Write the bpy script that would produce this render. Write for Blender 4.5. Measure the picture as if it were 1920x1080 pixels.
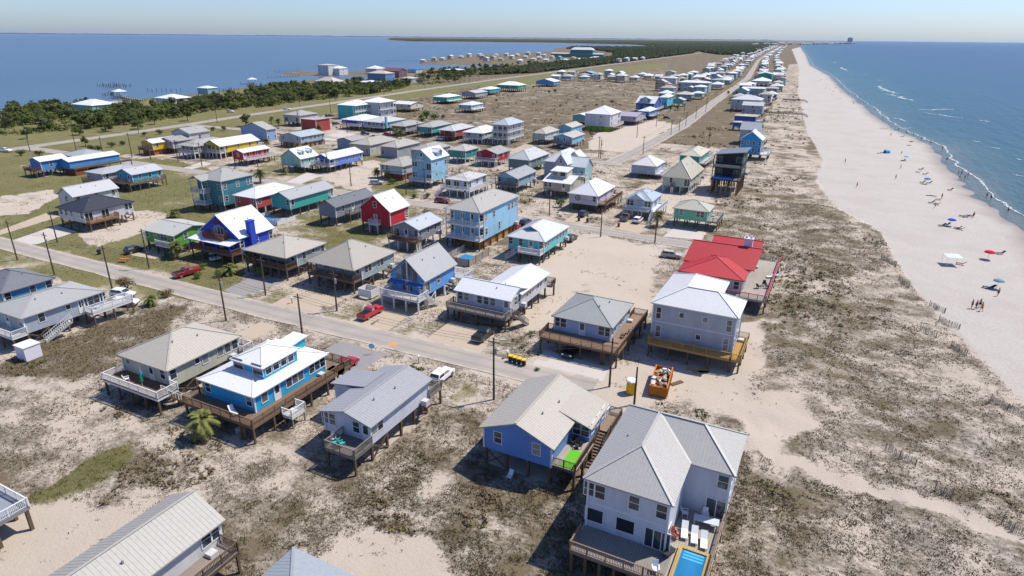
import bpy, bmesh, math, random
import numpy as np
from mathutils import Vector, Matrix

# ------------------------------------------------------------------ scene, camera, light
for ob in list(bpy.data.objects):
    bpy.data.objects.remove(ob)
scene = bpy.context.scene
COL = scene.collection
R = math.radians

cam_d = bpy.data.cameras.new('camera')
cam = bpy.data.objects.new('camera', cam_d)
COL.objects.link(cam)
cam_d.sensor_width = 36.0
cam_d.lens = 22.5
cam_d.clip_start = 0.5
cam_d.clip_end = 120000.0
cam.matrix_world = Matrix(((0.892534, -0.171573, 0.417068, 0), (0.450900, 0.322099, -0.832431, 0), (0.008486, 0.931029, 0.364847, 48.0), (0, 0, 0, 1)))
scene.camera = cam

SUN_AZ, SUN_EL = R(47.0), R(57.0)          # azimuth from +X (the sea) towards +Y (up the coast)
world = bpy.data.worlds.new('World')
scene.world = world
world.use_nodes = True
wn = world.node_tree.nodes
sky = wn.new('ShaderNodeTexSky')
sky.sky_type = 'NISHITA'
sky.sun_disc = False
sky.sun_elevation = SUN_EL
sky.sun_rotation = math.pi / 2 - SUN_AZ
sky.altitude = 50
sky.air_density = 1.0
sky.dust_density = 0.7
sky.ozone_density = 3.0
tint = wn.new('ShaderNodeMix')               # even white balance of the whole sky
tint.data_type = 'RGBA'
tint.blend_type = 'MULTIPLY'
tint.inputs[0].default_value = 1.0
tint.inputs[7].default_value = (0.77, 0.905, 1.23, 1)
world.node_tree.links.new(sky.outputs[0], tint.inputs[6])
world.node_tree.links.new(tint.outputs[2], wn['Background'].inputs[0])
wn['Background'].inputs[1].default_value = 0.088

sun_d = bpy.data.lights.new('sun', 'SUN')
sun_d.energy = 3.8
sun_d.angle = R(0.55)
sun_d.color = (1.0, 0.945, 0.855)
sun = bpy.data.objects.new('sun', sun_d)
COL.objects.link(sun)
sdir = Vector((math.cos(SUN_EL) * math.cos(SUN_AZ), math.cos(SUN_EL) * math.sin(SUN_AZ), math.sin(SUN_EL)))
sun.rotation_euler = sdir.to_track_quat('Z', 'Y').to_euler()
sun.location = sdir * 300

scene.render.engine = 'CYCLES'
scene.view_settings.view_transform = 'Standard'
scene.view_settings.look = 'None'
scene.view_settings.exposure = 0.66
scene.view_settings.gamma = 1.0
scene.view_settings.use_curve_mapping = False
scene.cycles.max_bounces = 5
scene.cycles.diffuse_bounces = 4
scene.cycles.glossy_bounces = 2
scene.cycles.transparent_max_bounces = 6
scene.cycles.caustics_reflective = False
scene.cycles.caustics_refractive = False
rnd = random.Random(7)
npr = np.random.default_rng(11)

# ------------------------------------------------------------------ measured layout (metres; +X to the sea, +Y up the coast)
HOUSES = [
    {'label': 'cream hip-roofed house with white-railed front deck beside the cyan house', 'r': (-87.29, -76.42, 47.67, 60.46), 'ze': 5.2, 'zf': 2.6, 'rt': 'h', 'rise': 2.56, 'wc': 'CDCBB4', 'rc': 'BEB7AA', 'fw': ['s.dw'], 'sw': ['w..sw.www'], 'dk': [('f', 3.2, 0.2, 1.6), ('b', 2.0, -6, 0.8)], 'dc': '7A5F4C', 'rlc': 'W', 'lod': 0, 'stairs': [(-76.08, 46.4, -75.32, 48.49)]},
    {'label': 'bright cyan house with white roof, raised clerestory and wraparound brown deck', 'r': (-71.17, -60.67, 48.19, 62.16), 'ze': 5.2, 'zf': 2.6, 'rt': 'h', 'rise': 1.7, 'wc': '2FB2E4', 'rc': 'E4E3E0', 'fw': ['w...w'], 'sw': ['.w.d.www.www'], 'dk': [('f', 2.6, 1.0, 0), ('r', 2.2, -2.6, 1.5), ('b', 3.0, -3, 2.2)], 'dc': '7F6B57', 'rlc': 'B', 'lod': 0, 'special': 'cyan'},
    {'label': 'lavender-white house with grey ribbed gable roof and small front balcony', 'r': (-51.34, -43.27, 49.7, 62.81), 'ze': 5.2, 'zf': 2.7, 'rt': 'gy', 'rise': 1.06, 'wc': 'DEDDE8', 'rc': 'ABABAE', 'fw': ['W..wd'], 'sw': ['ww........'], 'dk': [('f', 3.3, -2.8, 0.2), ('b', 3.0, -4.2, 0.3)], 'dc': '7E756E', 'rlc': 'G', 'lod': 0, 'special': 'lav'},
    {'label': 'cornflower-blue house with beige roof, green turf deck and long side stair', 'r': (-32.16, -22.45, 55.65, 68.65), 'ze': 5.2, 'zf': 2.7, 'rt': 'gy', 'rise': 1.99, 'wc': '6C97DC', 'rc': 'BEB7AA', 'fw': ['.w...w.'], 'sw': ['..w.'], 'lod': 0, 'special': 'blue'},
    {'label': 'white two-storey house with grey L-shaped hip roof and deck pool', 'r': (-16.65, -5.53, 48.34, 63.15), 'ze': 8.7, 'zf': 2.9, 'rt': 'none', 'rise': 2.22, 'wc': 'DCDDE4', 'rc': 'BDBAB4', 'st': 2, 'lod': 0, 'special': 'pool', 'fw': ['P.P.G', 'W..w.w'], 'sw': ['....', '....']},
    {'label': 'pale blue hip-roofed house with wide brown deck over a parked black car', 'r': (-37.55, -26.91, 89.5, 101.03), 'ze': 5.2, 'zf': 2.6, 'rt': 'h', 'rise': 2.29, 'wc': 'B9C8E2', 'rc': 'A9AAA6', 'fw': ['W.d.W'], 'sw': ['ww.ww.w'], 'dk': [('f', 3.6, 1.2, 0), ('r', 2.5, -3.6, 2.5)], 'dc': '8F7763', 'rlc': 'B', 'lod': 0, 'slab': 1},
    {'label': 'unfinished grey two-storey house with bright white roof and new timber deck', 'r': (-22.56, -8.88, 93.95, 104.45), 'ze': 8.9, 'zf': 2.6, 'rt': 'none', 'rise': 2.1, 'wc': 'B7BCC3', 'rc': 'E4E3E0', 'st': 2, 'fw': ['t..s.t', 't.s.s.t'], 'sw': ['w..w..', 'w..w..'], 'dk': [('f', 1.8, 0, 0.2), ('r', 1.6, -1.8, 0)], 'dc': 'B08A4E', 'rlc': 'N', 'lod': 0, 'special': 'newgrey'},
    {'label': 'house with red hip roof, pale chimney and big seaward timber deck', 'r': (-24.02, -11.37, 120.42, 142.74), 'ze': 5.6, 'zf': 2.8, 'rt': 'none', 'rise': 2.53, 'wc': 'CFC9CC', 'rc': 'C23A3E', 'fw': ['w..w.w'], 'sw': ['p.w.p.w'], 'dk': [('f', 1.8, -6, 0), ('r', 4.8, -1.8, 5.0)], 'dc': 'A39A90', 'rlc': 'R', 'lod': 0, 'special': 'red'},
    {'label': 'blue chalet house with tall glass gable and white front deck', 'r': (-73.02, -64.23, 92.15, 103.69), 'ze': 5.5, 'zf': 2.7, 'rt': 'gy', 'rise': 3.88, 'wc': '69A9EA', 'rc': 'AFAFAD', 'fw': ['w.G.d'], 'sw': ['p..w....'], 'dk': [('f', 3.4, 0.1, 0.8), ('b', 3.0, -4, 2.5)], 'dc': 'C9C9C6', 'rlc': 'W', 'stc': 'W', 'lod': 0, 'special': 'chalet', 'slab': 1, 'stairs': [(-64.61, 91.57, -63.57, 94.71)]},
    {'label': 'white house with white cross-gable roof and weathered grey front deck', 'r': (-58.02, -46.28, 91.99, 99.19), 'ze': 5.1, 'zf': 2.6, 'rt': 'gx', 'rise': 1.44, 'wc': 'D3D3D6', 'rc': 'DCDDDE', 'fw': ['ww.www.d'], 'sw': ['.ww.'], 'dk': [('f', 2.6, 0.8, 0.6)], 'dc': '84807C', 'rlc': 'G', 'lod': 0, 'special': 'tee', 'slab': 1, 'stairs': [(-45.24, 92.06, -44.9, 93.57)]},
    {'label': 'royal blue chalet with white roof, arched balcony gable and blue chimney', 'r': (-128.46, -115.21, 94.41, 104.88), 'ze': 5.8, 'zf': 2.6, 'rt': 'gy', 'rise': 4.68, 'wc': '2A4CCB', 'rc': 'E2E3E4', 'fw': ['.w.d.w.'], 'sw': ['w...w...w'], 'dk': [('f', 2.8, 0.8, 0.2)], 'dc': '7B4A3A', 'rlc': 'B', 'lod': 0, 'special': 'royal'},
    {'label': 'sage house with beige pyramid roof and screened front porch beside the royal blue chalet', 'r': (-110.26, -97.65, 90.67, 103.11), 'ze': 5.2, 'zf': 2.6, 'rt': 'h', 'rise': 2.53, 'wc': 'A9B5B0', 'rc': 'BEB7AA', 'porch': 3.2, 'fw': ['d.w.w'], 'sw': ['.w.s.w'], 'dc': '6E5A4C', 'rlc': 'D', 'lod': 0, 'slab': 1},
    {'label': 'pale green-grey house with beige pyramid roof and white tank box at its corner', 'r': (-93.26, -80.42, 91.28, 105.34), 'ze': 5.2, 'zf': 2.6, 'rt': 'h', 'rise': 3.53, 'wc': 'A8BABB', 'rc': 'B3ACA0', 'porch': 2.6, 'fw': ['ww.w.d'], 'sw': ['.W..W..s'], 'dc': '84776B', 'rlc': 'D', 'lod': 0, 'slab': 1},
    {'label': 'light grey house with white side stair and two white vans behind it', 'r': (-122.95, -112.45, 48.34, 62.31), 'ze': 5.2, 'zf': 2.6, 'rt': 'h', 'rise': 1.53, 'wc': 'B4BCC4', 'rc': 'B2B1AE', 'fw': ['w.d.w'], 'sw': ['..w...s.dW.W'], 'dk': [('f', 2.4, 0.5, 0.5), ('r', 2.2, 9.5, 4.0)], 'dc': 'C4C2BE', 'rlc': 'W', 'stc': 'D', 'lod': 0, 'stairs': [(-111.3, 55.05, -112.44, 50.94)]},
    {'label': 'aqua house with dark grey roof at the left edge of the street', 'r': (-138.02, -127.02, 52.77, 62.04), 'ze': 5.2, 'zf': 2.6, 'rt': 'h', 'rise': 2.2, 'wc': '4F9CC4', 'rc': '7C7E84', 'fw': ['w.w'], 'sw': ['w..w.w'], 'lod': 0},
    {'label': 'long house with beige ribbed gable roof and rear porch at the lower left corner', 'r': (-53.5, -45.8, 10.0, 31.2), 'ze': 5.2, 'zf': 2.7, 'rt': 'gy', 'rise': 1.9, 'wc': 'E2E0DC', 'rc': 'B7B3AA', 'special': 'll', 'sw': ['W....W....W'], 'dk': [('r', 2.4, 3, 0)], 'dc': '8B7F74', 'rlc': 'D', 'lod': 0},
    {'label': 'pale blue-grey hip roof cut by the bottom edge of the view', 'r': (-37.5, -28.5, 17.0, 31.5), 'ze': 5.2, 'zf': 2.6, 'rt': 'h', 'rise': 2.0, 'wc': 'C9D3DA', 'rc': 'A7AEB4', 'special': 'bc', 'lod': 0, 'sw': ['w.w.w']},
    {'label': 'lime green house with pale low gable roof behind a palm', 'r': (-143.54, -132.38, 90.79, 101.79), 'ze': 4.9, 'zf': 2.5, 'rt': 'gx', 'rise': 1.3, 'wc': '5FAE4A', 'rc': 'BDBCB8', 'fw': ['w.w.W.w'], 'sw': ['.w.w.'], 'dk': [('f', 1.4, -5, 0)], 'dc': 'B8B4AE', 'rlc': 'W', 'lod': 0},
    {'label': 'house with charcoal shingle hip roof and new timber corner porch', 'r': (-181.7, -169.68, 92.97, 106.97), 'ze': 5.2, 'zf': 2.6, 'rt': 'h', 'rise': 2.53, 'wc': 'D0D0D2', 'rc': '3E4048', 'fw': ['www.w'], 'sw': ['p.p..W'], 'dk': [('r', 1.6, 0, -5)], 'dc': 'A9794A', 'rlc': 'B', 'lod': 0, 'slab': 1},
    {'label': 'white house with pale gable roof tucked behind the charcoal-roofed house', 'r': (-197.06, -189.16, 101.93, 115.65), 'ze': 5.2, 'zf': 2.6, 'rt': 'gy', 'rise': 2.34, 'wc': 'D4D6D6', 'rc': 'C2C3C4', 'fw': ['w'], 'sw': ['w.w.w'], 'lod': 1},
    {'label': 'turquoise house with pale gable roof, brown deck and long stairs', 'r': (-212.44, -203.67, 129.29, 140.83), 'ze': 5.2, 'zf': 2.6, 'rt': 'gy', 'rise': 1.6, 'wc': '3FB0C8', 'rc': 'C4C5C6', 'fw': ['wd'], 'sw': ['.w.w.w'], 'dk': [('f', 2.6, 4, 1), ('r', 2, -2.6, 0)], 'dc': '7A6C60', 'rlc': 'B', 'lod': 1},
    {'label': 'grey hip-roofed house directly left of the turquoise house', 'r': (-222.55, -212.97, 125.42, 140.72), 'ze': 5.2, 'zf': 2.6, 'rt': 'h', 'rise': 1.18, 'wc': 'B4B4BC', 'rc': 'B9BABB', 'fw': ['w.w'], 'sw': ['w.w.w'], 'dk': [('f', 2, 0, 0)], 'dc': '6B5F58', 'rlc': 'B', 'lod': 1},
    {'label': 'sky blue house with white roof and brick-brown enclosure at the left lawn', 'r': (-258.42, -250.92, 127.25, 137.15), 'ze': 5.6, 'zf': 2.6, 'rt': 'gy', 'rise': 1.2, 'wc': '4A93D2', 'rc': 'E4E3E0', 'fw': ['.'], 'sw': ['.w..'], 'dk': [('f', 2.2, 1, 0)], 'dc': '5F5A58', 'rlc': 'B', 'lod': 1, 'special': 'skyblue'},
    {'label': 'teal two-and-a-half storey house with front balconies and white stairs', 'r': (-166.31, -155.26, 124.0, 136.15), 'ze': 9.0, 'zf': 2.2, 'rt': 'h', 'rise': 2.62, 'wc': '3C7F8C', 'rc': 'AFADA6', 'st': 2, 'fw': ['.w.w', '.w.w'], 'sw': ['w.s..', 'w.w.W'], 'lod': 1, 'porchl': 2.5, 'dc': 'A9B4BC', 'rlc': 'W', 'stairs': [(-163.87, 127.04, -159.33, 126.99)]},
    {'label': 'brick red house with white hip roof behind the royal blue chalet', 'r': (-152.83, -143.55, 125.14, 141.53), 'ze': 5.2, 'zf': 2.6, 'rt': 'h', 'rise': 2.0, 'wc': 'C4524E', 'rc': 'DFE0E2', 'fw': ['w.w'], 'sw': ['w..w.w'], 'lod': 1, 'stc': 'W'},
    {'label': 'turquoise gable house with fenced pool in front', 'r': (-142.03, -134.07, 128.6, 147.05), 'ze': 5.2, 'zf': 2.6, 'rt': 'gy', 'rise': 1.8, 'wc': '3DADA4', 'rc': 'B4B4B4', 'fw': ['...w'], 'sw': ['w.......W'], 'lod': 1, 'dk': [('b', 2, 0, 0)], 'dc': 'C8C8C6', 'rlc': 'W'},
    {'label': 'grey house with dark grey gable roof beside the red chalet', 'r': (-123.86, -117.03, 127.89, 144.97), 'ze': 5.2, 'zf': 2.6, 'rt': 'gy', 'rise': 1.71, 'wc': '8F929E', 'rc': '77797E', 'fw': ['....'], 'sw': ['.w.d.w.w'], 'lod': 1, 'stc': 'D', 'dk': [('r', 1.4, 4, -2)], 'dc': '8B8680', 'rlc': 'G'},
    {'label': 'bright red chalet with steep white roof and tiny white balcony', 'r': (-109.96, -99.58, 128.65, 137.61), 'ze': 5.9, 'zf': 2.5, 'rt': 'gy', 'rise': 3.89, 'wc': 'C9202E', 'rc': 'DADBDC', 'fw': ['.d.', '.w.'], 'sw': ['...w'], 'lod': 1, 'special': 'redchalet'},
    {'label': 'small grey house with pale gable roof and brown deck beside the tall pale blue house', 'r': (-93.45, -85.33, 120.72, 131.48), 'ze': 5.2, 'zf': 2.6, 'rt': 'gy', 'rise': 1.59, 'wc': '9EA0A8', 'rc': 'BFC6CC', 'fw': ['p.d.w'], 'sw': ['w.w.w.'], 'dk': [('f', 2.0, 0.6, 0.8)], 'dc': '75614F', 'rlc': 'B', 'lod': 1, 'stc': 'W'},
    {'label': 'tall pale blue house with two levels of white front balconies', 'r': (-82.24, -71.93, 126.84, 147.82), 'ze': 9.6, 'zf': 2.7, 'rt': 'h', 'rise': 2.33, 'wc': 'A5D3EC', 'rc': 'B9B5AC', 'st': 2, 'porch': 2.2, 'porchst': 2, 'fw': ['w.d.d.w', 'w.d.d.w'], 'sw': ['w..t....', 'w.w...www'], 'dc': 'D6D6D6', 'rlc': 'W', 'stc': 'D', 'lod': 0, 'enc': 'C08A50'},
    {'label': 'aqua house with dutch-gable white roof and white front stair beside the empty sand lot', 'r': (-65.11, -55.13, 126.38, 141.45), 'ze': 5.2, 'zf': 2.6, 'rt': 'dh', 'rise': 2.37, 'wc': '6CC9CF', 'rc': 'D3D3D0', 'gc': '5C86B4', 'fw': ['w.w.d.w'], 'sw': ['ww..www.'], 'dk': [('f', 2.0, -3.4, 0)], 'dc': 'CFCFCC', 'rlc': 'W', 'lod': 0, 'stairs': [(-61.53, 126.74, -64.55, 125.12)]},
    {'label': 'white house with wide low roof and decks all round behind the tall pale blue house', 'r': (-112.09, -103.0, 173.68, 186.84), 'ze': 5.3, 'zf': 2.6, 'rt': 'h', 'rise': 1.4, 'wc': 'DADCE4', 'rc': 'CBC8C4', 'fw': ['p.p.w'], 'sw': ['p.w.p'], 'dk': [('f', 2.2, 0.6, 0.6), ('r', 2.0, -2.2, 1)], 'dc': 'C8C6C4', 'rlc': 'W', 'stc': 'W', 'lod': 1, 'stairs': [(-111.32, 172.36, -112.73, 170.61)]},
    {'label': 'light blue house with grey gable roof on tall thin stilts', 'r': (-99.7, -91.01, 184.86, 200.33), 'ze': 5.2, 'zf': 2.6, 'rt': 'gy', 'rise': 1.72, 'wc': '8FBBD0', 'rc': 'ACAEB0', 'fw': ['w.w.w'], 'sw': ['w.w.w.w'], 'porch': 1.6, 'dc': '8C857E', 'rlc': 'G', 'lod': 1},
    {'label': 'beige house with white roof and small cupola storey', 'r': (-83.24, -72.98, 186.69, 199.55), 'ze': 5.0, 'zf': 2.6, 'rt': 'gx', 'rise': 1.6, 'wc': 'C2BBA4', 'rc': 'DEDEDC', 'fw': ['ww..d.'], 'sw': ['w.w'], 'lod': 1, 'special': 'cupola'},
    {'label': 'white house with round wall emblem, white roof and rear deck', 'r': (-69.24, -59.59, 174.32, 190.44), 'ze': 5.2, 'zf': 2.6, 'rt': 'h', 'rise': 3.05, 'wc': 'D9D2D6', 'rc': 'E0E1E2', 'fw': ['.o..w'], 'sw': ['w.w.w'], 'dk': [('r', 2.4, 1.0, 1.5)], 'dc': '8B7D72', 'rlc': 'B', 'lod': 1, 'special': 'emblem', 'enc2': '5E564F', 'stairs': [(-58.47, 180.07, -58.89, 174.16)]},
    {'label': 'grey-roofed white house with front gable and white decks, cars parked below', 'r': (-51.99, -44.0, 175.71, 187.1), 'ze': 5.2, 'zf': 2.6, 'rt': 'h', 'rise': 2.0, 'wc': 'D3D8E2', 'rc': 'B4BFC9', 'fw': ['W..W'], 'sw': ['w.p.w'], 'dk': [('f', 1.6, 0.8, 0.8), ('r', 2.2, -1.6, 0)], 'dc': 'D0D2D6', 'rlc': 'W', 'stc': 'W', 'lod': 1, 'special': 'fgable', 'slab': 1, 'stairs': [(-43.02, 174.29, -43.13, 172.23)]},
    {'label': 'mint green house with beige hip roof and side deck next to the dunes', 'r': (-37.36, -27.51, 171.5, 179.83), 'ze': 5.2, 'zf': 2.6, 'rt': 'h', 'rise': 1.91, 'wc': '7FCBA2', 'rc': 'C3BFAE', 'fw': ['.w...W.'], 'sw': ['w.w'], 'dk': [('r', 3.0, 0, 0)], 'dc': 'A29A92', 'rlc': 'G', 'lod': 1, 'slab': 1},
    {'label': 'pale green hip-roofed house with notched porch beside the black house', 'r': (-50.96, -40.98, 212.3, 233.39), 'ze': 5.2, 'zf': 2.6, 'rt': 'h', 'rise': 4.91, 'wc': 'C6D3BC', 'rc': 'C4BDAA', 'fw': ['.w..p'], 'sw': ['..w.w.w'], 'lod': 1, 'stc': 'W', 'dk': [('f', 1.6, -3, -5)], 'dc': '7D726A', 'rlc': 'G'},
    {'label': 'pale grey house with white hip roof at the beach road corner', 'r': (-67.52, -57.67, 231.57, 244.57), 'ze': 4.6, 'zf': 1.8, 'rt': 'h', 'rise': 2.73, 'wc': 'BFC7D2', 'rc': 'DEDDD8', 'fw': ['....'], 'sw': ['w.w'], 'dk': [('r', 2.4, 0, 0)], 'dc': 'C7C7C7', 'rlc': 'W', 'lod': 1},
    {'label': 'teal house with beige roof left of the black house', 'r': (-55.82, -47.14, 257.65, 277.65), 'ze': 5.2, 'zf': 2.6, 'rt': 'h', 'rise': 1.9, 'wc': '2FA79B', 'rc': 'CFC6B2', 'fw': ['....'], 'sw': ['w.w.w'], 'dk': [('r', 2.4, 0, 0)], 'dc': 'B9B2A8', 'rlc': 'W', 'lod': 1},
    {'label': 'black modern three-level house with tilted flat roof and raised pool deck', 'r': (-35.6, -27.1, 216.6, 233.5), 'ze': 13.2, 'zf': 5.2, 'rt': 'none', 'rise': 1.7, 'wc': '24262B', 'rc': '8D939B', 'special': 'black', 'lod': 1, 'fw': [], 'sw': [], 'st': 2},
    {'label': 'dark teal-grey house with pale hip roof behind the light blue stilt house', 'r': (-110.45, -100.92, 215.16, 233.99), 'ze': 5.6, 'zf': 2.6, 'rt': 'h', 'rise': 2.95, 'wc': '6F8C8C', 'rc': 'C3C5C3', 'fw': ['....'], 'sw': ['w.w.w.w'], 'lod': 1},
    {'label': 'big grey house with several white gables beside the beach road', 'r': (-94.59, -84.96, 212.9, 232.02), 'ze': 6.4, 'zf': 1.0, 'rt': 'h', 'rise': 3.2, 'wc': 'B3B5BD', 'rc': 'D5D8DA', 'fw': ['....'], 'sw': ['w..'], 'lod': 1, 'special': 'gables'},
    {'label': 'crimson house with grey roof and white zigzag front stair', 'r': (-128.98, -118.77, 223.29, 235.28), 'ze': 5.2, 'zf': 2.6, 'rt': 'gy', 'rise': 1.6, 'wc': 'B01F35', 'rc': 'AFAEAA', 'fw': ['w.w'], 'sw': ['w.w.w'], 'dk': [('f', 1.6, 0, 0)], 'dc': 'D2D2D2', 'rlc': 'W', 'stc': 'W', 'lod': 1},
    {'label': 'teal green house with beige roof next to the crimson house', 'r': (-142.39, -133.22, 223.28, 234.84), 'ze': 5.2, 'zf': 2.6, 'rt': 'h', 'rise': 1.7, 'wc': '2E9A92', 'rc': 'BDBAB2', 'fw': ['s.w'], 'sw': ['s.s.s'], 'lod': 1, 'stc': 'W'},
    {'label': 'tall powder blue house with white gable roof, dormer and side balconies', 'r': (-129.09, -120.38, 179.42, 190.78), 'ze': 9.6, 'zf': 2.4, 'rt': 'gy', 'rise': 3.2, 'wc': '9CCDE2', 'rc': 'E0E1E2', 'st': 2, 'fw': ['W..p', 'W..p'], 'sw': ['.s..w', '.s..W'], 'dk': [('f', 1.6, 0.6, 0.6)], 'dc': 'CFD0D2', 'rlc': 'W', 'lod': 1, 'special': 'dormer1'},
    {'label': 'grey house with beige pyramid roof, orange porch enclosure and palms in front', 'r': (-146.22, -135.6, 183.88, 199.16), 'ze': 5.2, 'zf': 2.6, 'rt': 'h', 'rise': 2.0, 'wc': 'B9C3CA', 'rc': 'B4AFA5', 'fw': ['ww...'], 'sw': ['p.p.w'], 'lod': 1, 'enc2': 'B5532A'},
    {'label': 'beige pyramid-roofed house left of the tall powder blue house', 'r': (-173.73, -164.22, 219.73, 237.39), 'ze': 4.6, 'zf': 0.6, 'rt': 'h', 'rise': 2.0, 'wc': 'A9ADB2', 'rc': 'BAB4A9', 'fw': ['w...'], 'sw': ['..w..p'], 'lod': 1},
    {'label': 'house with beige pyramid roof rising behind the powder blue house', 'r': (-157.94, -148.1, 219.38, 236.45), 'ze': 4.6, 'zf': 0.6, 'rt': 'h', 'rise': 2.0, 'wc': '9FA3AA', 'rc': 'B5AFA5', 'fw': ['w...'], 'sw': ['..w'], 'lod': 1},
    {'label': 'beige two-part house with pyramid roof behind the periwinkle house', 'r': (-189.46, -177.95, 219.03, 240.04), 'ze': 4.6, 'zf': 0.4, 'rt': 'h', 'rise': 2.1, 'wc': 'C9C2B8', 'rc': 'B8B2A7', 'fw': ['w.w'], 'sw': ['s..s..p'], 'lod': 1},
    {'label': 'small slate-blue house joined to the beige pyramid-roofed one', 'r': (-202.78, -193.48, 225.86, 236.48), 'ze': 4.4, 'zf': 0.4, 'rt': 'gy', 'rise': 1.2, 'wc': '8FA3BC', 'rc': 'B5B1AA', 'fw': ['s.s'], 'sw': ['w.w'], 'lod': 1},
    {'label': 'periwinkle blue gable house with screened front porch', 'r': (-175.84, -167.52, 182.52, 201.99), 'ze': 5.2, 'zf': 2.6, 'rt': 'gy', 'rise': 1.67, 'wc': '6F8FDC', 'rc': 'E1E2E4', 'fw': ['w.w'], 'sw': ['w..w.w.w'], 'porch': 2.6, 'gc': '3559B5', 'dc': 'D0D0D0', 'rlc': 'W', 'lod': 1, 'slab': 1},
    {'label': 'pale mint cottage with steep white roof and two dormers', 'r': (-188.09, -177.37, 177.74, 187.76), 'ze': 5.2, 'zf': 2.4, 'rt': 'gy', 'rise': 3.28, 'wc': 'A9CFC6', 'rc': 'E2E3E2', 'fw': ['...'], 'sw': ['w.d.w'], 'dk': [('r', 1.6, 0, 0)], 'dc': 'B9BDB9', 'rlc': 'W', 'lod': 1, 'special': 'dormers'},
    {'label': 'yellow house with white gable roof and white front porch', 'r': (-237.17, -226.5, 183.1, 204.59), 'ze': 5.2, 'zf': 2.6, 'rt': 'gy', 'rise': 2.28, 'wc': 'E8C51E', 'rc': 'E2E3E4', 'fw': ['w.w'], 'sw': ['w..w..w.w'], 'porch': 2.4, 'gc': 'B9B03C', 'dc': 'D0D0D0', 'rlc': 'W', 'lod': 1, 'stc': 'W'},
    {'label': 'crimson house with white lean roof behind a palm', 'r': (-213.08, -206.32, 176.97, 191.03), 'ze': 5.2, 'zf': 2.6, 'rt': 'gy', 'rise': 1.0, 'wc': 'C2183C', 'rc': 'E0DEDE', 'fw': ['w'], 'sw': ['d.w.w.w.w'], 'dk': [('r', 1.8, 0, 1)], 'dc': 'B9A9A4', 'rlc': 'W', 'lod': 1},
    {'label': 'grey hip-roofed house with white wraparound rail left of the yellow house', 'r': (-246.09, -235.17, 177.64, 197.64), 'ze': 5.2, 'zf': 2.6, 'rt': 'h', 'rise': 1.9, 'wc': 'B4B1AC', 'rc': 'B5B2AA', 'fw': ['p.p'], 'sw': ['w.p.w'], 'porch': 2.0, 'dc': 'D0D0D0', 'rlc': 'W', 'stc': 'W', 'lod': 1},
    {'label': 'blue-grey gabled cottage with pale gable roof near the highway', 'r': (-264.54, -246.2, 226.87, 233.5), 'ze': 5.6, 'zf': 0.4, 'rt': 'gy', 'rise': 2.97, 'wc': '8EA9CC', 'rc': 'B9B5AB', 'fw': ['.w.', '.s.'], 'sw': ['w..w'], 'lod': 1, 'st': 1},
    {'label': 'long grey house with brick ground floor among palms', 'r': (-231.08, -217.44, 219.47, 235.86), 'ze': 5.2, 'zf': 2.6, 'rt': 'gy', 'rise': 1.5, 'wc': 'A9B6C4', 'rc': 'B9C4C4', 'fw': ['w.w'], 'sw': ['w.wwww'], 'enc': 'A5806A', 'lod': 1},
    {'label': 'yellow-walled house with white roof and dark carport near the left highway bend', 'r': (-265.57, -257.44, 175.07, 188.84), 'ze': 5.2, 'zf': 2.6, 'rt': 'gy', 'rise': 1.3, 'wc': 'E0B62A', 'rc': 'E2E3E3', 'fw': ['w'], 'sw': ['w.w'], 'dk': [('f', 2, 0, 0)], 'dc': '6D5A4C', 'rlc': 'B', 'enc': 'B0643A', 'lod': 1},
    {'label': 'grey house with grey gable roof right of the yellow-walled house', 'r': (-264.27, -253.58, 181.76, 192.17), 'ze': 5.2, 'zf': 2.6, 'rt': 'gy', 'rise': 1.5, 'wc': 'B9B9BF', 'rc': 'ADABA6', 'fw': ['w.w'], 'sw': ['w.w'], 'lod': 1, 'stc': 'D'},
    {'label': 'pale grey two-storey house with beige gable roof beside the highway', 'r': (-267.34, -254.87, 191.39, 202.5), 'ze': 7.4, 'zf': 0.4, 'rt': 'gy', 'rise': 2.0, 'wc': 'C9C6C2', 'rc': 'B5B2AB', 'st': 2, 'fw': ['.s', '.s'], 'sw': ['.w.', '.w.'], 'lod': 1},
    {'label': 'royal blue house with white hip roof in the third row', 'r': (-247.09, -232.68, 280.5, 300.5), 'ze': 5.2, 'zf': 2.6, 'rt': 'h', 'rise': 2.0, 'wc': '2F4FC0', 'rc': 'DDE2E8', 'fw': ['w..p'], 'sw': ['w.w.w'], 'dk': [('f', 2, 0, 0)], 'dc': 'B08A68', 'rlc': 'W', 'lod': 1, 'stc': 'N'},
    {'label': 'light blue house with chimney and beige hip roof right of the royal blue one', 'r': (-231.32, -216.86, 279.66, 300.33), 'ze': 5.2, 'zf': 2.6, 'rt': 'h', 'rise': 2.0, 'wc': '86BFE2', 'rc': 'C9CAC4', 'fw': ['p.p'], 'sw': ['w..w'], 'porch': 2, 'dc': 'C9C9C9', 'rlc': 'W', 'lod': 1, 'special': 'chim'},
    {'label': 'grey house with grey hip roof and dark porch in the third row', 'r': (-208.9, -199.07, 272.99, 291.78), 'ze': 5.2, 'zf': 2.6, 'rt': 'h', 'rise': 1.8, 'wc': 'A9A8A6', 'rc': 'B2B0A8', 'fw': ['p.p'], 'sw': ['w.w'], 'porch': 2, 'dc': '9B948C', 'rlc': 'G', 'lod': 1},
    {'label': 'teal house with grey hip roof between the grey and the red-orange houses', 'r': (-195.08, -184.85, 277.05, 297.29), 'ze': 5.2, 'zf': 2.6, 'rt': 'h', 'rise': 1.8, 'wc': '37AFA6', 'rc': 'B5B3AB', 'fw': ['p.p'], 'sw': ['w.w.w'], 'lod': 1},
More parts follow.
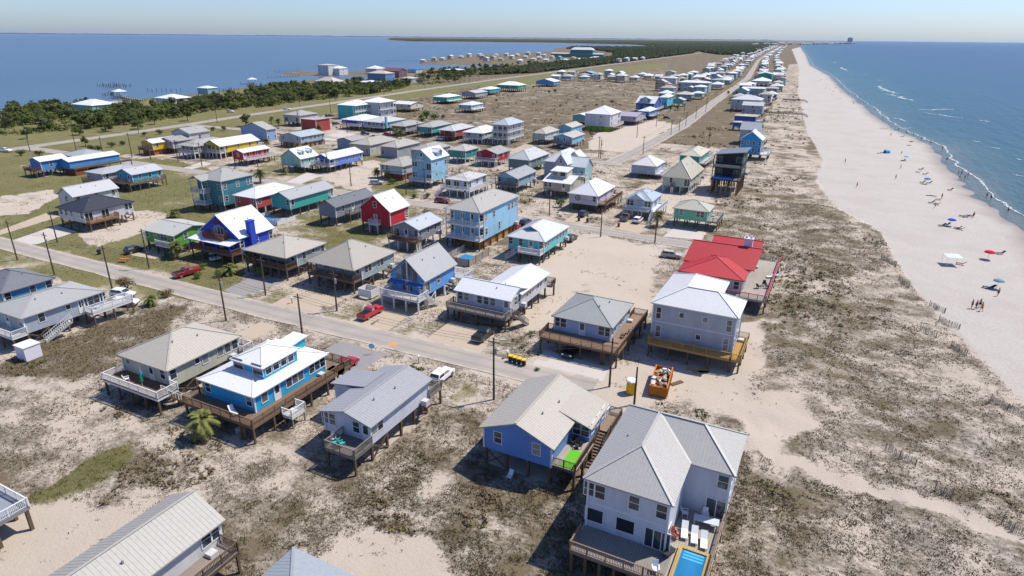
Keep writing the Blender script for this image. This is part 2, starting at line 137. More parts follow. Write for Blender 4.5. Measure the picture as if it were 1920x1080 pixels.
    {'label': 'coral red house with grey-white hip roof and red stair in the third row', 'r': (-178.16, -168.35, 271.23, 292.04), 'ze': 5.2, 'zf': 2.6, 'rt': 'h', 'rise': 1.9, 'wc': 'C8453F', 'rc': 'C6C6C4', 'fw': ['p.p'], 'sw': ['w.w.w'], 'porch': 2, 'dc': '8F4034', 'rlc': 'B', 'lod': 1},
    {'label': 'pale mint house with white gable roof and dark gable vent', 'r': (-163.69, -152.09, 271.01, 290.83), 'ze': 5.2, 'zf': 2.6, 'rt': 'h', 'rise': 2.2, 'wc': 'CFDDD8', 'rc': 'E3E4E4', 'fw': ['p.p'], 'sw': ['w.w.w'], 'porch': 2, 'dc': 'C9C9C9', 'rlc': 'W', 'stc': 'W', 'lod': 1},
    {'label': 'white three-storey house ringed by dark-windowed balconies', 'r': (-149.52, -139.97, 274.3, 291.78), 'ze': 9.4, 'zf': 3.0, 'rt': 'h', 'rise': 2.4, 'wc': 'C9CCD0', 'rc': 'B9C2C8', 'st': 2, 'fw': ['p.p.p', 'p.p.p'], 'sw': ['p.p.p', 'p.p.p'], 'porch': 1.6, 'porchst': 2, 'porchr': 1.6, 'dc': 'D4D4D4', 'rlc': 'W', 'stc': 'W', 'lod': 1},
    {'label': 'beige-roofed pale house with stairs beside the two stacked aqua houses', 'r': (-133.11, -125.5, 284.78, 302.23), 'ze': 5.2, 'zf': 2.6, 'rt': 'h', 'rise': 2.0, 'wc': 'B4C6C2', 'rc': 'C2B9AC', 'fw': ['...'], 'sw': ['w.w.w'], 'dk': [('r', 2, 0, 0)], 'dc': 'C9C9C9', 'rlc': 'W', 'lod': 1},
    {'label': 'aqua two-storey-looking house with beige roof, rear of the stacked pair', 'r': (-129.09, -120.78, 306.73, 321.89), 'ze': 6.0, 'zf': 2.6, 'rt': 'gy', 'rise': 1.4, 'wc': '7CC4DA', 'rc': 'C9C4B8', 'fw': ['.w'], 'sw': ['p.w'], 'lod': 1},
    {'label': 'aqua gabled house with front deck, nearer of the stacked pair', 'r': (-119.51, -109.28, 279.05, 295.22), 'ze': 5.2, 'zf': 2.6, 'rt': 'gy', 'rise': 1.4, 'wc': '7CC6DC', 'rc': 'C6C2B6', 'fw': ['ww.d.w'], 'sw': ['w.w'], 'dk': [('f', 1.6, 0, 0)], 'dc': '8D8378', 'rlc': 'G', 'lod': 1},
    {'label': 'white two-storey house over a lime green ground floor', 'r': (-128.58, -113.22, 343.97, 363.71), 'ze': 9.2, 'zf': 3.0, 'rt': 'h', 'rise': 3.53, 'wc': 'D6D4D8', 'rc': 'E6E7E7', 'st': 2, 'fw': ['..s.', '..s.'], 'sw': ['p.p', 'p.p'], 'dk': [('r', 2, 0, 0)], 'dc': 'A99A8A', 'rlc': 'W', 'encl': '9CCB1E', 'lod': 1},
    {'label': 'small aqua house with white roof behind the lime-based house', 'r': (-144.1, -133.98, 364.44, 380.03), 'ze': 5.2, 'zf': 2.6, 'rt': 'gy', 'rise': 1.2, 'wc': '86C4B8', 'rc': 'E0E2E2', 'fw': ['...'], 'sw': ['w'], 'lod': 2},
    {'label': 'mauve-roofed house between the lime-based and the blue houses', 'r': (-121.01, -108.21, 377.65, 397.65), 'ze': 5.2, 'zf': 2.6, 'rt': 'gx', 'rise': 1.6, 'wc': 'B9AFC2', 'rc': 'B3A9B5', 'fw': ['w..w'], 'sw': ['w'], 'lod': 1},
    {'label': 'strong blue house with white hip roof beside the beach road', 'r': (-117.77, -109.63, 410.01, 430.01), 'ze': 5.2, 'zf': 2.6, 'rt': 'h', 'rise': 1.6, 'wc': '1E78BC', 'rc': 'DDE0E0', 'fw': ['..'], 'sw': ['p.p'], 'dk': [('r', 2, 0, 0)], 'dc': 'D0D0D0', 'rlc': 'W', 'lod': 1},
    {'label': 'navy house with tall steep white roof and twin dormer windows', 'r': (-131.01, -117.23, 449.88, 469.88), 'ze': 6.4, 'zf': 2.6, 'rt': 'gx', 'rise': 4.2, 'wc': '3D5F9E', 'rc': 'D9DCE0', 'fw': ['p.p.w'], 'sw': ['w'], 'dk': [('r', 2, 0, 0)], 'dc': 'D0D0D0', 'rlc': 'W', 'lod': 1, 'st': 1, 'special': 'fdormer'},
    {'label': 'cyan two-storey house with white hip roof by the beach road', 'r': (-121.95, -115.07, 477.29, 495.09), 'ze': 8.6, 'zf': 2.6, 'rt': 'h', 'rise': 1.8, 'wc': '5CC6DE', 'rc': 'E4E6E8', 'st': 2, 'fw': ['.w', '.w'], 'sw': ['p', 'p'], 'lod': 1},
    {'label': 'bright blue two-storey house with white gable roof at the dune edge', 'r': (-37.91, -28.73, 291.39, 301.39), 'ze': 8.4, 'zf': 2.6, 'rt': 'gy', 'rise': 3.44, 'wc': '2F9FDC', 'rc': 'DEE2E6', 'st': 2, 'fw': ['w.w.w.w', 'w.w.w.w'], 'sw': ['p.p', 'p.p'], 'dk': [('r', 3.2, 0, 0)], 'dc': 'D6D6D6', 'rlc': 'W', 'lod': 1},
    {'label': 'grey house with long grey gable roof behind the bright blue beach house', 'r': (-44.3, -34.64, 333.55, 347.55), 'ze': 7.2, 'zf': 2.4, 'rt': 'gx', 'rise': 3.2, 'wc': 'AFB7C0', 'rc': 'A5A9AC', 'fw': ['.w.w.', '..w..'], 'sw': ['w.w', 'w'], 'st': 2, 'lod': 1, 'dk': [('r', 3, 0, 0)], 'dc': 'C0C0C0', 'rlc': 'W'},
    {'label': 'blue low house with wide tan flat roof in the beach row', 'r': (-59.44, -46.14, 414.97, 426.97), 'ze': 5.2, 'zf': 2.6, 'rt': 'h', 'rise': 0.6, 'wc': '2C62B0', 'rc': 'D0C4AE', 'fw': ['.....'], 'sw': ['w.w'], 'lod': 1, 'dk': [('r', 3, 0, 0)], 'dc': 'C0B8B0', 'rlc': 'W'},
    {'label': 'low blue house with tan roof just in front of the wide tan-roofed one', 'r': (-55.8, -44.0, 385.91, 392.91), 'ze': 4.6, 'zf': 2.6, 'rt': 'h', 'rise': 0.5, 'wc': '2F6CBC', 'rc': 'CDC3B0', 'fw': ['.....'], 'sw': ['w.w'], 'lod': 1},
    {'label': 'large grey house with pale hip roof and seaward decks in the beach row', 'r': (-74.15, -53.42, 492.1, 510.1), 'ze': 8.4, 'zf': 2.6, 'rt': 'h', 'rise': 3.0, 'wc': 'BDBFC2', 'rc': 'CFD2D2', 'st': 2, 'fw': ['.w.w.w', '.w.w.w'], 'sw': ['p.p', 'p.p'], 'lod': 1, 'dk': [('r', 4, 0, 0)], 'dc': 'C9C9C9', 'rlc': 'W'},
    {'label': 'grey pale-roofed house fronting the large grey house of the beach row', 'r': (-61.76, -48.06, 461.13, 470.13), 'ze': 7.4, 'zf': 2.6, 'rt': 'gx', 'rise': 2.2, 'wc': 'B7B9BF', 'rc': 'CCCDCB', 'st': 2, 'fw': ['w..w.w', '..w..'], 'sw': ['p', 'p'], 'lod': 1},
    {'label': 'white-roofed grey slab house in the beach row', 'r': (-86.84, -66.43, 624.67, 644.67), 'ze': 7.6, 'zf': 2.6, 'rt': 'h', 'rise': 1.0, 'wc': 'A9B9BF', 'rc': 'D6D8D8', 'st': 2, 'fw': ['wwwww', 'wwwww'], 'sw': ['p', 'p'], 'lod': 2},
    {'label': 'white house with bright white pyramid roof in the beach row', 'r': (-98.26, -78.47, 781.59, 801.59), 'ze': 5.6, 'zf': 2.6, 'rt': 'h', 'rise': 3.6, 'wc': 'DADADA', 'rc': 'ECEDED', 'fw': ['w.w'], 'sw': ['p'], 'lod': 2},
    {'label': 'pale teal tall house beyond the bright white pyramid roof', 'r': (-100.32, -85.33, 862.13, 880.13), 'ze': 9.5, 'zf': 2.6, 'rt': 'gy', 'rise': 1.5, 'wc': '3FAE9E', 'rc': 'DADCDA', 'fw': ['...'], 'sw': ['w.w'], 'lod': 2},
    {'label': 'low white house seaward of the pale teal tall house', 'r': (-96.86, -80.62, 981.6, 997.6), 'ze': 5.2, 'zf': 2.6, 'rt': 'h', 'rise': 1.5, 'wc': 'C9CCCC', 'rc': 'E4E5E4', 'fw': ['w.w'], 'sw': ['p'], 'lod': 2},
    {'label': 'long grey apartment house with white roof and stair towers beyond the scrub', 'r': (-151.26, -120.57, 659.65, 673.65), 'ze': 8.6, 'zf': 1.0, 'rt': 'h', 'rise': 1.6, 'wc': 'B6BCBC', 'rc': 'E2E6E8', 'st': 2, 'fw': ['p.w.p.w.p', 'p.w.p.w.p'], 'sw': ['p', 'p'], 'lod': 2},
    {'label': 'grey low house with white roof in front of the long apartment house', 'r': (-140.31, -127.22, 633.55, 645.55), 'ze': 4.8, 'zf': 2.6, 'rt': 'gy', 'rise': 1.8, 'wc': 'A9B2BA', 'rc': 'DEE1E4', 'fw': ['w.w'], 'sw': ['w'], 'lod': 2},
    {'label': 'blue-grey house with beige hip roof left of the beach road', 'r': (-128.39, -114.43, 555.74, 567.74), 'ze': 5.2, 'zf': 2.6, 'rt': 'h', 'rise': 2.2, 'wc': '7FA6BC', 'rc': 'CFC8B8', 'fw': ['w.w'], 'sw': ['w.w'], 'lod': 2},
    {'label': 'aqua gabled house in front of the blue-grey beige-roofed house', 'r': (-118.69, -109.21, 503.52, 512.52), 'ze': 5.0, 'zf': 2.6, 'rt': 'gy', 'rise': 1.6, 'wc': '66BEC0', 'rc': 'C9C4B6', 'fw': ['.w'], 'sw': ['w'], 'lod': 2},
    {'label': 'turquoise two-storey house with white roof, left of the pair by the highway', 'r': (-280.76, -266.12, 316.09, 335.26), 'ze': 8.4, 'zf': 1.0, 'rt': 'h', 'rise': 2.4, 'wc': '3FB9B4', 'rc': 'E4E7E9', 'st': 2, 'fw': ['....', '....'], 'sw': ['p.p', 'p.p'], 'porchr': 1.8, 'dc': 'D6D6D6', 'rlc': 'W', 'lod': 1},
    {'label': 'pale grey two-storey house with white roof, right of the pair by the highway', 'r': (-272.9, -257.32, 329.21, 345.84), 'ze': 9.6, 'zf': 1.0, 'rt': 'h', 'rise': 2.4, 'wc': 'C2CDD4', 'rc': 'E6E8EA', 'st': 2, 'fw': ['.w.', '.w.'], 'sw': ['p.p.p', 'p.p.p'], 'porchr': 1.8, 'dc': 'D6D6D6', 'rlc': 'W', 'lod': 1},
    {'label': 'cream house with white roof and roof hatch on dark stilts in the scrub', 'r': (-277.47, -261.58, 367.43, 383.11), 'ze': 5.2, 'zf': 2.6, 'rt': 'gx', 'rise': 1.3, 'wc': 'D9D2BA', 'rc': 'DCDFE2', 'fw': ['w.w.w'], 'sw': ['w'], 'lod': 2},
    {'label': 'teal green house with white roof nearest the highway in the scrub', 'r': (-284.09, -270.79, 427.47, 448.51), 'ze': 5.2, 'zf': 2.6, 'rt': 'h', 'rise': 1.6, 'wc': '2FB39C', 'rc': 'E3E6E4', 'fw': ['w.w'], 'sw': ['p'], 'dk': [('r', 2, 0, 0)], 'dc': 'D0D0D0', 'rlc': 'W', 'lod': 2},
    {'label': 'pale blue-grey house with white roof on dark stilts in the scrub', 'r': (-235.15, -224.44, 384.62, 401.8), 'ze': 5.2, 'zf': 2.6, 'rt': 'h', 'rise': 1.6, 'wc': 'B4C6D4', 'rc': 'DADDDF', 'fw': ['w.w'], 'sw': ['w.w'], 'dk': [('r', 2, 0, 0)], 'dc': 'D0D0D0', 'rlc': 'W', 'lod': 2},
    {'label': 'small grey gabled house right of the teal green scrub house', 'r': (-285.85, -271.59, 472.79, 494.05), 'ze': 5.2, 'zf': 2.6, 'rt': 'gy', 'rise': 1.6, 'wc': 'A9B0B9', 'rc': 'C6C2B8', 'fw': ['w.w'], 'sw': ['w.w'], 'lod': 2},
    {'label': 'small turquoise house with white hip roof in the scrub', 'r': (-293.23, -280.87, 513.79, 534.42), 'ze': 5.2, 'zf': 2.6, 'rt': 'h', 'rise': 1.6, 'wc': '33A9B8', 'rc': 'E0E4E6', 'fw': ['w.w'], 'sw': ['p'], 'lod': 2},
    {'label': 'green house with bright white hip roof on tall stilts in the scrub', 'r': (-298.5, -275.26, 558.47, 576.47), 'ze': 6.2, 'zf': 3.4, 'rt': 'h', 'rise': 3.0, 'wc': '27A58C', 'rc': 'E8EAEA', 'fw': ['w.w.w.w'], 'sw': ['p'], 'lod': 2},
    {'label': 'blue and white duplex with twin white roofs near the highway', 'r': (-296.4, -275.08, 642.26, 660.26), 'ze': 5.2, 'zf': 2.6, 'rt': 'gy', 'rise': 2.6, 'wc': '5C9FD8', 'rc': 'E4E6E6', 'fw': ['...'], 'sw': ['w.w.w.w'], 'lod': 2},
    {'label': 'dark blue cottage with two roofs half hidden in the far scrub', 'r': (-319.43, -299.38, 827.09, 845.09), 'ze': 5.2, 'zf': 2.6, 'rt': 'gy', 'rise': 2.4, 'wc': '2F5F9A', 'rc': '8FB4D8', 'fw': ['...'], 'sw': ['w'], 'lod': 2},
    {'label': 'grey house over a carport beside the brick red block near the highway', 'r': (-284.38, -271.31, 274.8, 290.05), 'ze': 6.2, 'zf': 2.6, 'rt': 'h', 'rise': 2.0, 'wc': 'B9B9B6', 'rc': 'B4B2A8', 'fw': ['p.p'], 'sw': ['w.w'], 'lod': 1},
    {'label': 'brick red block house with flat pale roof near the highway', 'r': (-260.69, -249.23, 263.68, 275.36), 'ze': 6.4, 'zf': 0.2, 'rt': 'h', 'rise': 0.4, 'wc': 'A8433A', 'rc': 'C0BAB0', 'fw': ['...'], 'sw': ['.'], 'lod': 1},
    {'label': 'house with large white hip roof at the bay shore behind the pines', 'r': (-448.02, -426.26, 254.16, 271.61), 'ze': 5.4, 'zf': 2.6, 'rt': 'h', 'rise': 3.0, 'wc': '8FC6BE', 'rc': 'E3E7EA', 'fw': ['w.w'], 'sw': ['w.w'], 'lod': 2},
    {'label': 'white house with white roof and cupola on the bay shore', 'r': (-442.81, -423.6, 309.39, 325.69), 'ze': 5.6, 'zf': 2.6, 'rt': 'h', 'rise': 2.4, 'wc': 'D6D2C6', 'rc': 'E6E9EB', 'fw': ['w.w.w'], 'sw': ['w.w.w'], 'lod': 2},
    {'label': 'blue-grey boathouse with white roof over the bay shore', 'r': (-479.1, -466.02, 373.61, 384.41), 'ze': 7.2, 'zf': 2.6, 'rt': 'h', 'rise': 1.6, 'wc': '8FB4BC', 'rc': 'E0E4E6', 'fw': ['w.w'], 'sw': ['p'], 'lod': 2},
    {'label': 'white three-storey house with tan roof on the bay point', 'r': (-620.7, -601.87, 668.79, 687.94), 'ze': 12.5, 'zf': 1, 'rt': 'h', 'rise': 1.2, 'wc': 'DAD8D2', 'rc': 'CFC9C2', 'st': 3, 'fw': ['w.w', 'w.w', 'w.w'], 'sw': ['w', 'w', 'w'], 'lod': 2},
    {'label': 'white house with white hip roof beside the three-storey house on the bay point', 'r': (-609.89, -593.08, 679.26, 696.86), 'ze': 8.5, 'zf': 1, 'rt': 'h', 'rise': 3.0, 'wc': 'D9D8D6', 'rc': 'E6E6E4', 'st': 2, 'fw': ['w.w', 'w.w'], 'sw': ['w', 'w'], 'lod': 2},
    {'label': 'house with tan pyramid roof at the inlet shore', 'r': (-488.51, -463.52, 519.63, 537.63), 'ze': 4.6, 'zf': 0.4, 'rt': 'h', 'rise': 4.4, 'wc': 'B4AFA6', 'rc': 'C9C0B0', 'fw': ['w'], 'sw': ['w'], 'lod': 2},
    {'label': 'tall blue house with tan hip roof and white columns at the inlet', 'r': (-470.88, -445.81, 582.65, 600.65), 'ze': 10.5, 'zf': 1, 'rt': 'h', 'rise': 2.6, 'wc': '5F8FC2', 'rc': 'D3C3AA', 'st': 3, 'fw': ['...', '...', '...'], 'sw': ['p.p', 'p.p', 'p.p'], 'lod': 2},
    {'label': 'maroon house with dark red roof right of the tall blue inlet house', 'r': (-521.62, -496.53, 675.64, 693.64), 'ze': 8.0, 'zf': 1, 'rt': 'gx', 'rise': 3.2, 'wc': '7E5A5C', 'rc': '8A5660', 'fw': ['w.w', 'w.w'], 'sw': ['p', 'p'], 'st': 2, 'lod': 2},
    {'label': 'house with white pyramid roof behind the tall blue inlet house', 'r': (-591.34, -571.7, 728.61, 748.47), 'ze': 7, 'zf': 2.6, 'rt': 'h', 'rise': 3.6, 'wc': 'C9C6BE', 'rc': 'E6E4DE', 'fw': ['w'], 'sw': ['w'], 'lod': 2},
    {'label': 'small white and turquoise house left of the tall blue inlet house', 'r': (-444.32, -425.48, 534.17, 553.52), 'ze': 4.8, 'zf': 0.5, 'rt': 'h', 'rise': 1.4, 'wc': '5CC4B8', 'rc': 'E6E8E8', 'fw': ['w.w'], 'sw': ['w'], 'lod': 2},
    {'label': 'grey house with pale roof right of the maroon house', 'r': (-447.54, -431.43, 609.53, 625.06), 'ze': 4.8, 'zf': 0.5, 'rt': 'h', 'rise': 1.6, 'wc': 'B4B0A8', 'rc': 'CBC8C2', 'fw': ['w'], 'sw': ['w.w'], 'lod': 2},
    {'label': 'small white house with blue roof right of the maroon house', 'r': (-558.61, -543.17, 779.61, 797.91), 'ze': 5.0, 'zf': 0.5, 'rt': 'h', 'rise': 1.6, 'wc': 'BFCBD6', 'rc': '4F7FC6', 'fw': ['w'], 'sw': ['w'], 'lod': 2},
    {'label': 'dark shed-like house with white roof among the inlet trees', 'r': (-512.2, -488.68, 803.8, 821.8), 'ze': 5.0, 'zf': 0.5, 'rt': 'h', 'rise': 1.5, 'wc': '4F6A6C', 'rc': 'E2E4E4', 'fw': ['w'], 'sw': ['w'], 'lod': 2},
    {'label': 'long green marina building with white roof beyond the far bay houses', 'r': (-729.07, -581.52, 1673.02, 1691.02), 'ze': 9, 'zf': 0.3, 'rt': 'gx', 'rise': 1.5, 'wc': '4F9A84', 'rc': 'E4E8E8', 'fw': ['p.p.p.p.p.p.p.p'], 'sw': ['p.p.p'], 'lod': 2},
    {'label': 'square upper hall with white roof rising behind the marina building', 'r': (-673.82, -610.51, 1674.12, 1692.12), 'ze': 19, 'zf': 0.3, 'rt': 'h', 'rise': 6.0, 'wc': '5F7F80', 'rc': 'E2E8E4', 'fw': ['....', 'wwww'], 'st': 2, 'sw': ['w'], 'lod': 2},
    {'label': 'small white-roofed pavilion at the right end of the marina building', 'r': (-555.8, -525.49, 1498.59, 1518.59), 'ze': 5, 'zf': 0.3, 'rt': 'h', 'rise': 3.0, 'wc': '4F8F7A', 'rc': 'E4E8E8', 'fw': ['p.p'], 'sw': ['p'], 'lod': 2},
    {'label': 'house with white-railed grey deck cut by the left edge of the view', 'r': (-90.0, -76.0, 9.0, 23.0), 'ze': 5.2, 'zf': 2.6, 'rt': 'h', 'rise': 2.0, 'wc': 'C9CCD0', 'rc': 'A9ABAD', 'lod': 0, 'special': 'h0'},
]
LAND = [(111.6, -3000.0), (81.6, -600.0), (65.6, -100.0), (57.6, 60.0), (51.6, 226.7), (50.8, 237.2), (47.8, 255.2), (47.2, 275.0), (47.1, 298.4), (43.7, 324.5), (43.8, 381.2), (37.9, 411.1), (30.9, 445.2), (24.3, 487.7), (20.0, 556.4), (8.9, 662.5), (-6.0, 821.8), (-26.2, 1087.8), (-75.1, 1498.6), (-164.8, 2754.5), (-287.1, 4295.5), (-405.8, 5854.3), (-503.3, 7823.7), (-484.9, 11985.0), (-127.1, 21848.8), (-3328.7, 39705.0), (-8219.8, 38658.0), (-16669.2, 35709.6), (-17921.9, 24229.4), (-8393.7, 11064.0), (-5203.7, 6900.4), (-3794.2, 5334.3), (-3259.5, 5767.8), (-2439.8, 5806.5), (-1534.5, 5065.1), (-1202.4, 4654.6), (-1184.7, 3860.7), (-1465.5, 3566.7), (-1348.3, 3142.3), (-1036.4, 2390.7), (-992.0, 2063.9), (-1026.6, 1919.6), (-989.6, 1688.4), (-833.2, 1237.5), (-762.0, 1099.9), (-723.6, 1047.9), (-646.8, 1064.4), (-600.5, 1133.7), (-564.7, 1086.6), (-591.8, 1009.1), (-616.4, 914.6), (-656.8, 894.9), (-651.9, 810.3), (-662.3, 762.7), (-715.2, 732.4), (-697.5, 682.0), (-662.3, 650.8), (-608.5, 659.6), (-572.8, 700.4), (-531.7, 665.0), (-538.1, 627.9), (-564.9, 602.8), (-555.7, 551.2), (-540.3, 491.8), (-517.0, 432.3), (-508.5, 375.7), (-506.2, 335.8), (-508.9, 307.6), (-508.3, 283.8), (-507.2, 241.5), (-627.2, 181.5), (-807.2, -200.0), (-907.2, -3000.0)]
HIGHWAY = [(-323.6, 137.8), (-326.1, 155.2), (-325.7, 173.0), (-330.5, 194.7), (-326.9, 213.2), (-335.0, 260.0), (-343.1, 307.0), (-346.0, 350.5), (-350.4, 394.4), (-359.5, 467.7), (-368.8, 543.1), (-385.3, 720.5), (-397.0, 894.7), (-413.4, 1136.2), (-447.7, 1641.9), (-492.9, 2375.5), (-626.0, 3528.0)]
BEACH_ROAD = [(-82.8, 224.4), (-82.0, 254.1), (-81.6, 277.1), (-84.0, 393.3), (-96.8, 561.4), (-103.1, 655.3), (-122.6, 936.7), (-213.1, 1775.9), (-314.0, 2938.2), (-490.1, 5168.4)]
DRIVES = [('grey gravel', [(-105.6, 81.0), (-106.8, 89.7), (-98.4, 89.8), (-99.9, 79.8)]), ('tan', [(-91.6, 80.1), (-92.6, 87.9), (-81.1, 88.6), (-80.2, 79.6)]), ('tan', [(-72.5, 79.3), (-73.4, 90.8), (-65.5, 89.6), (-64.6, 79.3)]), ('tan', [(-57.0, 79.7), (-57.3, 89.7), (-47.7, 90.1), (-45.9, 79.3)]), ('pale', [(-37.1, 80.7), (-37.4, 87.3), (-26.0, 86.0), (-25.5, 81.5), (-30.4, 79.5)]), ('grey gravel', [(-69.5, 70.7), (-69.3, 73.9), (-59.5, 73.8), (-59.5, 65.6)]), ('tan', [(-87.0, 67.4), (-87.2, 73.3), (-83.0, 73.5), (-82.6, 66.9)]), ('pale', [(-179.0, 80.5), (-183.4, 93.2), (-172.7, 92.1), (-170.0, 79.8)]), ('tan', [(-191.2, 83.5), (-199.4, 100.1), (-191.8, 98.9), (-186.5, 81.1)]), ('pale', [(-36.7, 160.6), (-36.2, 170.2), (-27.4, 170.0), (-27.1, 162.5)]), ('tan', [(-51.0, 162.1), (-51.6, 170.5), (-42.1, 168.7), (-42.9, 160.1)]), ('tan', [(-65.0, 161.6), (-65.6, 172.6), (-60.6, 169.3), (-59.1, 162.9)]), ('pale', [(-170.5, 161.7), (-176.2, 179.0), (-167.8, 178.8), (-163.7, 161.5)]), ('pale', [(-223.6, 162.0), (-228.5, 176.1), (-221.2, 174.2), (-218.8, 162.2)]), ('pale', [(-231.5, 242.9), (-240.7, 273.2), (-226.0, 267.7), (-220.2, 245.4)]), ('tan', [(-132.7, 260.9), (-135.2, 282.8), (-129.1, 280.7), (-125.4, 256.9)]), ('tan', [(-143.4, 86.3), (-145.2, 92.3), (-136.5, 93.6), (-135.2, 87.2)])]
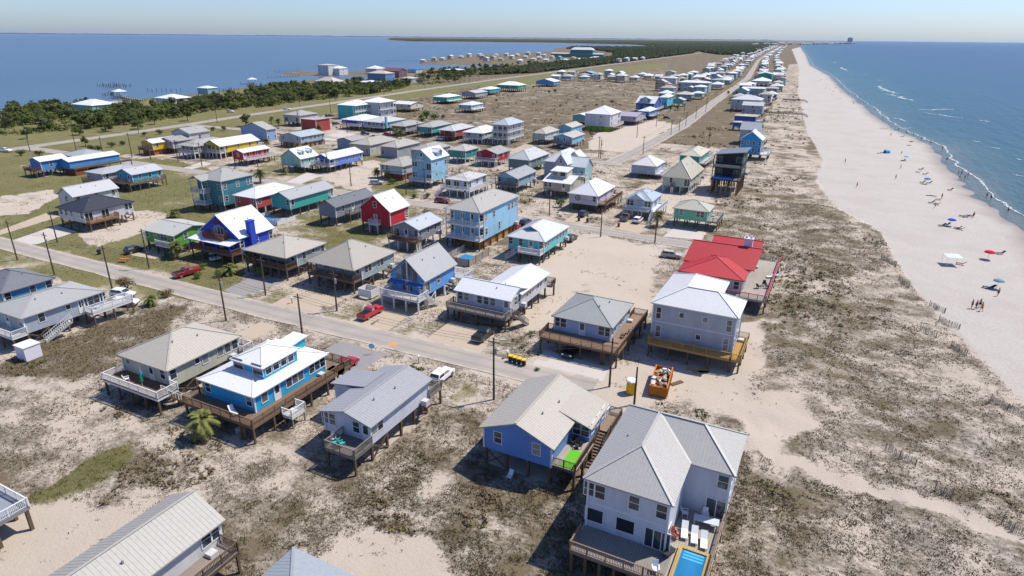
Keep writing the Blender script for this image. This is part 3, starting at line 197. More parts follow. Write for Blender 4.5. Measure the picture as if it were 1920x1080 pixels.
ZONES = [('lawn', 0.92, 0.45, [(-316.1, 130.6), (-310.9, 155.8), (-241.2, 173.1), (-180.8, 159.0), (-137.1, 126.2), (-101.0, 78.5), (-112.8, 72.2), (-176.8, 67.5)]), ('lawn', 0.75, 0.5, [(-189.7, 164.7), (-225.7, 212.8), (-185.1, 254.0), (-133.8, 195.9), (-91.1, 122.9), (-106.5, 109.8), (-135.5, 120.8)]), ('lawn', 1.05, 0.5, [(-316.1, 130.6), (-424.6, 179.7), (-388.4, 214.2), (-381.9, 279.8), (-393.8, 437.4), (-448.1, 664.0), (-488.5, 967.8), (-364.5, 722.4), (-325.4, 481.2), (-298.8, 330.3), (-273.3, 244.6), (-267.7, 172.7)]), ('lawn', 1.1, 0.3, [(-506.5, 241.3), (-496.5, 277.0), (-478.8, 353.3), (-514.0, 467.4), (-528.8, 607.7), (-534.8, 742.2), (-564.6, 1118.5), (-443.4, 878.6), (-367.6, 508.9), (-352.6, 357.3), (-345.7, 259.5), (-334.7, 183.0), (-356.5, 155.2)]), ('lawn', 0.8, 0.2, [(-164.1, 72.1), (-151.4, 77.7), (-96.0, 72.9), (-86.5, 72.9), (-89.1, 68.2), (-110.4, 70.4), (-143.1, 69.5), (-160.2, 68.0)]), ('lawn', 0.7, 0.25, [(-170.5, 80.1), (-120.5, 81.6), (-115.1, 77.4), (-127.9, 75.8), (-156.6, 78.3)]), ('lawn', 0.7, 0.3, [(-111.7, 86.3), (-98.1, 78.5), (-90.7, 79.4), (-92.2, 87.9), (-98.4, 89.8), (-96.5, 80.9)]), ('lawn', 0.6, 0.4, [(-79.6, 78.9), (-72.9, 79.8), (-73.3, 90.2), (-77.2, 91.1)]), ('lawn', 0.6, 0.4, [(-64.1, 79.0), (-57.5, 79.0), (-57.5, 90.0), (-64.5, 89.1)]), ('lawn', 0.75, 0.3, [(-59.3, 68.6), (-51.2, 72.8), (-48.1, 72.6), (-55.2, 72.7), (-60.1, 71.0)]), ('lawn', 0.75, 0.3, [(-43.5, 65.4), (-43.2, 72.3), (-39.0, 72.8), (-38.2, 69.8), (-40.5, 66.2)]), ('scrub', 0.0, 0.9, [(-185.1, 254.0), (-301.5, 438.1), (-327.9, 637.3), (-271.7, 1135.0), (-160.2, 750.6), (-110.6, 507.2), (-92.3, 272.5), (-125.1, 270.4)]), ('scrub', 0.05, 1.0, [(-241.4, 426.2), (-228.7, 615.3), (-145.7, 485.5), (-115.6, 314.4), (-157.4, 312.4)]), ('lawn', 0.5, 1.1, [(-416.7, 577.4), (-602.8, 879.6), (-789.7, 1519.4), (-981.9, 2289.4), (-1210.7, 4834.4), (-755.9, 4003.8), (-517.5, 2457.0), (-428.2, 1296.2), (-384.1, 761.2), (-378.9, 622.7)]), ('lawn', 1.1, 0.4, [(-396.2, 700.3), (-388.9, 1092.8), (-355.0, 1430.7), (-289.6, 1170.4), (-319.5, 899.3), (-304.0, 653.5), (-332.8, 588.0)]), ('scrub', 0.0, 0.5, [(-133.0, 50.1), (-116.0, 64.6), (-110.1, 73.6), (-86.8, 71.9), (-84.9, 63.4), (-91.2, 51.9), (-85.7, 42.6), (-107.2, 38.0)]), ('scrub', 0.1, 1.0, [(-111.3, 61.6), (-105.7, 71.5), (-95.2, 60.3), (-94.8, 50.0), (-94.9, 44.4), (-108.7, 40.8), (-112.6, 48.9)]), ('scrub', 0.05, 0.6, [(-107.2, 38.0), (-87.1, 45.1), (-67.2, 45.0), (-50.9, 50.8), (-32.0, 55.7), (-22.9, 39.6), (-64.8, 18.0)]), ('scrub', 0.1, 0.72, [(-52.9, 47.3), (-44.7, 58.1), (-38.5, 67.2), (-31.5, 54.8), (-30.2, 43.6), (-40.7, 40.9)]), ('scrub', 0.15, 0.72, [(-34.9, 55.4), (-21.3, 60.1), (-14.9, 43.7), (-23.8, 39.1), (-31.0, 46.8)]), ('scrub', 0.35, 0.75, [(-53.1, 33.5), (-51.9, 38.9), (-44.8, 39.7), (-41.0, 38.0), (-43.3, 34.4), (-43.4, 30.5), (-48.3, 30.9)]), ('lawn', 0.85, 0.6, [(-73.0, 27.5), (-75.6, 33.1), (-75.0, 38.3), (-71.9, 38.6), (-68.5, 35.6), (-68.7, 30.2), (-70.0, 27.5)]), ('lawn', 0.8, 0.5, [(-72.5, 42.0), (-70.3, 42.7), (-61.0, 43.0), (-60.3, 41.6), (-63.5, 41.2), (-70.5, 41.3)]), ('scrub', 0.05, 0.62, [(-31.9, 145.3), (-13.3, 160.0), (-8.8, 177.8), (-34.6, 212.0), (-37.8, 249.5), (-33.9, 290.5), (-122.8, 1550.5), (-103.0, 1567.0), (-13.6, 373.6), (-11.0, 264.5), (1.7, 208.7), (12.6, 189.4), (17.0, 151.3), (20.5, 134.1), (26.1, 107.8), (28.7, 96.3), (36.4, 87.8), (29.0, 59.9), (-2.6, 43.6), (-4.0, 75.3), (-3.7, 95.9), (-6.1, 117.3)]), ('scrub', 0.05, 0.75, [(-27.0, 179.7), (-8.9, 235.0), (4.6, 210.2), (12.5, 183.9), (14.3, 161.5), (-2.1, 137.7), (-10.9, 161.2)]), ('scrub', 0.05, 0.72, [(-7.3, 128.3), (7.9, 136.3), (16.8, 129.3), (18.3, 115.6), (11.1, 103.6), (-0.4, 93.9)]), ('scrub', 0.1, 0.75, [(-4.8, 72.3), (2.1, 78.4), (13.5, 69.9), (10.8, 64.8), (-2.3, 63.6), (-3.3, 52.6)]), ('sand', 0.0, 0.06, [(-59.8, 130.3), (-58.0, 145.8), (-51.2, 154.9), (-34.0, 148.8), (-30.8, 129.5), (-39.4, 121.3), (-43.0, 109.3), (-49.4, 110.7), (-54.4, 118.8)]), ('sand', 0.0, 0.16, [(-48.4, 111.3), (-43.5, 122.7), (-31.3, 129.2), (-26.6, 112.0), (-37.3, 95.6), (-43.9, 92.1), (-47.7, 95.2)]), ('sand', 0.0, 0.08, [(-40.9, 76.4), (-37.3, 82.2), (-24.4, 97.6), (-9.2, 112.9), (-6.9, 116.8), (-5.0, 107.8), (-5.4, 91.3), (-4.7, 80.4), (-15.6, 80.8), (-21.5, 74.6), (-29.0, 75.5), (-37.2, 74.6)]), ('sand', 0.0, 0.12, [(-6.4, 82.5), (-4.3, 88.4), (1.4, 88.1), (5.7, 84.3), (-0.9, 76.8), (-4.0, 75.3)]), ('sand', 0.0, 0.05, [(-4.4, 78.3), (2.3, 76.2), (13.8, 74.2), (24.6, 73.5), (24.2, 70.9), (16.2, 71.6), (6.0, 72.4), (-3.3, 74.8)]), ('sand', 0.0, 0.12, [(-38.6, 38.4), (-36.9, 41.5), (-31.2, 43.1), (-26.9, 41.2), (-25.1, 38.4), (-36.6, 32.5)]), ('sand', 0.0, 0.12, [(-37.1, 49.7), (-35.5, 52.8), (-33.8, 51.4), (-34.5, 47.9)]), ('sand', 0.0, 0.25, [(-72.8, 24.2), (-72.4, 28.3), (-63.6, 29.9), (-63.8, 33.8), (-60.9, 34.3), (-58.6, 22.6), (-62.6, 19.1)]), ('sand', 0.0, 0.3, [(-202.3, 97.2), (-215.6, 112.2), (-228.6, 118.0), (-231.3, 103.6), (-210.1, 92.9)]), ('sand', 0.0, 0.3, [(-169.4, 90.9), (-181.5, 112.0), (-169.4, 115.2), (-158.5, 102.4), (-157.0, 87.3)]), ('sand', 0.0, 0.25, [(-167.8, 176.9), (-171.5, 212.5), (-156.7, 207.2), (-136.0, 164.7), (-149.1, 166.7)]), ('sand', 0.0, 0.2, [(-117.5, 335.8), (-105.8, 412.4), (-87.6, 392.6), (-84.1, 285.3), (-103.7, 282.7)]), ('sand', 0.0, 0.2, [(-59.1, 216.6), (-41.4, 247.5), (-33.9, 208.2), (-41.8, 184.9), (-58.7, 203.0)]), ('beach', 0.0, 0.0, [(-321.1, 4073.6), (-82.8, 1280.8), (-45.8, 735.4), (-16.2, 395.1), (-4.5, 307.2), (-5.1, 256.8), (3.8, 213.4), (14.0, 193.0), (18.2, 155.7), (22.3, 135.0), (27.7, 114.3), (30.2, 101.6), (37.2, 82.1), (49.8, 70.5), (118.7, 217.4), (53.2, 251.9), (48.0, 488.3), (-42.6, 1617.3), (-420.8, 7060.6)])]
POLES = [(-37.5, 69.4, 9.8), (-24.1, 80.5, 8), (-19.4, 77.4, 6), (-74.2, 70.4, 9), (-93.1, 70.9, 9), (-125.2, 70.7, 9.5), (-144.2, 70.4, 9.5), (-161.5, 72.2, 9.5), (-130.7, 82.6, 9), (-96.1, 83.0, 8), (-78.5, 83.6, 8), (-167.3, 84.2, 8), (-122.8, 167.6, 8), (-120.1, 174.4, 8), (-71.8, 167.1, 8), (-146.7, 169.0, 8), (-168.0, 181.3, 8), (-176.2, 156.6, 8), (-220.7, 169.0, 8), (-37.1, 154.2, 8), (-51.0, 152.8, 6), (-77.1, 282.8, 8), (-81.1, 350.0, 8), (-80.4, 365.6, 7), (-83.0, 393.9, 8), (-85.6, 434.5, 8), (-87.1, 474.1, 8), (-96.9, 379.2, 8), (-94.3, 331.5, 9), (-97.0, 450.8, 8), (-59.0, 338.7, 6), (-91.6, 265.2, 9), (-90.0, 263.1, 8), (-128.2, 277.5, 8), (-313.0, 156.2, 11), (-299.0, 167.5, 9), (-262.0, 156.6, 10), (-262.1, 168.4, 10), (-249.9, 168.1, 9), (-235.6, 169.9, 9), (-221.7, 169.8, 9), (-326.4, 215.8, 9), (-377.9, 179.6, 11), (-326.5, 265.0, 9), (-351.8, 357.8, 10), (-357.7, 402.7, 9), (-273.5, 275.5, 9), (-232.6, 268.4, 9), (-187.6, 268.4, 9), (-305.1, 337.4, 9), (-362.6, 470.2, 9), (-374.6, 551.7, 9), (-382.5, 651.7, 9), (-393.8, 828.8, 9), (-411.2, 1075.3, 9)]
CARS = [((-71.5, 84.8), 'pickup', 'B01824', 0, 'red pickup on the concrete drive below the glass-gabled blue chalet'), ((-48.6, 86.5), 'pickup', '17181B', 0, 'black pickup on the drive of the white cross-gabled house'), ((-62.3, 67.0), 'suv', 'A0142C', 0, 'crimson car beside the brown deck of the cyan house'), ((-47.2, 71.0), 'suv', 'E8E8EA', 0, 'white car behind the lavender-white house'), ((-33.0, 87.7), 'suv', '111214', 180, 'black car under the deck of the pale blue house'), ((-30.7, 144.6), 'suv', 'B9AC98', 80, 'beige car on the sand beside the red-roofed house'), ((-119.8, 69.4), 'suv', 'E6E8EA', 75, 'white van nearer the street behind the light grey house'), ((-115.4, 66.9), 'suv', 'EDEEEF', 60, 'white van with open door beside the light grey house deck'), ((-143.6, 88.4), 'suv', '15171C', 10, 'black car in front of the lime green house'), ((-119.5, 83.6), 'pickup', '8E1420', 10, 'dark red pickup parked near the royal blue chalet'), ((-122.2, 92.9), 'cart', 'E0E0E0', 20, 'white golf cart under the royal blue chalet'), ((-106.7, 164.1), 'suv', '7A1626', 80, 'wine red car on the second street before the tall pale blue house'), ((-140.7, 175.2), 'suv', 'B9BDC2', 60, 'silver car by the green bush near the red chalet'), ((-73.2, 154.0), 'suv', '20324A', 0, 'navy car beside the tall pale blue house'), ((-73.6, 147.8), 'suv', 'A81830', 0, 'red car partly hidden behind the aqua dutch-gabled house'), ((-56.5, 146.1), 'suv', '1A2636', 0, 'dark blue car at the rear of the aqua dutch-gabled house'), ((-62.4, 170.2), 'suv', '3A4654', 0, 'slate car in front of the house with the round emblem'), ((-50.3, 172.1), 'pickup', '6E5A48', 0, 'brown pickup below the grey-roofed white house'), ((-46.5, 171.0), 'suv', 'ECECEC', 0, 'white car right of the brown pickup'), ((-320.4, 150.4), 'pickup', 'E8E8E8', 75, 'white pickup on the highway at the left edge'), ((-220.7, 268.5), 'suv', '2A2C34', 70, 'dark van in front of the light blue third-row house'), ((-208.3, 271.3), 'suv', 'A02030', 70, 'red car in front of the grey third-row house'), ((-176.8, 272.6), 'suv', 'E8E8E8', 80, 'white car in front of the coral red house'), ((-129.4, 290.0), 'suv', 'E0E2E4', 20, 'white car under the beige-roofed house by the aqua pair'), ((-362.9, 306.0), 'suv', 'E4E6E8', 70, 'white car parked on the bay side of the highway'), ((-343.9, 337.2), 'suv', 'E4E6E8', 70, 'white car on the highway beside the pines'), ((-291.6, 320.6), 'suv', '24262A', 20, 'black car left of the turquoise two-storey house'), ((-261.2, 292.4), 'suv', '2C2E34', 10, 'dark car in front of the royal blue third-row house'), ((-113.4, 280.6), 'suv', 'C4C8CC', 80, 'silver car below the nearer aqua gabled house'), ((-112.3, 418.4), 'suv', '1E2024', 80, 'dark car in front of the strong blue house'), ((-101.3, 421.7), 'suv', '26282C', 80, 'black car beside the beach road palms'), ((-140.0, 412.1), 'suv', '30343A', 0, 'dark car under the lime-based white house')]
PALMS = [(-65.7, 44.2, 4.2), (-131.3, 90.1, 5), (-109.5, 92.4, 4.6), (-106.0, 91.2, 2.4), (-111.9, 88.0, 2.2), (-76.2, 97.8, 2.6), (-163.2, 113.9, 3.4), (-147.7, 184.8, 4.5), (-142.4, 185.6, 4.5), (-177.3, 157.9, 6), (-180.3, 179.1, 4), (-180.8, 173.0, 3.5), (-229.3, 191.4, 6), (-235.6, 224.9, 5), (-212.3, 212.1, 4.5), (-214.3, 219.3, 4), (-235.5, 215.8, 4.5), (-200.8, 269.1, 5.5), (-197.0, 267.1, 5.5), (-76.1, 190.8, 5), (-40.5, 169.3, 6), (-111.2, 69.1, 2.2), (-249.5, 265.6, 4), (-296.0, 277.4, 5), (-285.5, 272.5, 5), (-111.2, 471.6, 5), (-107.7, 477.9, 5), (-99.2, 640.1, 5), (-217.0, 315.9, 5.5)]
BUSHES = [(-123.6, 72.9, 3.0, 'r'), (-112.4, 73.4, 2.2, 'r'), (-136.6, 178.5, 2.6, 'g'), (-114.1, 166.5, 2.2, 'g'), (-117.8, 164.5, 1.8, 'g'), (-115.9, 83.3, 1.8, 'g'), (-112.7, 85.8, 2.0, 'g'), (-119.9, 87.6, 1.6, 'g'), (-72.5, 176.8, 3.0, 'g'), (-110.2, 64.9, 0.9, 'g'), (-234.1, 345.2, 6, 'g'), (-226.7, 343.1, 5, 'g'), (-233.8, 338.9, 4, 'g'), (-250.0, 585.8, 3, 'd'), (-249.2, 571.4, 3, 'd'), (-166.4, 507.1, 2.6, 'd'), (-251.2, 469.7, 2.4, 'd'), (-287.5, 618.2, 3, 'd'), (-285.4, 646.8, 3, 'd'), (-225.5, 350.4, 3, 'd'), (-311.9, 217.5, 3, 'd'), (-313.6, 209.8, 2.5, 'd'), (-295.6, 243.4, 3, 'd'), (-300.4, 240.5, 2.6, 'd'), (-35.6, 80.1, 0.8, 'g'), (-304.9, 148.4, 3, 'd'), (-298.4, 152.2, 3, 'd'), (-293.6, 170.5, 3, 'd'), (-288.0, 170.5, 3.5, 'd'), (-294.0, 180.4, 3, 'd'), (-295.7, 186.6, 2.6, 'd'), (-218.0, 250.7, 2, 'g'), (-225.0, 197.0, 2.5, 'g')]
BELT = [[(-489.2, 232.6), (-479.0, 246.4), (-475.2, 264.6), (-442.2, 276.8), (-428.2, 315.0), (-443.9, 369.9), (-470.1, 420.8), (-499.2, 494.4), (-488.9, 528.6), (-396.2, 490.2), (-381.3, 515.1), (-375.3, 442.9), (-375.6, 381.1), (-369.6, 333.8), (-382.7, 313.3), (-364.6, 266.7), (-362.1, 243.8), (-362.8, 216.2), (-364.6, 200.4), (-366.3, 185.7), (-373.7, 174.8)], [(-425.4, 601.3), (-523.3, 750.6), (-563.1, 910.2), (-544.6, 1048.0), (-507.3, 1025.1), (-435.0, 783.3), (-406.9, 668.8), (-398.3, 589.8)], [(-466.9, 825.3), (-552.0, 1042.0), (-558.0, 1222.6), (-539.8, 1393.4), (-526.7, 1770.8), (-475.0, 1643.6), (-443.5, 1186.7), (-424.9, 951.4), (-411.7, 815.8)], [(-471.1, 540.7), (-472.2, 569.3), (-458.7, 568.5), (-442.8, 589.4), (-449.7, 639.1), (-417.7, 596.3), (-389.1, 525.7), (-404.0, 500.1)]]
FOREST = [[(-11512.6, 15440.7), (-16531.5, 35414.5), (-8396.9, 39490.1), (-3516.1, 41935.5), (-1783.0, 19721.4), (-1131.0, 10222.6), (-936.5, 6767.9), (-780.2, 4677.1), (-664.3, 3592.7), (-548.2, 2601.7), (-484.2, 1749.1), (-455.0, 1309.1), (-500.4, 1307.3), (-541.7, 1637.1), (-734.7, 2217.0), (-940.5, 2631.6), (-1179.3, 2871.1), (-1309.8, 3296.7), (-1077.6, 3512.6), (-1127.2, 4502.3), (-1665.7, 5497.1), (-2728.7, 6493.4), (-3628.9, 6421.6), (-4162.8, 5900.5), (-5916.1, 7870.4)], [(-499.1, 1569.4), (-570.8, 2707.9), (-699.7, 3939.1), (-830.5, 4395.9), (-903.3, 3501.2), (-806.9, 2497.6), (-569.6, 1729.8)], [(-447.0, 790.2), (-494.3, 1061.2), (-523.0, 1366.1), (-545.4, 1691.5), (-563.9, 2675.1), (-522.2, 2497.4), (-466.5, 1735.9), (-442.8, 1375.3), (-426.8, 1156.1), (-411.6, 883.9)], [(-550.9, 2731.3), (-654.2, 3731.7), (-926.8, 8388.7), (-682.5, 6517.3), (-361.7, 3027.4), (-299.8, 2292.4), (-394.8, 2284.0)]]
FARPOINT = [(-715.9, 1326.1), (-670.9, 1278.7), (-700.3, 1387.2), (-599.5, 1223.3), (-711.0, 1479.7), (-617.6, 1325.3), (-651.0, 1431.8), (-569.1, 1286.7), (-661.0, 1526.1), (-587.4, 1395.2), (-538.3, 1313.1), (-589.7, 1487.3), (-527.6, 1362.1), (-834.7, 1476.4), (-680.3, 1230.0), (-854.4, 1457.6), (-826.4, 1372.5), (-805.6, 1291.8), (-782.5, 1222.7), (-761.5, 1159.7), (-786.0, 1721.1), (-732.1, 1637.1), (-832.3, 1749.4), (-807.0, 1630.0), (-805.9, 1565.5), (-849.4, 1588.3), (-751.3, 1341.0), (-730.9, 1705.1), (-746.2, 1098.9), (-437.9, 1360.4), (-443.9, 1434.6), (-450.4, 1516.4), (-451.9, 1586.9)]
FARSHORE = [(-35009.6, 10528.1), (-37098.4, 18552.2), (-30089.1, 28621.8), (-16531.5, 35414.5), (-4329.6, 41527.9)]
PEOPLE = [(34.0, 151.8, 's'), (28.3, 141.7, 's'), (29.0, 141.7, 'w'), (29.8, 143.1, 's'), (29.8, 141.0, 'w'), (3.7, 304.6, 's'), (23.9, 301.1, 'w'), (38.0, 399.2, 'w'), (44.5, 367.6, 's'), (43.5, 299.7, 's'), (44.6, 300.3, 's'), (42.8, 290.0, 'w'), (44.6, 291.0, 's'), (29.2, 436.9, 'w'), (9.7, 682.9, 's'), (5.8, 693.8, 's'), (-0.2, 711.0, 's'), (-6.7, 736.9, 's'), (8.2, 253.0, 's'), (21.1, 275.7, 's'), (38.9, 224.1, 's'), (29.8, 231.3, 's'), (-33.3, 579.9, 's'), (-28.1, 957.5, 's'), (19.6, 564.7, 's'), (23.1, 499.9, 'w'), (32.8, 423.7, 's'), (35.4, 415.6, 's'), (41.4, 388.6, 'w'), (43.0, 334.0, 's'), (46.4, 297.8, 's'), (47.0, 258.7, 'w'), (47.7, 255.6, 's'), (49.6, 238.4, 's'), (5.0, 603.8, 'w'), (-12.9, 850.0, 's'), (-40.8, 1102.5, 's'), (33.1, 247.5, 's'), (26.1, 340.0, 's'), (24.3, 406.9, 'w')]
UMBRELLAS = [(36.1, 179.1, 'C01038', 2.4), (31.6, 209.1, '1F4FB8', 2.2), (34.5, 156.8, '6F8F9A', 2.1), (30.5, 271.4, '2F5FC0', 2.3), (26.9, 323.5, '6FB4C8', 2.4), (31.7, 375.1, '777C7C', 2.3)]
TENT = (20.4, 341.7)
CANOPY = (27.9, 170.4)
LOUNGERS = [(29.6, 208.0), (30.8, 209.3), (33.2, 207.0), (33.7, 206.1), (36.2, 223.3), (37.1, 223.1), (38.4, 225.2), (39.7, 185.6), (33.0, 156.3), (33.5, 156.3), (29.9, 171.1), (29.6, 273.0), (31.6, 273.0), (20.9, 440.0), (22.7, 438.4), (29.9, 407.8), (18.7, 340.7), (17.3, 338.3), (25.8, 321.4), (29.7, 294.4), (31.2, 302.6), (31.9, 292.0), (37.3, 264.3), (32.1, 244.5), (30.9, 236.6), (29.5, 238.1), (-13.8, 800.4), (-18.0, 770.7), (-22.6, 785.3), (-14.0, 740.0), (-36.0, 926.0), (-34.2, 953.3), (-54.8, 1188.5), (-5.7, 647.8), (-13.6, 695.3)]
SANDFENCES = [[(11.6, 176.8), (13.6, 175.9)], [(13.5, 167.0), (16.3, 161.3)], [(16.5, 152.5), (18.1, 147.7)], [(21.1, 139.0), (23.4, 136.2)], [(22.0, 131.6), (24.9, 128.9)], [(18.6, 125.1), (20.9, 123.3)], [(22.7, 119.7), (24.6, 117.2)], [(11.8, 81.6), (14.9, 79.2)], [(16.5, 74.8), (18.1, 74.4)], [(22.4, 72.1), (24.2, 70.9)], [(25.6, 101.6), (28.9, 97.6)]]
SURF = [([(-22.8, 1444.3), (-9.1, 1290.8), (3.7, 1300.5)], 6), ([(8.9, 1172.5), (24.8, 1155.1)], 5), ([(28.8, 877.8), (33.8, 792.7), (41.6, 759.8), (52.0, 766.6)], 6), ([(32.4, 746.7), (42.4, 715.0), (46.3, 686.8), (53.2, 672.1)], 6), ([(46.6, 586.8), (58.6, 587.2), (73.2, 603.2)], 3.5), ([(49.7, 561.6), (57.7, 551.3), (65.7, 540.6), (72.6, 533.4)], 3), ([(79.3, 526.5), (84.7, 519.2)], 3), ([(60.9, 410.0), (65.6, 409.4)], 2.2), ([(66.2, 388.0), (70.9, 387.8)], 2.4), ([(72.3, 356.8), (73.7, 352.9)], 2), ([(62.3, 310.7), (65.9, 308.2)], 2.2), ([(-55.5, 1784.6), (-36.1, 1732.3)], 8), ([(28.7, 1009.4), (38.1, 994.7)], 4), ([(31.1, 511.7), (34.9, 489.5)], 3), ([(30.2, 449.2), (36.7, 455.6)], 2.5)]
SEA_EDGE = [(-287.1, 4295.5), (-164.8, 2754.5), (-75.1, 1498.6), (-26.2, 1087.8), (-6.0, 821.8), (8.9, 662.5), (20.0, 556.4), (24.3, 487.7), (30.9, 445.2), (37.9, 411.1), (43.8, 381.2), (43.7, 324.5), (47.1, 298.4), (47.2, 275.0), (47.8, 255.2), (50.8, 237.2), (51.6, 226.7), (57.6, 60.0), (65.6, -100.0)]
PILES = [((-653.4, 417.5), (-621.4, 412.6), 9, 4, 'bare pier piling in the cluster standing in the bay', 'pilings of the ruined bay pier'), ((-548.3, 338.2), (-556.8, 351.4), 7, 2, 'bare piling left of the small roofed bay pier', 'pilings left of the roofed bay pier'), ((-563.3, 388.2), (-533.7, 400.4), 8, 1, 'lone piling in the bay before the white shore house', 'pilings before the white shore house'), ((-709.1, 680.8), (-704.0, 720.9), 10, 1, 'piling beside the bay point docks', 'pilings at the bay point'), ((-843.0, 1108.5), (-808.0, 1200.1), 14, 2, 'piling in the row off the far bay point', 'pilings off the far bay point'), ((-506.1, 418.4), (-504.8, 433.9), 8, 2, 'piling right of the blue-grey boathouse', 'pilings right of the boathouse')]
PIERS = [((-479.3, 326.2), (-528.9, 338.6), 1, 'long pale pier with small white-roofed end behind the pines'), ((-512.9, 459.9), (-562.3, 507.9), 1, 'roofed boat dock with white pyramid roof standing in the bay'), ((-628.9, 643.1), (-635.2, 596.2), 0, 'long dock along the bay point'), ((-572.1, 501.2), (-573.1, 510.6), 0, 'low dock leading to the roofed boat dock')]

# ------------------------------------------------------------------ helpers
def lin(h):
    v = [int(h[i:i + 2], 16) / 255 for i in (0, 2, 4)]
    return tuple(c / 12.92 if c <= .04045 else ((c + .055) / 1.055) ** 2.4 for c in v)

def nd(nt, t, **kw):
    n = nt.nodes.new(t)
    for k, v in kw.items():
        setattr(n, k, v)
    return n

MATS = {}
def base_mat(name):
    m = bpy.data.materials.new(name)
    m.use_nodes = True
    return m, m.node_tree, m.node_tree.nodes['Principled BSDF']

def noise(nt, scale, detail=3, vec=None, rough=.55):
    n = nd(nt, 'ShaderNodeTexNoise')
    n.inputs['Scale'].default_value = scale
    n.inputs['Detail'].default_value = detail
    n.inputs['Roughness'].default_value = rough
    if vec is not None:
        nt.links.new(vec, n.inputs['Vector'])
    return n

def ramp(nt, fac, stops):
    r = nd(nt, 'ShaderNodeValToRGB')
    e = r.color_ramp.elements
    while len(e) < len(stops):
        e.new(.5)
    for i, (p, c) in enumerate(stops):
        e[i].position = p
        e[i].color = (*c, 1) if len(c) == 3 else c
    nt.links.new(fac, r.inputs[0])
    return r

def mixc(nt, fac, a, b, mode='MIX'):
    m = nd(nt, 'ShaderNodeMix', data_type='RGBA', blend_type=mode)
    for s, v in ((0, fac), (6, a), (7, b)):
        if hasattr(v, 'is_linked') or hasattr(v, 'links'):
            nt.links.new(v, m.inputs[s])
        elif isinstance(v, (int, float)):
            m.inputs[s].default_value = v
        else:
            m.inputs[s].default_value = (*v, 1)
    return m.outputs[2]

def math_n(nt, op, a, b=None, clamp=False):
    m = nd(nt, 'ShaderNodeMath', operation=op)
    m.use_clamp = clamp
    for i, v in enumerate((a, b)):
        if v is None:
            continue
        if isinstance(v, (int, float)):
            m.inputs[i].default_value = v
        else:
            nt.links.new(v, m.inputs[i])
    return m.outputs[0]

def stretched(nt, sx, sy, sz, coord='Object'):
    tc = nd(nt, 'ShaderNodeTexCoord')
    mp = nd(nt, 'ShaderNodeMapping')
    mp.inputs['Scale'].default_value = (sx, sy, sz)
    nt.links.new(tc.outputs[coord], mp.inputs[0])
    return mp.outputs[0]

def bump(nt, p, height, strength=.4, dist=.02):
    b = nd(nt, 'ShaderNodeBump')
    b.inputs['Strength'].default_value = strength
    b.inputs['Distance'].default_value = dist
    nt.links.new(height, b.inputs['Height'])
    nt.links.new(b.outputs[0], p.inputs['Normal'])

def siding(hexc):
    k = 'siding_' + hexc
    if k not in MATS:
        m, nt, p = base_mat(k)
        c = tuple(v * .85 for v in lin(hexc))
        n1 = noise(nt, .6, 4, stretched(nt, 1, 1, .3))
        n2 = noise(nt, 9, 3, stretched(nt, 1, 1, .12))
        dirt = tuple(v * .68 + .03 for v in c)
        col = mixc(nt, ramp(nt, n1.outputs[0], [(.38, (0, 0, 0)), (.68, (.75, .75, .75))]).outputs[0], c, dirt)
        col = mixc(nt, ramp(nt, n2.outputs[0], [(.45, (0, 0, 0)), (.75, (.5, .5, .5))]).outputs[0], col, dirt)
        nt.links.new(col, p.inputs['Base Color'])
        p.inputs['Roughness'].default_value = .62
        p.inputs['Specular IOR Level'].default_value = .3
        w = nd(nt, 'ShaderNodeTexWave', wave_type='BANDS', bands_direction='Z', wave_profile='SAW')
        w.inputs['Scale'].default_value = 1.6
        nt.links.new(stretched(nt, 1, 1, 1), w.inputs[0])
        bump(nt, p, w.outputs[1], .5, .03)
        MATS[k] = m
    return MATS[k]

def metal(hexc):
    k = 'roof_' + hexc
    if k not in MATS:
        m, nt, p = base_mat(k)
        c = lin(hexc)
        c = tuple(v * min(.93, .74 + .3 * max(0, sum(c) / 3 - .42)) for v in c)
        n1 = noise(nt, .25, 4)
        n2 = noise(nt, 3.0, 4, stretched(nt, 1, 1, 1))
        rust = (c[0] * .82, c[1] * .79, c[2] * .74)
        col = mixc(nt, ramp(nt, n1.outputs[0], [(.35, (0, 0, 0)), (.7, (.6, .6, .6))]).outputs[0], c, rust)
        col = mixc(nt, ramp(nt, n2.outputs[0], [(.46, (0, 0, 0)), (.74, (.65, .65, .65))]).outputs[0], col, rust)
        nt.links.new(col, p.inputs['Base Color'])
        p.inputs['Roughness'].default_value = .5
        p.inputs['Specular IOR Level'].default_value = .35
        MATS[k] = m
    return MATS[k]

def plain(name, hexc, rough=.6, spec=.3, var=.25, scale=1.5, metallic=0.0):
    k = name + hexc
    if k not in MATS:
        m, nt, p = base_mat(k)
        c = lin(hexc)
        n1 = noise(nt, scale, 4)
        col = mixc(nt, n1.outputs[0], tuple(v * (1 - var) for v in c), tuple(min(1, v * (1 + var)) for v in c))
        nt.links.new(col, p.inputs['Base Color'])
        p.inputs['Roughness'].default_value = rough
        p.inputs['Specular IOR Level'].default_value = spec
        p.inputs['Metallic'].default_value = metallic
        MATS[k] = m
    return MATS[k]

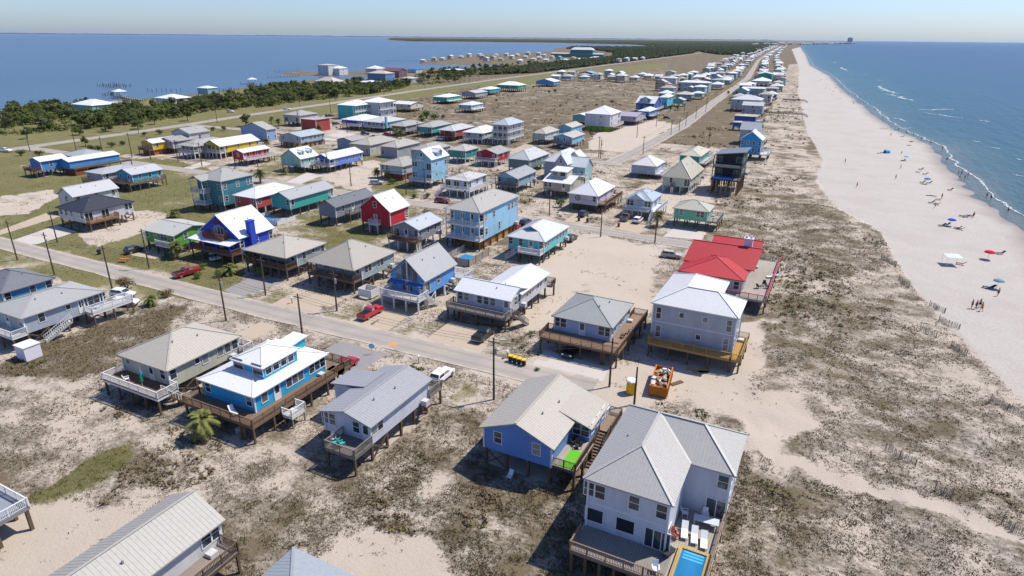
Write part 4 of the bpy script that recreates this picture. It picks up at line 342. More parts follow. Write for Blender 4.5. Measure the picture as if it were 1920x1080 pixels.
def wood(hexc):
    k = 'wood_' + hexc
    if k not in MATS:
        m, nt, p = base_mat(k)
        c = lin(hexc)
        n1 = noise(nt, 1.2, 4)
        n2 = noise(nt, 5, 4, stretched(nt, 1.6, .25, 1.6))
        w = nd(nt, 'ShaderNodeTexWave', wave_type='BANDS', bands_direction='X', wave_profile='SIN')
        w.inputs['Scale'].default_value = 1.1
        w.inputs['Distortion'].default_value = .3
        nt.links.new(stretched(nt, 1, 1, 1), w.inputs[0])
        col = mixc(nt, n1.outputs[0], tuple(v * .6 for v in c), tuple(min(1, v * 1.3) for v in c))
        col = mixc(nt, ramp(nt, n2.outputs[0], [(.4, (0, 0, 0)), (.8, (.6, .6, .6))]).outputs[0], col, tuple(v * .5 for v in c))
        col = mixc(nt, ramp(nt, w.outputs[1], [(0, (.6, .6, .6)), (.12, (0, 0, 0))]).outputs[0], col, tuple(v * .35 for v in c))
        nt.links.new(col, p.inputs['Base Color'])
        p.inputs['Roughness'].default_value = .8
        p.inputs['Specular IOR Level'].default_value = .2
        MATS[k] = m
    return MATS[k]

def glass_mat():
    if 'glass' not in MATS:
        m, nt, p = base_mat('window_glass')
        oi = nd(nt, 'ShaderNodeObjectInfo')
        col = ramp(nt, oi.outputs['Random'], [(0, (.015, .02, .026)), (.6, (.04, .05, .06)), (.8, (.1, .11, .11)), (1, (.26, .26, .24))])
        nt.links.new(col.outputs[0], p.inputs['Base Color'])
        p.inputs['Roughness'].default_value = .08
        p.inputs['Specular IOR Level'].default_value = .6
        MATS['glass'] = m
    return MATS['glass']

WHITE = plain('white_paint', 'D2D2D0', .5, .3, .06)
RAIL = {'W': plain('rail_white', 'D0CFCC', .55, .3, .1), 'B': wood('7E6450'), 'G': wood('8C847B'), 'D': wood('6A584B'),
        'N': wood('AB8C5A'), 'R': wood('97908A')}
POST = wood('6B5848')
CONC = plain('concrete', 'A39A8C', .9, .15, .2, .5)

class MB:
    """collects boxes and prisms, links them as ONE mesh object"""
    def __init__(s):
        s.v = []; s.f = []
    def box(s, x0, x1, y0, y1, z0, z1):
        b = len(s.v)
        s.v += [(x0, y0, z0), (x1, y0, z0), (x1, y1, z0), (x0, y1, z0), (x0, y0, z1), (x1, y0, z1), (x1, y1, z1), (x0, y1, z1)]
        s.f += [(b, b + 3, b + 2, b + 1), (b + 4, b + 5, b + 6, b + 7), (b, b + 1, b + 5, b + 4), (b + 1, b + 2, b + 6, b + 5), (b + 2, b + 3, b + 7, b + 6), (b + 3, b, b + 4, b + 7)]
    def bar(s, p, q, w, h, up=(0, 0, 1)):
        p = Vector(p); q = Vector(q)
        d = (q - p)
        if d.length < 1e-4:
            return
        d.normalize()
        u = Vector(up)
        a = d.cross(u)
        if a.length < 1e-3:
            a = d.cross(Vector((0, 1, 0)))
        a.normalize()
        c = a.cross(d).normalized()
        b = len(s.v)
        for e in (p, q):
            for i, j in ((-1, -1), (1, -1), (1, 1), (-1, 1)):
                s.v.append(tuple(e + a * (i * w / 2) + c * (j * h / 2)))
        s.f += [(b, b + 1, b + 2, b + 3), (b + 7, b + 6, b + 5, b + 4)]
        for i in range(4):
            j = (i + 1) % 4
            s.f.append((b + i, b + 4 + i, b + 4 + j, b + j))
    def tube(s, pts, rad, n=8, cap=True):
        b0 = len(s.v)
        k = len(pts)
        for i, p in enumerate(pts):
            p = Vector(p)
            t = Vector(pts[min(i + 1, k - 1)]) - Vector(pts[max(i - 1, 0)])
            t.normalize()
            a = t.cross(Vector((0, 0, 1)))
            if a.length < 1e-3:
                a = Vector((1, 0, 0))
            a.normalize()
            c = t.cross(a)
            r = rad[i] if isinstance(rad, (list, tuple)) else rad
            for j in range(n):
                g = 2 * math.pi * j / n
                s.v.append(tuple(p + a * (r * math.cos(g)) + c * (r * math.sin(g))))
        for i in range(k - 1):
            for j in range(n):
                jj = (j + 1) % n
                s.f.append((b0 + i * n + j, b0 + i * n + jj, b0 + (i + 1) * n + jj, b0 + (i + 1) * n + j))
        if cap:
            s.f.append(tuple(b0 + j for j in range(n))[::-1])
            s.f.append(tuple(b0 + (k - 1) * n + j for j in range(n)))
    def poly(s, pts):
        b = len(s.v)
        s.v += [tuple(p) for p in pts]
        s.f.append(tuple(range(b, b + len(pts))))
    def prism(s, pts, z0, z1):
        b = len(s.v); n = len(pts)
        s.v += [(p[0], p[1], z0) for p in pts] + [(p[0], p[1], z1) for p in pts]
        s.f.append(tuple(range(b, b + n))[::-1]); s.f.append(tuple(range(b + n, b + 2 * n)))
        for i in range(n):
            j = (i + 1) % n
            s.f.append((b + i, b + j, b + n + j, b + n + i))
    def mesh(s, name, mat):
        me = bpy.data.meshes.new(name)
        me.from_pydata(s.v, [], s.f)
        if mat:
            me.materials.append(mat)
        return me
    def build(s, name, mat, parent=None, smooth=False):
        me = s.mesh(name, mat)
        if smooth:
            me.polygons.foreach_set('use_smooth', [True] * len(me.polygons))
        return link(name, me, parent)

def link(name, me, parent=None, loc=None, rz=0.0):
    o = bpy.data.objects.new(name, me)
    COL.objects.link(o)
    if parent:
        o.parent = parent
    if loc:
        o.location = loc
    if rz:
        o.rotation_euler = (0, 0, rz)
    return o

def tag(o, label=None, cat=None, group=None, kind=None):
    if label: o['label'] = label
    if cat: o['category'] = cat
    if group: o['group'] = group
    if kind: o['kind'] = kind
    return o

def empty(name, loc, rz=0.0):
    o = link(name, None, None, loc, rz)
    o.empty_display_size = .3
    return o

def copy_tree(o, parent=None):
    c = o.copy()
    COL.objects.link(c)
    c.parent = parent
    for ch in o.children:
        copy_tree(ch, c)
    return c

CACHE = {}
def cbox(name, size, mat, parent, loc, rz=0.0):
    k = (name, tuple(round(v, 2) for v in size), mat.name)
    if k not in CACHE:
        b = MB()
        x, y, z = size
        b.box(-x / 2, x / 2, -y / 2, y / 2, 0, z)
        CACHE[k] = b.mesh(name, mat)
    return link(name, CACHE[k], parent, loc, rz)

# ------------------------------------------------------------------ noise and land shape (python side)
def vnoise(x, y, seed=0):
    xi = np.floor(x).astype(np.int64); yi = np.floor(y).astype(np.int64)
    fx = x - xi; fy = y - yi
    fx = fx * fx * (3 - 2 * fx); fy = fy * fy * (3 - 2 * fy)
    def hsh(a, b):
        n = (a * 374761393 + b * 668265263 + seed * 974711) & 0xffffffff
        n = ((n ^ (n >> 13)) * 1274126177) & 0xffffffff
        return ((n ^ (n >> 16)) & 0xffff) / 65535.0
    return (hsh(xi, yi) * (1 - fx) + hsh(xi + 1, yi) * fx) * (1 - fy) + (hsh(xi, yi + 1) * (1 - fx) + hsh(xi + 1, yi + 1) * fx) * fy

def fbm(x, y, sc, seed=0, octv=3):
    t = 0; a = .5; s = 0
    for i in range(octv):
        t = t + a * vnoise(x / sc, y / sc, seed + i); s += a
        a *= .5; sc *= .5
    return t / s

def inside(poly, x, y):
    r = np.zeros(x.shape, bool)
    n = len(poly)
    for i in range(n):
        x1, y1 = poly[i]; x2, y2 = poly[(i + 1) % n]
        if y1 == y2:
            continue
        c = (y1 > y) != (y2 > y)
        r ^= c & (x < (x2 - x1) * (y - y1) / (y2 - y1) + x1)
    return r

def sdist(poly, x, y):
    d = np.full(x.shape, 1e18)
    n = len(poly)
    for i in range(n):
        x1, y1 = poly[i]; x2, y2 = poly[(i + 1) % n]
        dx, dy = x2 - x1, y2 - y1
        t = np.clip(((x - x1) * dx + (y - y1) * dy) / (dx * dx + dy * dy + 1e-9), 0, 1)
        d = np.minimum(d, (x - x1 - t * dx) ** 2 + (y - y1 - t * dy) ** 2)
    d = np.sqrt(d)
    return np.where(inside(poly, x, y), d, -d)

def zone_values(x, y):
    """lawn, scrub, beach coverage at ground points"""
    jx = x + (fbm(x, y, 9, 3) - .5) * 5 + (fbm(x, y, 2.5, 5) - .5) * 2.2
    jy = y + (fbm(x, y, 9, 4) - .5) * 5 + (fbm(x, y, 2.5, 6) - .5) * 2.2
    g = np.full(x.shape, .2); s = np.full(x.shape, .6); b = np.zeros(x.shape)
    far = y > 320
    g = np.where(far & (x < -330), .45, g); s = np.where(far, 1.05, s)
    for kind, gv, sv, poly in ZONES:
        px, py = (x, y) if kind == 'beach' else (jx, jy)
        P = np.array(poly)
        q = np.nonzero((px > P[:, 0].min() - 3) & (px < P[:, 0].max() + 3) & (py > P[:, 1].min() - 3) & (py < P[:, 1].max() + 3))[0]
        if not len(q):
            continue
        w = np.clip(sdist(poly, px[q], py[q]) / 2.0 + .5, 0, 1)
        w = w * w * (3 - 2 * w)
        g[q] += (gv - g[q]) * w; s[q] += (sv - s[q]) * w
        b[q] += ((1.0 if kind == 'beach' else 0.0) - b[q]) * w
    return g, s, b

def polar_grid(r0, r1, nr, fine):
    head = math.atan2(0.83243, -0.41707)
    a = np.concatenate([np.linspace(-math.pi, -R(47), 40, endpoint=False), np.linspace(-R(47), R(47), fine, endpoint=False), np.linspace(R(47), math.pi, 40, endpoint=False)]) + head
    rr = np.concatenate([np.geomspace(r0, 400, int(nr * .62), endpoint=False), np.geomspace(400, r1, nr - int(nr * .62))])
    A, RR = np.meshgrid(a, rr)
    x = (RR * np.cos(A)).ravel(); y = (RR * np.sin(A)).ravel()
    na = len(a)
    i = np.arange(nr - 1)[:, None] * na; j = np.arange(na)[None, :]; jn = (j + 1) % na
    quads = np.stack([i + j, i + na + j, i + na + jn, i + jn], -1).reshape(-1, 4)
    return x, y, quads, na

def grid_mesh(name, x, y, z, quads, mat, attrs):
    me = bpy.data.meshes.new(name)
    nv = len(x)
    me.vertices.add(nv)
    me.vertices.foreach_set('co', np.stack([x, y, z], 1).astype(np.float32).ravel())
    nq = len(quads)
    me.loops.add(nq * 4)
    me.loops.foreach_set('vertex_index', quads[:, ::-1].astype(np.int32).ravel())
    me.polygons.add(nq)
    me.polygons.foreach_set('loop_start', np.arange(0, nq * 4, 4, dtype=np.int32))
    me.polygons.foreach_set('use_smooth', np.ones(nq, bool))
    for k, v in attrs.items():
        a = me.attributes.new(k, 'FLOAT', 'POINT')
        a.data.foreach_set('value', v.astype(np.float32))
    me.update(calc_edges=True)
    me.validate()
    me.materials.append(mat)
    o = link(name, me)
    return o

def land_height(x, y, sd):
    g, s, b = zone_values(x, y)
    dune = np.clip((x + 14) / 12, 0, 1) * (b < .5) * np.clip((400 - y) / 100, 0, 1)
    dune = dune * np.clip((sd - 12) / 20, 0, 1)
    z = dune * ((fbm(x, y, 14, 21, 3) - .42) * 2.6 + (fbm(x, y, 4, 22, 2) - .5) * .7)
    z = z + (fbm(x, y, 3, 23, 2) - .5) * .12 * np.clip((250 - np.hypot(x, y)) / 100, 0, 1)
    z = np.where(b > .5, (fbm(x, y, 6, 24, 3) - .5) * .28 * np.clip(sd / 14, 0, 1), z)
    z = np.clip(z, -.1, 3)
    shore = np.clip(sd / np.where(x > -260, 16.0, 5.0), -1.5, 1)
    return np.where(shore < 1, z * np.clip(shore, 0, 1) + (shore - 1) * .55, z), g, s, b

# ------------------------------------------------------------------ the ground
def ground_material():
    m, nt, p = base_mat('dune_ground')
    L = nt.links.new
    geo = nd(nt, 'ShaderNodeNewGeometry')
    pos = geo.outputs['Position']
    def at(n):
        a = nd(nt, 'ShaderNodeAttribute'); a.attribute_name = n
        return a.outputs['Fac']
    lawn, scrub, beach, wet = at('lawn'), at('scrub'), at('beach'), at('wet')
    mp = nd(nt, 'ShaderNodeMapping'); mp.inputs['Scale'].default_value = (.9, 1.15, 1)
    L(pos, mp.inputs[0])
    nbig = noise(nt, .06, 5, pos)
    nmid = noise(nt, .2, 5, mp.outputs[0], .6)
    nfin = noise(nt, 2.0, 8, mp.outputs[0], .8)
    ngr = noise(nt, 14, 3, pos)
    sand = mixc(nt, nbig.outputs[0], (.395, .33, .262), (.50, .43, .352))
    sand = mixc(nt, ramp(nt, ngr.outputs[0], [(.4, (0, 0, 0)), (.8, (.35, .35, .35))]).outputs[0], sand, (.31, .245, .185))
    bsand = mixc(nt, nmid.outputs[0], (.40, .362, .32), (.465, .428, .385))
    # trodden marks on the beach
    bsand = mixc(nt, ramp(nt, nfin.outputs[0], [(.46, (0, 0, 0)), (.62, (.65, .65, .65))]).outputs[0], bsand, (.32, .285, .242))
    bsand = mixc(nt, ramp(nt, nbig.outputs[0], [(.48, (0, 0, 0)), (.62, (.4, .4, .4))]).outputs[0], bsand, (.36, .315, .27))
    sand = mixc(nt, beach, sand, bsand)
    # scrub cover: threshold on mixed noise
    cov = math_n(nt, 'ADD', math_n(nt, 'MULTIPLY', nmid.outputs[0], .5), math_n(nt, 'MULTIPLY', nfin.outputs[0], .5))
    cov = math_n(nt, 'ADD', cov, math_n(nt, 'MULTIPLY', math_n(nt, 'SUBTRACT', nbig.outputs[0], .5), .4))
    thr = math_n(nt, 'SUBTRACT', .648, math_n(nt, 'MULTIPLY', scrub, .30))
    f = math_n(nt, 'MULTIPLY', math_n(nt, 'SUBTRACT', cov, thr), 8.0, True)
    f = math_n(nt, 'MULTIPLY', f, math_n(nt, 'MINIMUM', math_n(nt, 'MULTIPLY', scrub, 6.0), 1.0))
    f = math_n(nt, 'MULTIPLY', f, .93)
    dry = ramp(nt, nfin.outputs[0], [(.28, (.034, .024, .012)), (.42, (.082, .06, .032)), (.52, (.14, .104, .06)), (.62, (.085, .077, .03)), (.75, (.16, .125, .074))])
    col = mixc(nt, f, sand, dry.outputs[0])
    # lawn
    fg = math_n(nt, 'MULTIPLY', math_n(nt, 'SUBTRACT', math_n(nt, 'ADD', math_n(nt, 'MULTIPLY', nbig.outputs[0], .6), math_n(nt, 'MULTIPLY', nmid.outputs[0], .45)), math_n(nt, 'SUBTRACT', .86, math_n(nt, 'MULTIPLY', lawn, .60))), 7.0, True)
    fg = math_n(nt, 'MULTIPLY', fg, math_n(nt, 'MINIMUM', math_n(nt, 'MULTIPLY', lawn, 4.0), 1.0))
    grs = ramp(nt, math_n(nt, 'ADD', math_n(nt, 'MULTIPLY', nfin.outputs[0], .5), math_n(nt, 'MULTIPLY', nmid.outputs[0], .5)), [(.3, (.05, .06, .015)), (.44, (.105, .105, .03)), (.56, (.165, .145, .052)), (.7, (.23, .185, .095))])
    col = mixc(nt, math_n(nt, 'MULTIPLY', fg, .92), col, grs.outputs[0])
    wetc = mixc(nt, nmid.outputs[0], (.24, .20, .16), (.31, .265, .215))
    col = mixc(nt, wet, col, wetc)
    L(col, p.inputs['Base Color'])
    p.inputs['Specular IOR Level'].default_value = .12
    rg = math_n(nt, 'SUBTRACT', .95, math_n(nt, 'MULTIPLY', wet, .55))
    L(rg, p.inputs['Roughness'])
    hgt = math_n(nt, 'ADD', math_n(nt, 'MULTIPLY', nfin.outputs[0], 1.0), math_n(nt, 'MULTIPLY', f, .6))
    bump(nt, p, hgt, .7, .22)
    return m

def build_ground():
    x, y, q, na = polar_grid(16.0, 34000.0, 620, 860)
    sd = sdist(LAND, x, y)
    sdn = sd + ((fbm(x, y, 7, 31) - .5) * 5 + (fbm(x, y, 30, 33) - .5) * 7) * np.clip(400 / (np.hypot(x, y) + 1), 0, 1)
    z, g, s, b = land_height(x, y, sdn)
    keep = (sdn[q] > -9 - np.hypot(x, y)[q] * .02).any(1)
    wet = np.clip((10.5 - sdn) / 6.0, 0, 1) ** 1.3 * (x > -250)
    o = grid_mesh('ground', x, y, z, q[keep], ground_material(), {'lawn': g, 'scrub': s, 'beach': b, 'wet': wet})
    tag(o, kind='structure')

def water_material():
    m, nt, p = base_mat('sea_water')
    L = nt.links.new
    geo = nd(nt, 'ShaderNodeNewGeometry')
    a = nd(nt, 'ShaderNodeAttribute'); a.attribute_name = 'shore'
    b = nd(nt, 'ShaderNodeAttribute'); b.attribute_name = 'bay'
    mp = nd(nt, 'ShaderNodeMapping'); mp.inputs['Scale'].default_value = (1, .22, 1)
    L(geo.outputs['Position'], mp.inputs[0])
    mb = nd(nt, 'ShaderNodeMapping'); mb.inputs['Scale'].default_value = (.25, 1.0, 1)
    L(geo.outputs['Position'], mb.inputs[0])
    big = noise(nt, .02, 4, mp.outputs[0])
    mpf = nd(nt, 'ShaderNodeMapping'); mpf.inputs['Scale'].default_value = (.0022, .0006, 1)
    L(geo.outputs['Position'], mpf.inputs[0])
    vb = noise(nt, 1.0, 4, mpf.outputs[0])
    sh = math_n(nt, 'ADD', a.outputs['Fac'], math_n(nt, 'MULTIPLY', math_n(nt, 'SUBTRACT', big.outputs[0], .5), .34))
    seac = ramp(nt, sh, [(0, (.13, .135, .10)), (.06, (.055, .1, .082)), (.18, (.022, .075, .072)), (.36, (.009, .056, .068)), (.7, (.003, .038, .073)), (1, (.002, .032, .07))])
    bayc = mixc(nt, vb.outputs[0], (.045, .088, .14), (.08, .13, .19))
    col = mixc(nt, b.outputs['Fac'], mixc(nt, math_n(nt, 'MULTIPLY', vb.outputs[0], .45), seac.outputs[0], (.001, .024, .05)), bayc)
    L(col, p.inputs['Base Color'])
    p.inputs['Roughness'].default_value = .3
    p.inputs['Specular IOR Level'].default_value = .2
    p.inputs['IOR'].default_value = 1.33
    n1 = noise(nt, .12, 5, mp.outputs[0], .62)
    n2 = noise(nt, .9, 4, mp.outputs[0], .6)
    h = math_n(nt, 'ADD', n1.outputs[0], math_n(nt, 'MULTIPLY', n2.outputs[0], .25))
    bump(nt, p, h, .8, 1.6)
    return m

WATER_Z = -.42
def build_water():
    x, y, q, na = polar_grid(30.0, 60000.0, 260, 420)
    sd = sdist(LAND, x, y)
    shore = np.clip(-sd / 420.0, 0, 1) ** .62
    bay = (x < -250 + np.minimum(0, (2500 - y) * .12)).astype(float)
    bay = np.where((y > 3000) & (x < -400 - (y - 3000) * .02), 1.0, bay)
    keep = (sd[q] < 40 + np.hypot(x, y)[q] * .03).any(1)
    z = np.full(x.shape, WATER_Z)
    o = grid_mesh('water', x, y, z, q[keep], water_material(), {'shore': shore, 'bay': bay})
    tag(o, kind='structure')

def ribbon(name, pts, width, z, mat, kind='structure', seg=6.0, wob=.25, seed=0):
    """road strip along a polyline with slightly uneven edges"""
    P = [Vector((*p, 0)) for p in pts]
    out = []
    for a, b in zip(P, P[1:]):
        n = max(1, int((b - a).length / seg))
        out += [a.lerp(b, i / n) for i in range(n)]
    out.append(P[-1])
    for _ in range(6):
        out = [out[0]] + [(out[i - 1] + out[i] * 2 + out[i + 1]) / 4 for i in range(1, len(out) - 1)] + [out[-1]]
    r = random.Random(seed)
    v = []; f = []
    for i, p in enumerate(out):
        t = (out[min(i + 1, len(out) - 1)] - out[max(i - 1, 0)]).normalized()
        nrm = Vector((-t.y, t.x, 0))
        for s_ in (-1, -.55, 0, .55, 1):
            e = width / 2 * s_ + (r.uniform(-wob, wob) if abs(s_) == 1 else 0)
            v.append((p.x + nrm.x * e, p.y + nrm.y * e, z + (0.02 if abs(s_) < 1 else 0)))
    for i in range(len(out) - 1):
        for j in range(4):
            a = i * 5 + j
            f.append((a, a + 5, a + 6, a + 1))
    me = bpy.data.meshes.new(name); me.from_pydata(v, [], f); me.materials.append(mat)
    at = me.attributes.new('across', 'FLOAT', 'POINT'); at.data.foreach_set('value', [(-1.0, -.55, 0.0, .55, 1.0)[i % 5] for i in range(len(v))])
    bm = bmesh.new(); bm.from_mesh(me); bmesh.ops.recalc_face_normals(bm, faces=bm.faces)
    if bm.faces and bm.faces[0].normal.z < 0:
        bmesh.ops.reverse_faces(bm, faces=bm.faces)
    bm.to_mesh(me); bm.free()
    o = link(name, me)
    tag(o, kind=kind)
    return o

def road_mat(name, a, b, sandc=(.55, .48, .4), amt=.5):
    if name in MATS:
        return MATS[name]
    m, nt, p = base_mat(name)
    geo = nd(nt, 'ShaderNodeNewGeometry')
    n1 = noise(nt, .18, 5, geo.outputs['Position']); n2 = noise(nt, 2.2, 5, geo.outputs['Position'], .65)
    c = mixc(nt, n2.outputs[0], a, b)
    c = mixc(nt, ramp(nt, n1.outputs[0], [(.45, (0, 0, 0)), (.7, (amt,) * 3)]).outputs[0], c, sandc)
    at = nd(nt, 'ShaderNodeAttribute'); at.attribute_name = 'across'
    ab = math_n(nt, 'ABSOLUTE', at.outputs['Fac'])
    trk = math_n(nt, 'MULTIPLY', math_n(nt, 'SUBTRACT', 1.0, math_n(nt, 'MULTIPLY', math_n(nt, 'ABSOLUTE', math_n(nt, 'SUBTRACT', ab, .42)), 5.0), True), .28, True)
    c = mixc(nt, trk, c, tuple(q * .6 for q in a))
    n3 = noise(nt, .5, 5, geo.outputs['Position'], .7)
    edge = math_n(nt, 'MULTIPLY', math_n(nt, 'SUBTRACT', math_n(nt, 'ADD', ab, math_n(nt, 'MULTIPLY', math_n(nt, 'SUBTRACT', n3.outputs[0], .5), 1.1)), .78), 6.0, True)
    c = mixc(nt, edge, c, sandc)
    pt = ramp(nt, n3.outputs[0], [(.30, (.55, .55, .55)), (.36, (0, 0, 0))])
    c = mixc(nt, pt.outputs[0], c, tuple(q * .55 for q in a))
    nt.links.new(c, p.inputs['Base Color'])
    p.inputs['Roughness'].default_value = .92
    p.inputs['Specular IOR Level'].default_value = .15
    bump(nt, p, n2.outputs[0], .3, .03)
    MATS[name] = m
    return m

def build_roads():
    asph = road_mat('sandy_asphalt', (.27, .24, .21), (.34, .305, .268), (.42, .355, .29))
    ribbon('street', [(-260, 77.8), (-120, 77.6), (-95, 77.4), (-60, 78.2), (-40, 78.6), (-26, 79.2)], 5.6, .05, asph, seed=1)
    ribbon('street', [(-325, 161), (-262, 160.5), (-180, 160.3), (-115, 159.8), (-70, 158.5), (-56, 157.8), (-29, 156.6), (-22, 156.4)], 5.8, .05, asph, seed=2)
    ribbon('street', [(-330, 250), (-262, 252), (-150, 254), (-82, 255)], 5.6, .05, asph, seed=3)
    hw = road_mat('highway_asphalt', (.25, .23, .21), (.31, .285, .26), (.38, .32, .27), amt=.25)
    ribbon('highway', [(-318, -60), (-321, 60)] + HIGHWAY, 8.4, .06, hw, seg=12, wob=.15, seed=4)
    line = plain('road_paint', 'C9B24A', .7, .2, .2)
    ribbon('centre_line', [(-318, -60), (-321, 60)] + HIGHWAY[:11], .35, .085, line, seg=12, wob=0)
    ribbon('beach_road', [(-82, 250)] + BEACH_ROAD[1:], 7.4, .056, asph, seg=10, wob=.3, seed=5)
    dm = {'tan': road_mat('tan_concrete', (.36, .29, .21), (.43, .35, .265), (.4, .34, .28), amt=.3), 'pale': road_mat('pale_concrete', (.42, .38, .34), (.49, .45, .41), (.4, .34, .28), amt=.3),
          'grey gravel': road_mat('grey_gravel', (.20, .19, .185), (.27, .255, .245), (.34, .29, .24), amt=.25)}
    for k, poly in DRIVES:
        b = MB(); b.prism(poly, -.2, .035)
        tag(b.build('driveway', dm[k]), kind='structure')
    # orange utility paint on the street
    b = MB(); b.box(-61.6, -60.0, 76.6, 77.5, .078, .082)
    tag(b.build('road_paint_mark', plain('orange_paint', 'D98A45', .8, .1, .2)), kind='structure')

# ------------------------------------------------------------------ roofs
def rect_facets(rt, x0, x1, y0, y1, z, rise):
    xm, ym = (x0 + x1) / 2, (y0 + y1) / 2
    w, d = x1 - x0, y1 - y0
    zr = z + rise
    if rt == 'gy':
        return [[(x0, y0, z), (xm, y0, zr), (xm, y1, zr), (x0, y1, z)], [(x1, y0, z), (x1, y1, z), (xm, y1, zr), (xm, y0, zr)]]
    if rt == 'gx':
        return [[(x0, y0, z), (x1, y0, z), (x1, ym, zr), (x0, ym, zr)], [(x0, ym, zr), (x1, ym, zr), (x1, y1, z), (x0, y1, z)]]
    if rt == 'shedx':      # falls towards +X
        return [[(x0, y0, zr), (x1, y0, z), (x1, y1, z), (x0, y1, zr)]]
    if rt == 'shedy':      # falls towards -Y
        return [[(x0, y0, z), (x1, y0, z), (x1, y1, zr), (x0, y1, zr)]]
    if rt == 'shednx':     # falls towards -X
        return [[(x0, y0, z), (x1, y0, zr), (x1, y1, zr), (x0, y1, z)]]
    if abs(w - d) < .4:
        k = min(w, d) / 2 - .05
    else:
        k = min(w, d) / 2
    if w <= d:
        a, b = (xm, y0 + k, zr), (xm, y1 - k, zr)
        return [[(x0, y0, z), (x1, y0, z), a], [(x1, y0, z), (x1, y1, z), b, a], [(x1, y1, z), (x0, y1, z), b], [(x0, y1, z), (x0, y0, z), a, b]]
    a, b = (x0 + k, ym, zr), (x1 - k, ym, zr)
    return [[(x0, y0, z), (x1, y0, z), b, a], [(x1, y0, z), (x1, y1, z), b], [(x1, y1, z), (x0, y1, z), a, b], [(x0, y1, z), (x0, y0, z), a]]

def l_facets(x0, xa, x1, y0, yi, y1, z, rise, wing='back'):
    """hip roof over an L plan: main block x0..xa, wing out to x1"""
    xm = (x0 + xa) / 2; hw = (xa - x0) / 2; zr = z + rise
    if wing == 'back':
        yc = (yi + y1) / 2; dd = (y1 - yi) / 2
        return [[(x0, y0, z), (xa, y0, z), (xm, y0 + hw, zr)], [(x0, y0, z), (xm, y0 + hw, zr), (xm, yc, zr), (x0, y1, z)],
                [(x0, y1, z), (xm, yc, zr), (x1 - dd, yc, zr), (x1, y1, z)], [(x1, y1, z), (x1 - dd, yc, zr), (x1, yi, z)],
                [(xa, yi, z), (x1, yi, z), (x1 - dd, yc, zr), (xm, yc, zr)], [(xa, y0, z), (xa, yi, z), (xm, yc, zr), (xm, y0 + hw, zr)]]
    fl = l_facets(x0, xa, x1, -y1, -yi, -y0, z, rise, 'back')
    return [[(p[0], -p[1], p[2]) for p in f] for f in fl]

def make_roof(facets, t, mat, parent, seams=.42, caps=True, name='roof'):
    fs = []
    for f in facets:
        n = Vector((0, 0, 0))
        for i in range(len(f)):
            a, b = Vector(f[i]), Vector(f[(i + 1) % len(f)])
            n += a.cross(b)
        if n.z < 0:
            f = f[::-1]; n = -n
        fs.append(([Vector(p) for p in f], n.normalized()))
    key = lambda p: (round(p[0], 2), round(p[1], 2), round(p[2], 2))
    b = MB(); edges = {}
    for f, n in fs:
        b.poly(f)
        b.poly([p - Vector((0, 0, t)) for p in f][::-1])
        for i in range(len(f)):
            p, q = f[i], f[(i + 1) % len(f)]
            edges.setdefault(frozenset((key(p), key(q))), []).append((p, q))
    for e in edges.values():
        if len(e) == 1:
            p, q = e[0]; d = Vector((0, 0, t))
            b.poly([p - d, q - d, q, p])
    ro = b.build(name, mat, parent)
    if seams:
        sb = MB()
        for f, n in fs:
            sl = Vector((n.x, n.y, 0))
            if sl.length < 1e-4:
                continue
            sl.normalize()
            al = Vector((-sl.y, sl.x, 0))
            dn = Vector((sl.x, sl.y, -math.hypot(n.x, n.y) / n.z)).normalized()
            cs = [p.dot(al) for p in f]
            c = min(cs) + seams * .5
            while c < max(cs):
                hits = []
                for i in range(len(f)):
                    p, q = f[i], f[(i + 1) % len(f)]
                    u, v = p.dot(al) - c, q.dot(al) - c
                    if u * v < 0:
                        hits.append(p.lerp(q, u / (u - v)))
                if len(hits) == 2 and (hits[0] - hits[1]).length > .25:
                    p, q = hits
                    k = len(sb.v); hw = al * .02; up = n * .018
                    sb.v += [tuple(p - hw), tuple(p + hw), tuple(p + up), tuple(q - hw), tuple(q + hw), tuple(q + up)]
                    sb.f += [(k, k + 3, k + 5, k + 2), (k + 1, k + 2, k + 5, k + 4), (k, k + 2, k + 1), (k + 3, k + 4, k + 5)]
                c += seams
        if sb.v:
            tag(sb.build('roof_seam', mat, ro), kind='stuff')
    if caps:
        cb = MB()
        for e in edges.values():
            if len(e) == 2:
                p, q = e[0]
                cb.bar(p + Vector((0, 0, .035)), q + Vector((0, 0, .035)), .26, .05)
        if cb.v:
            cb.build('ridge_cap', mat, ro)
    return ro

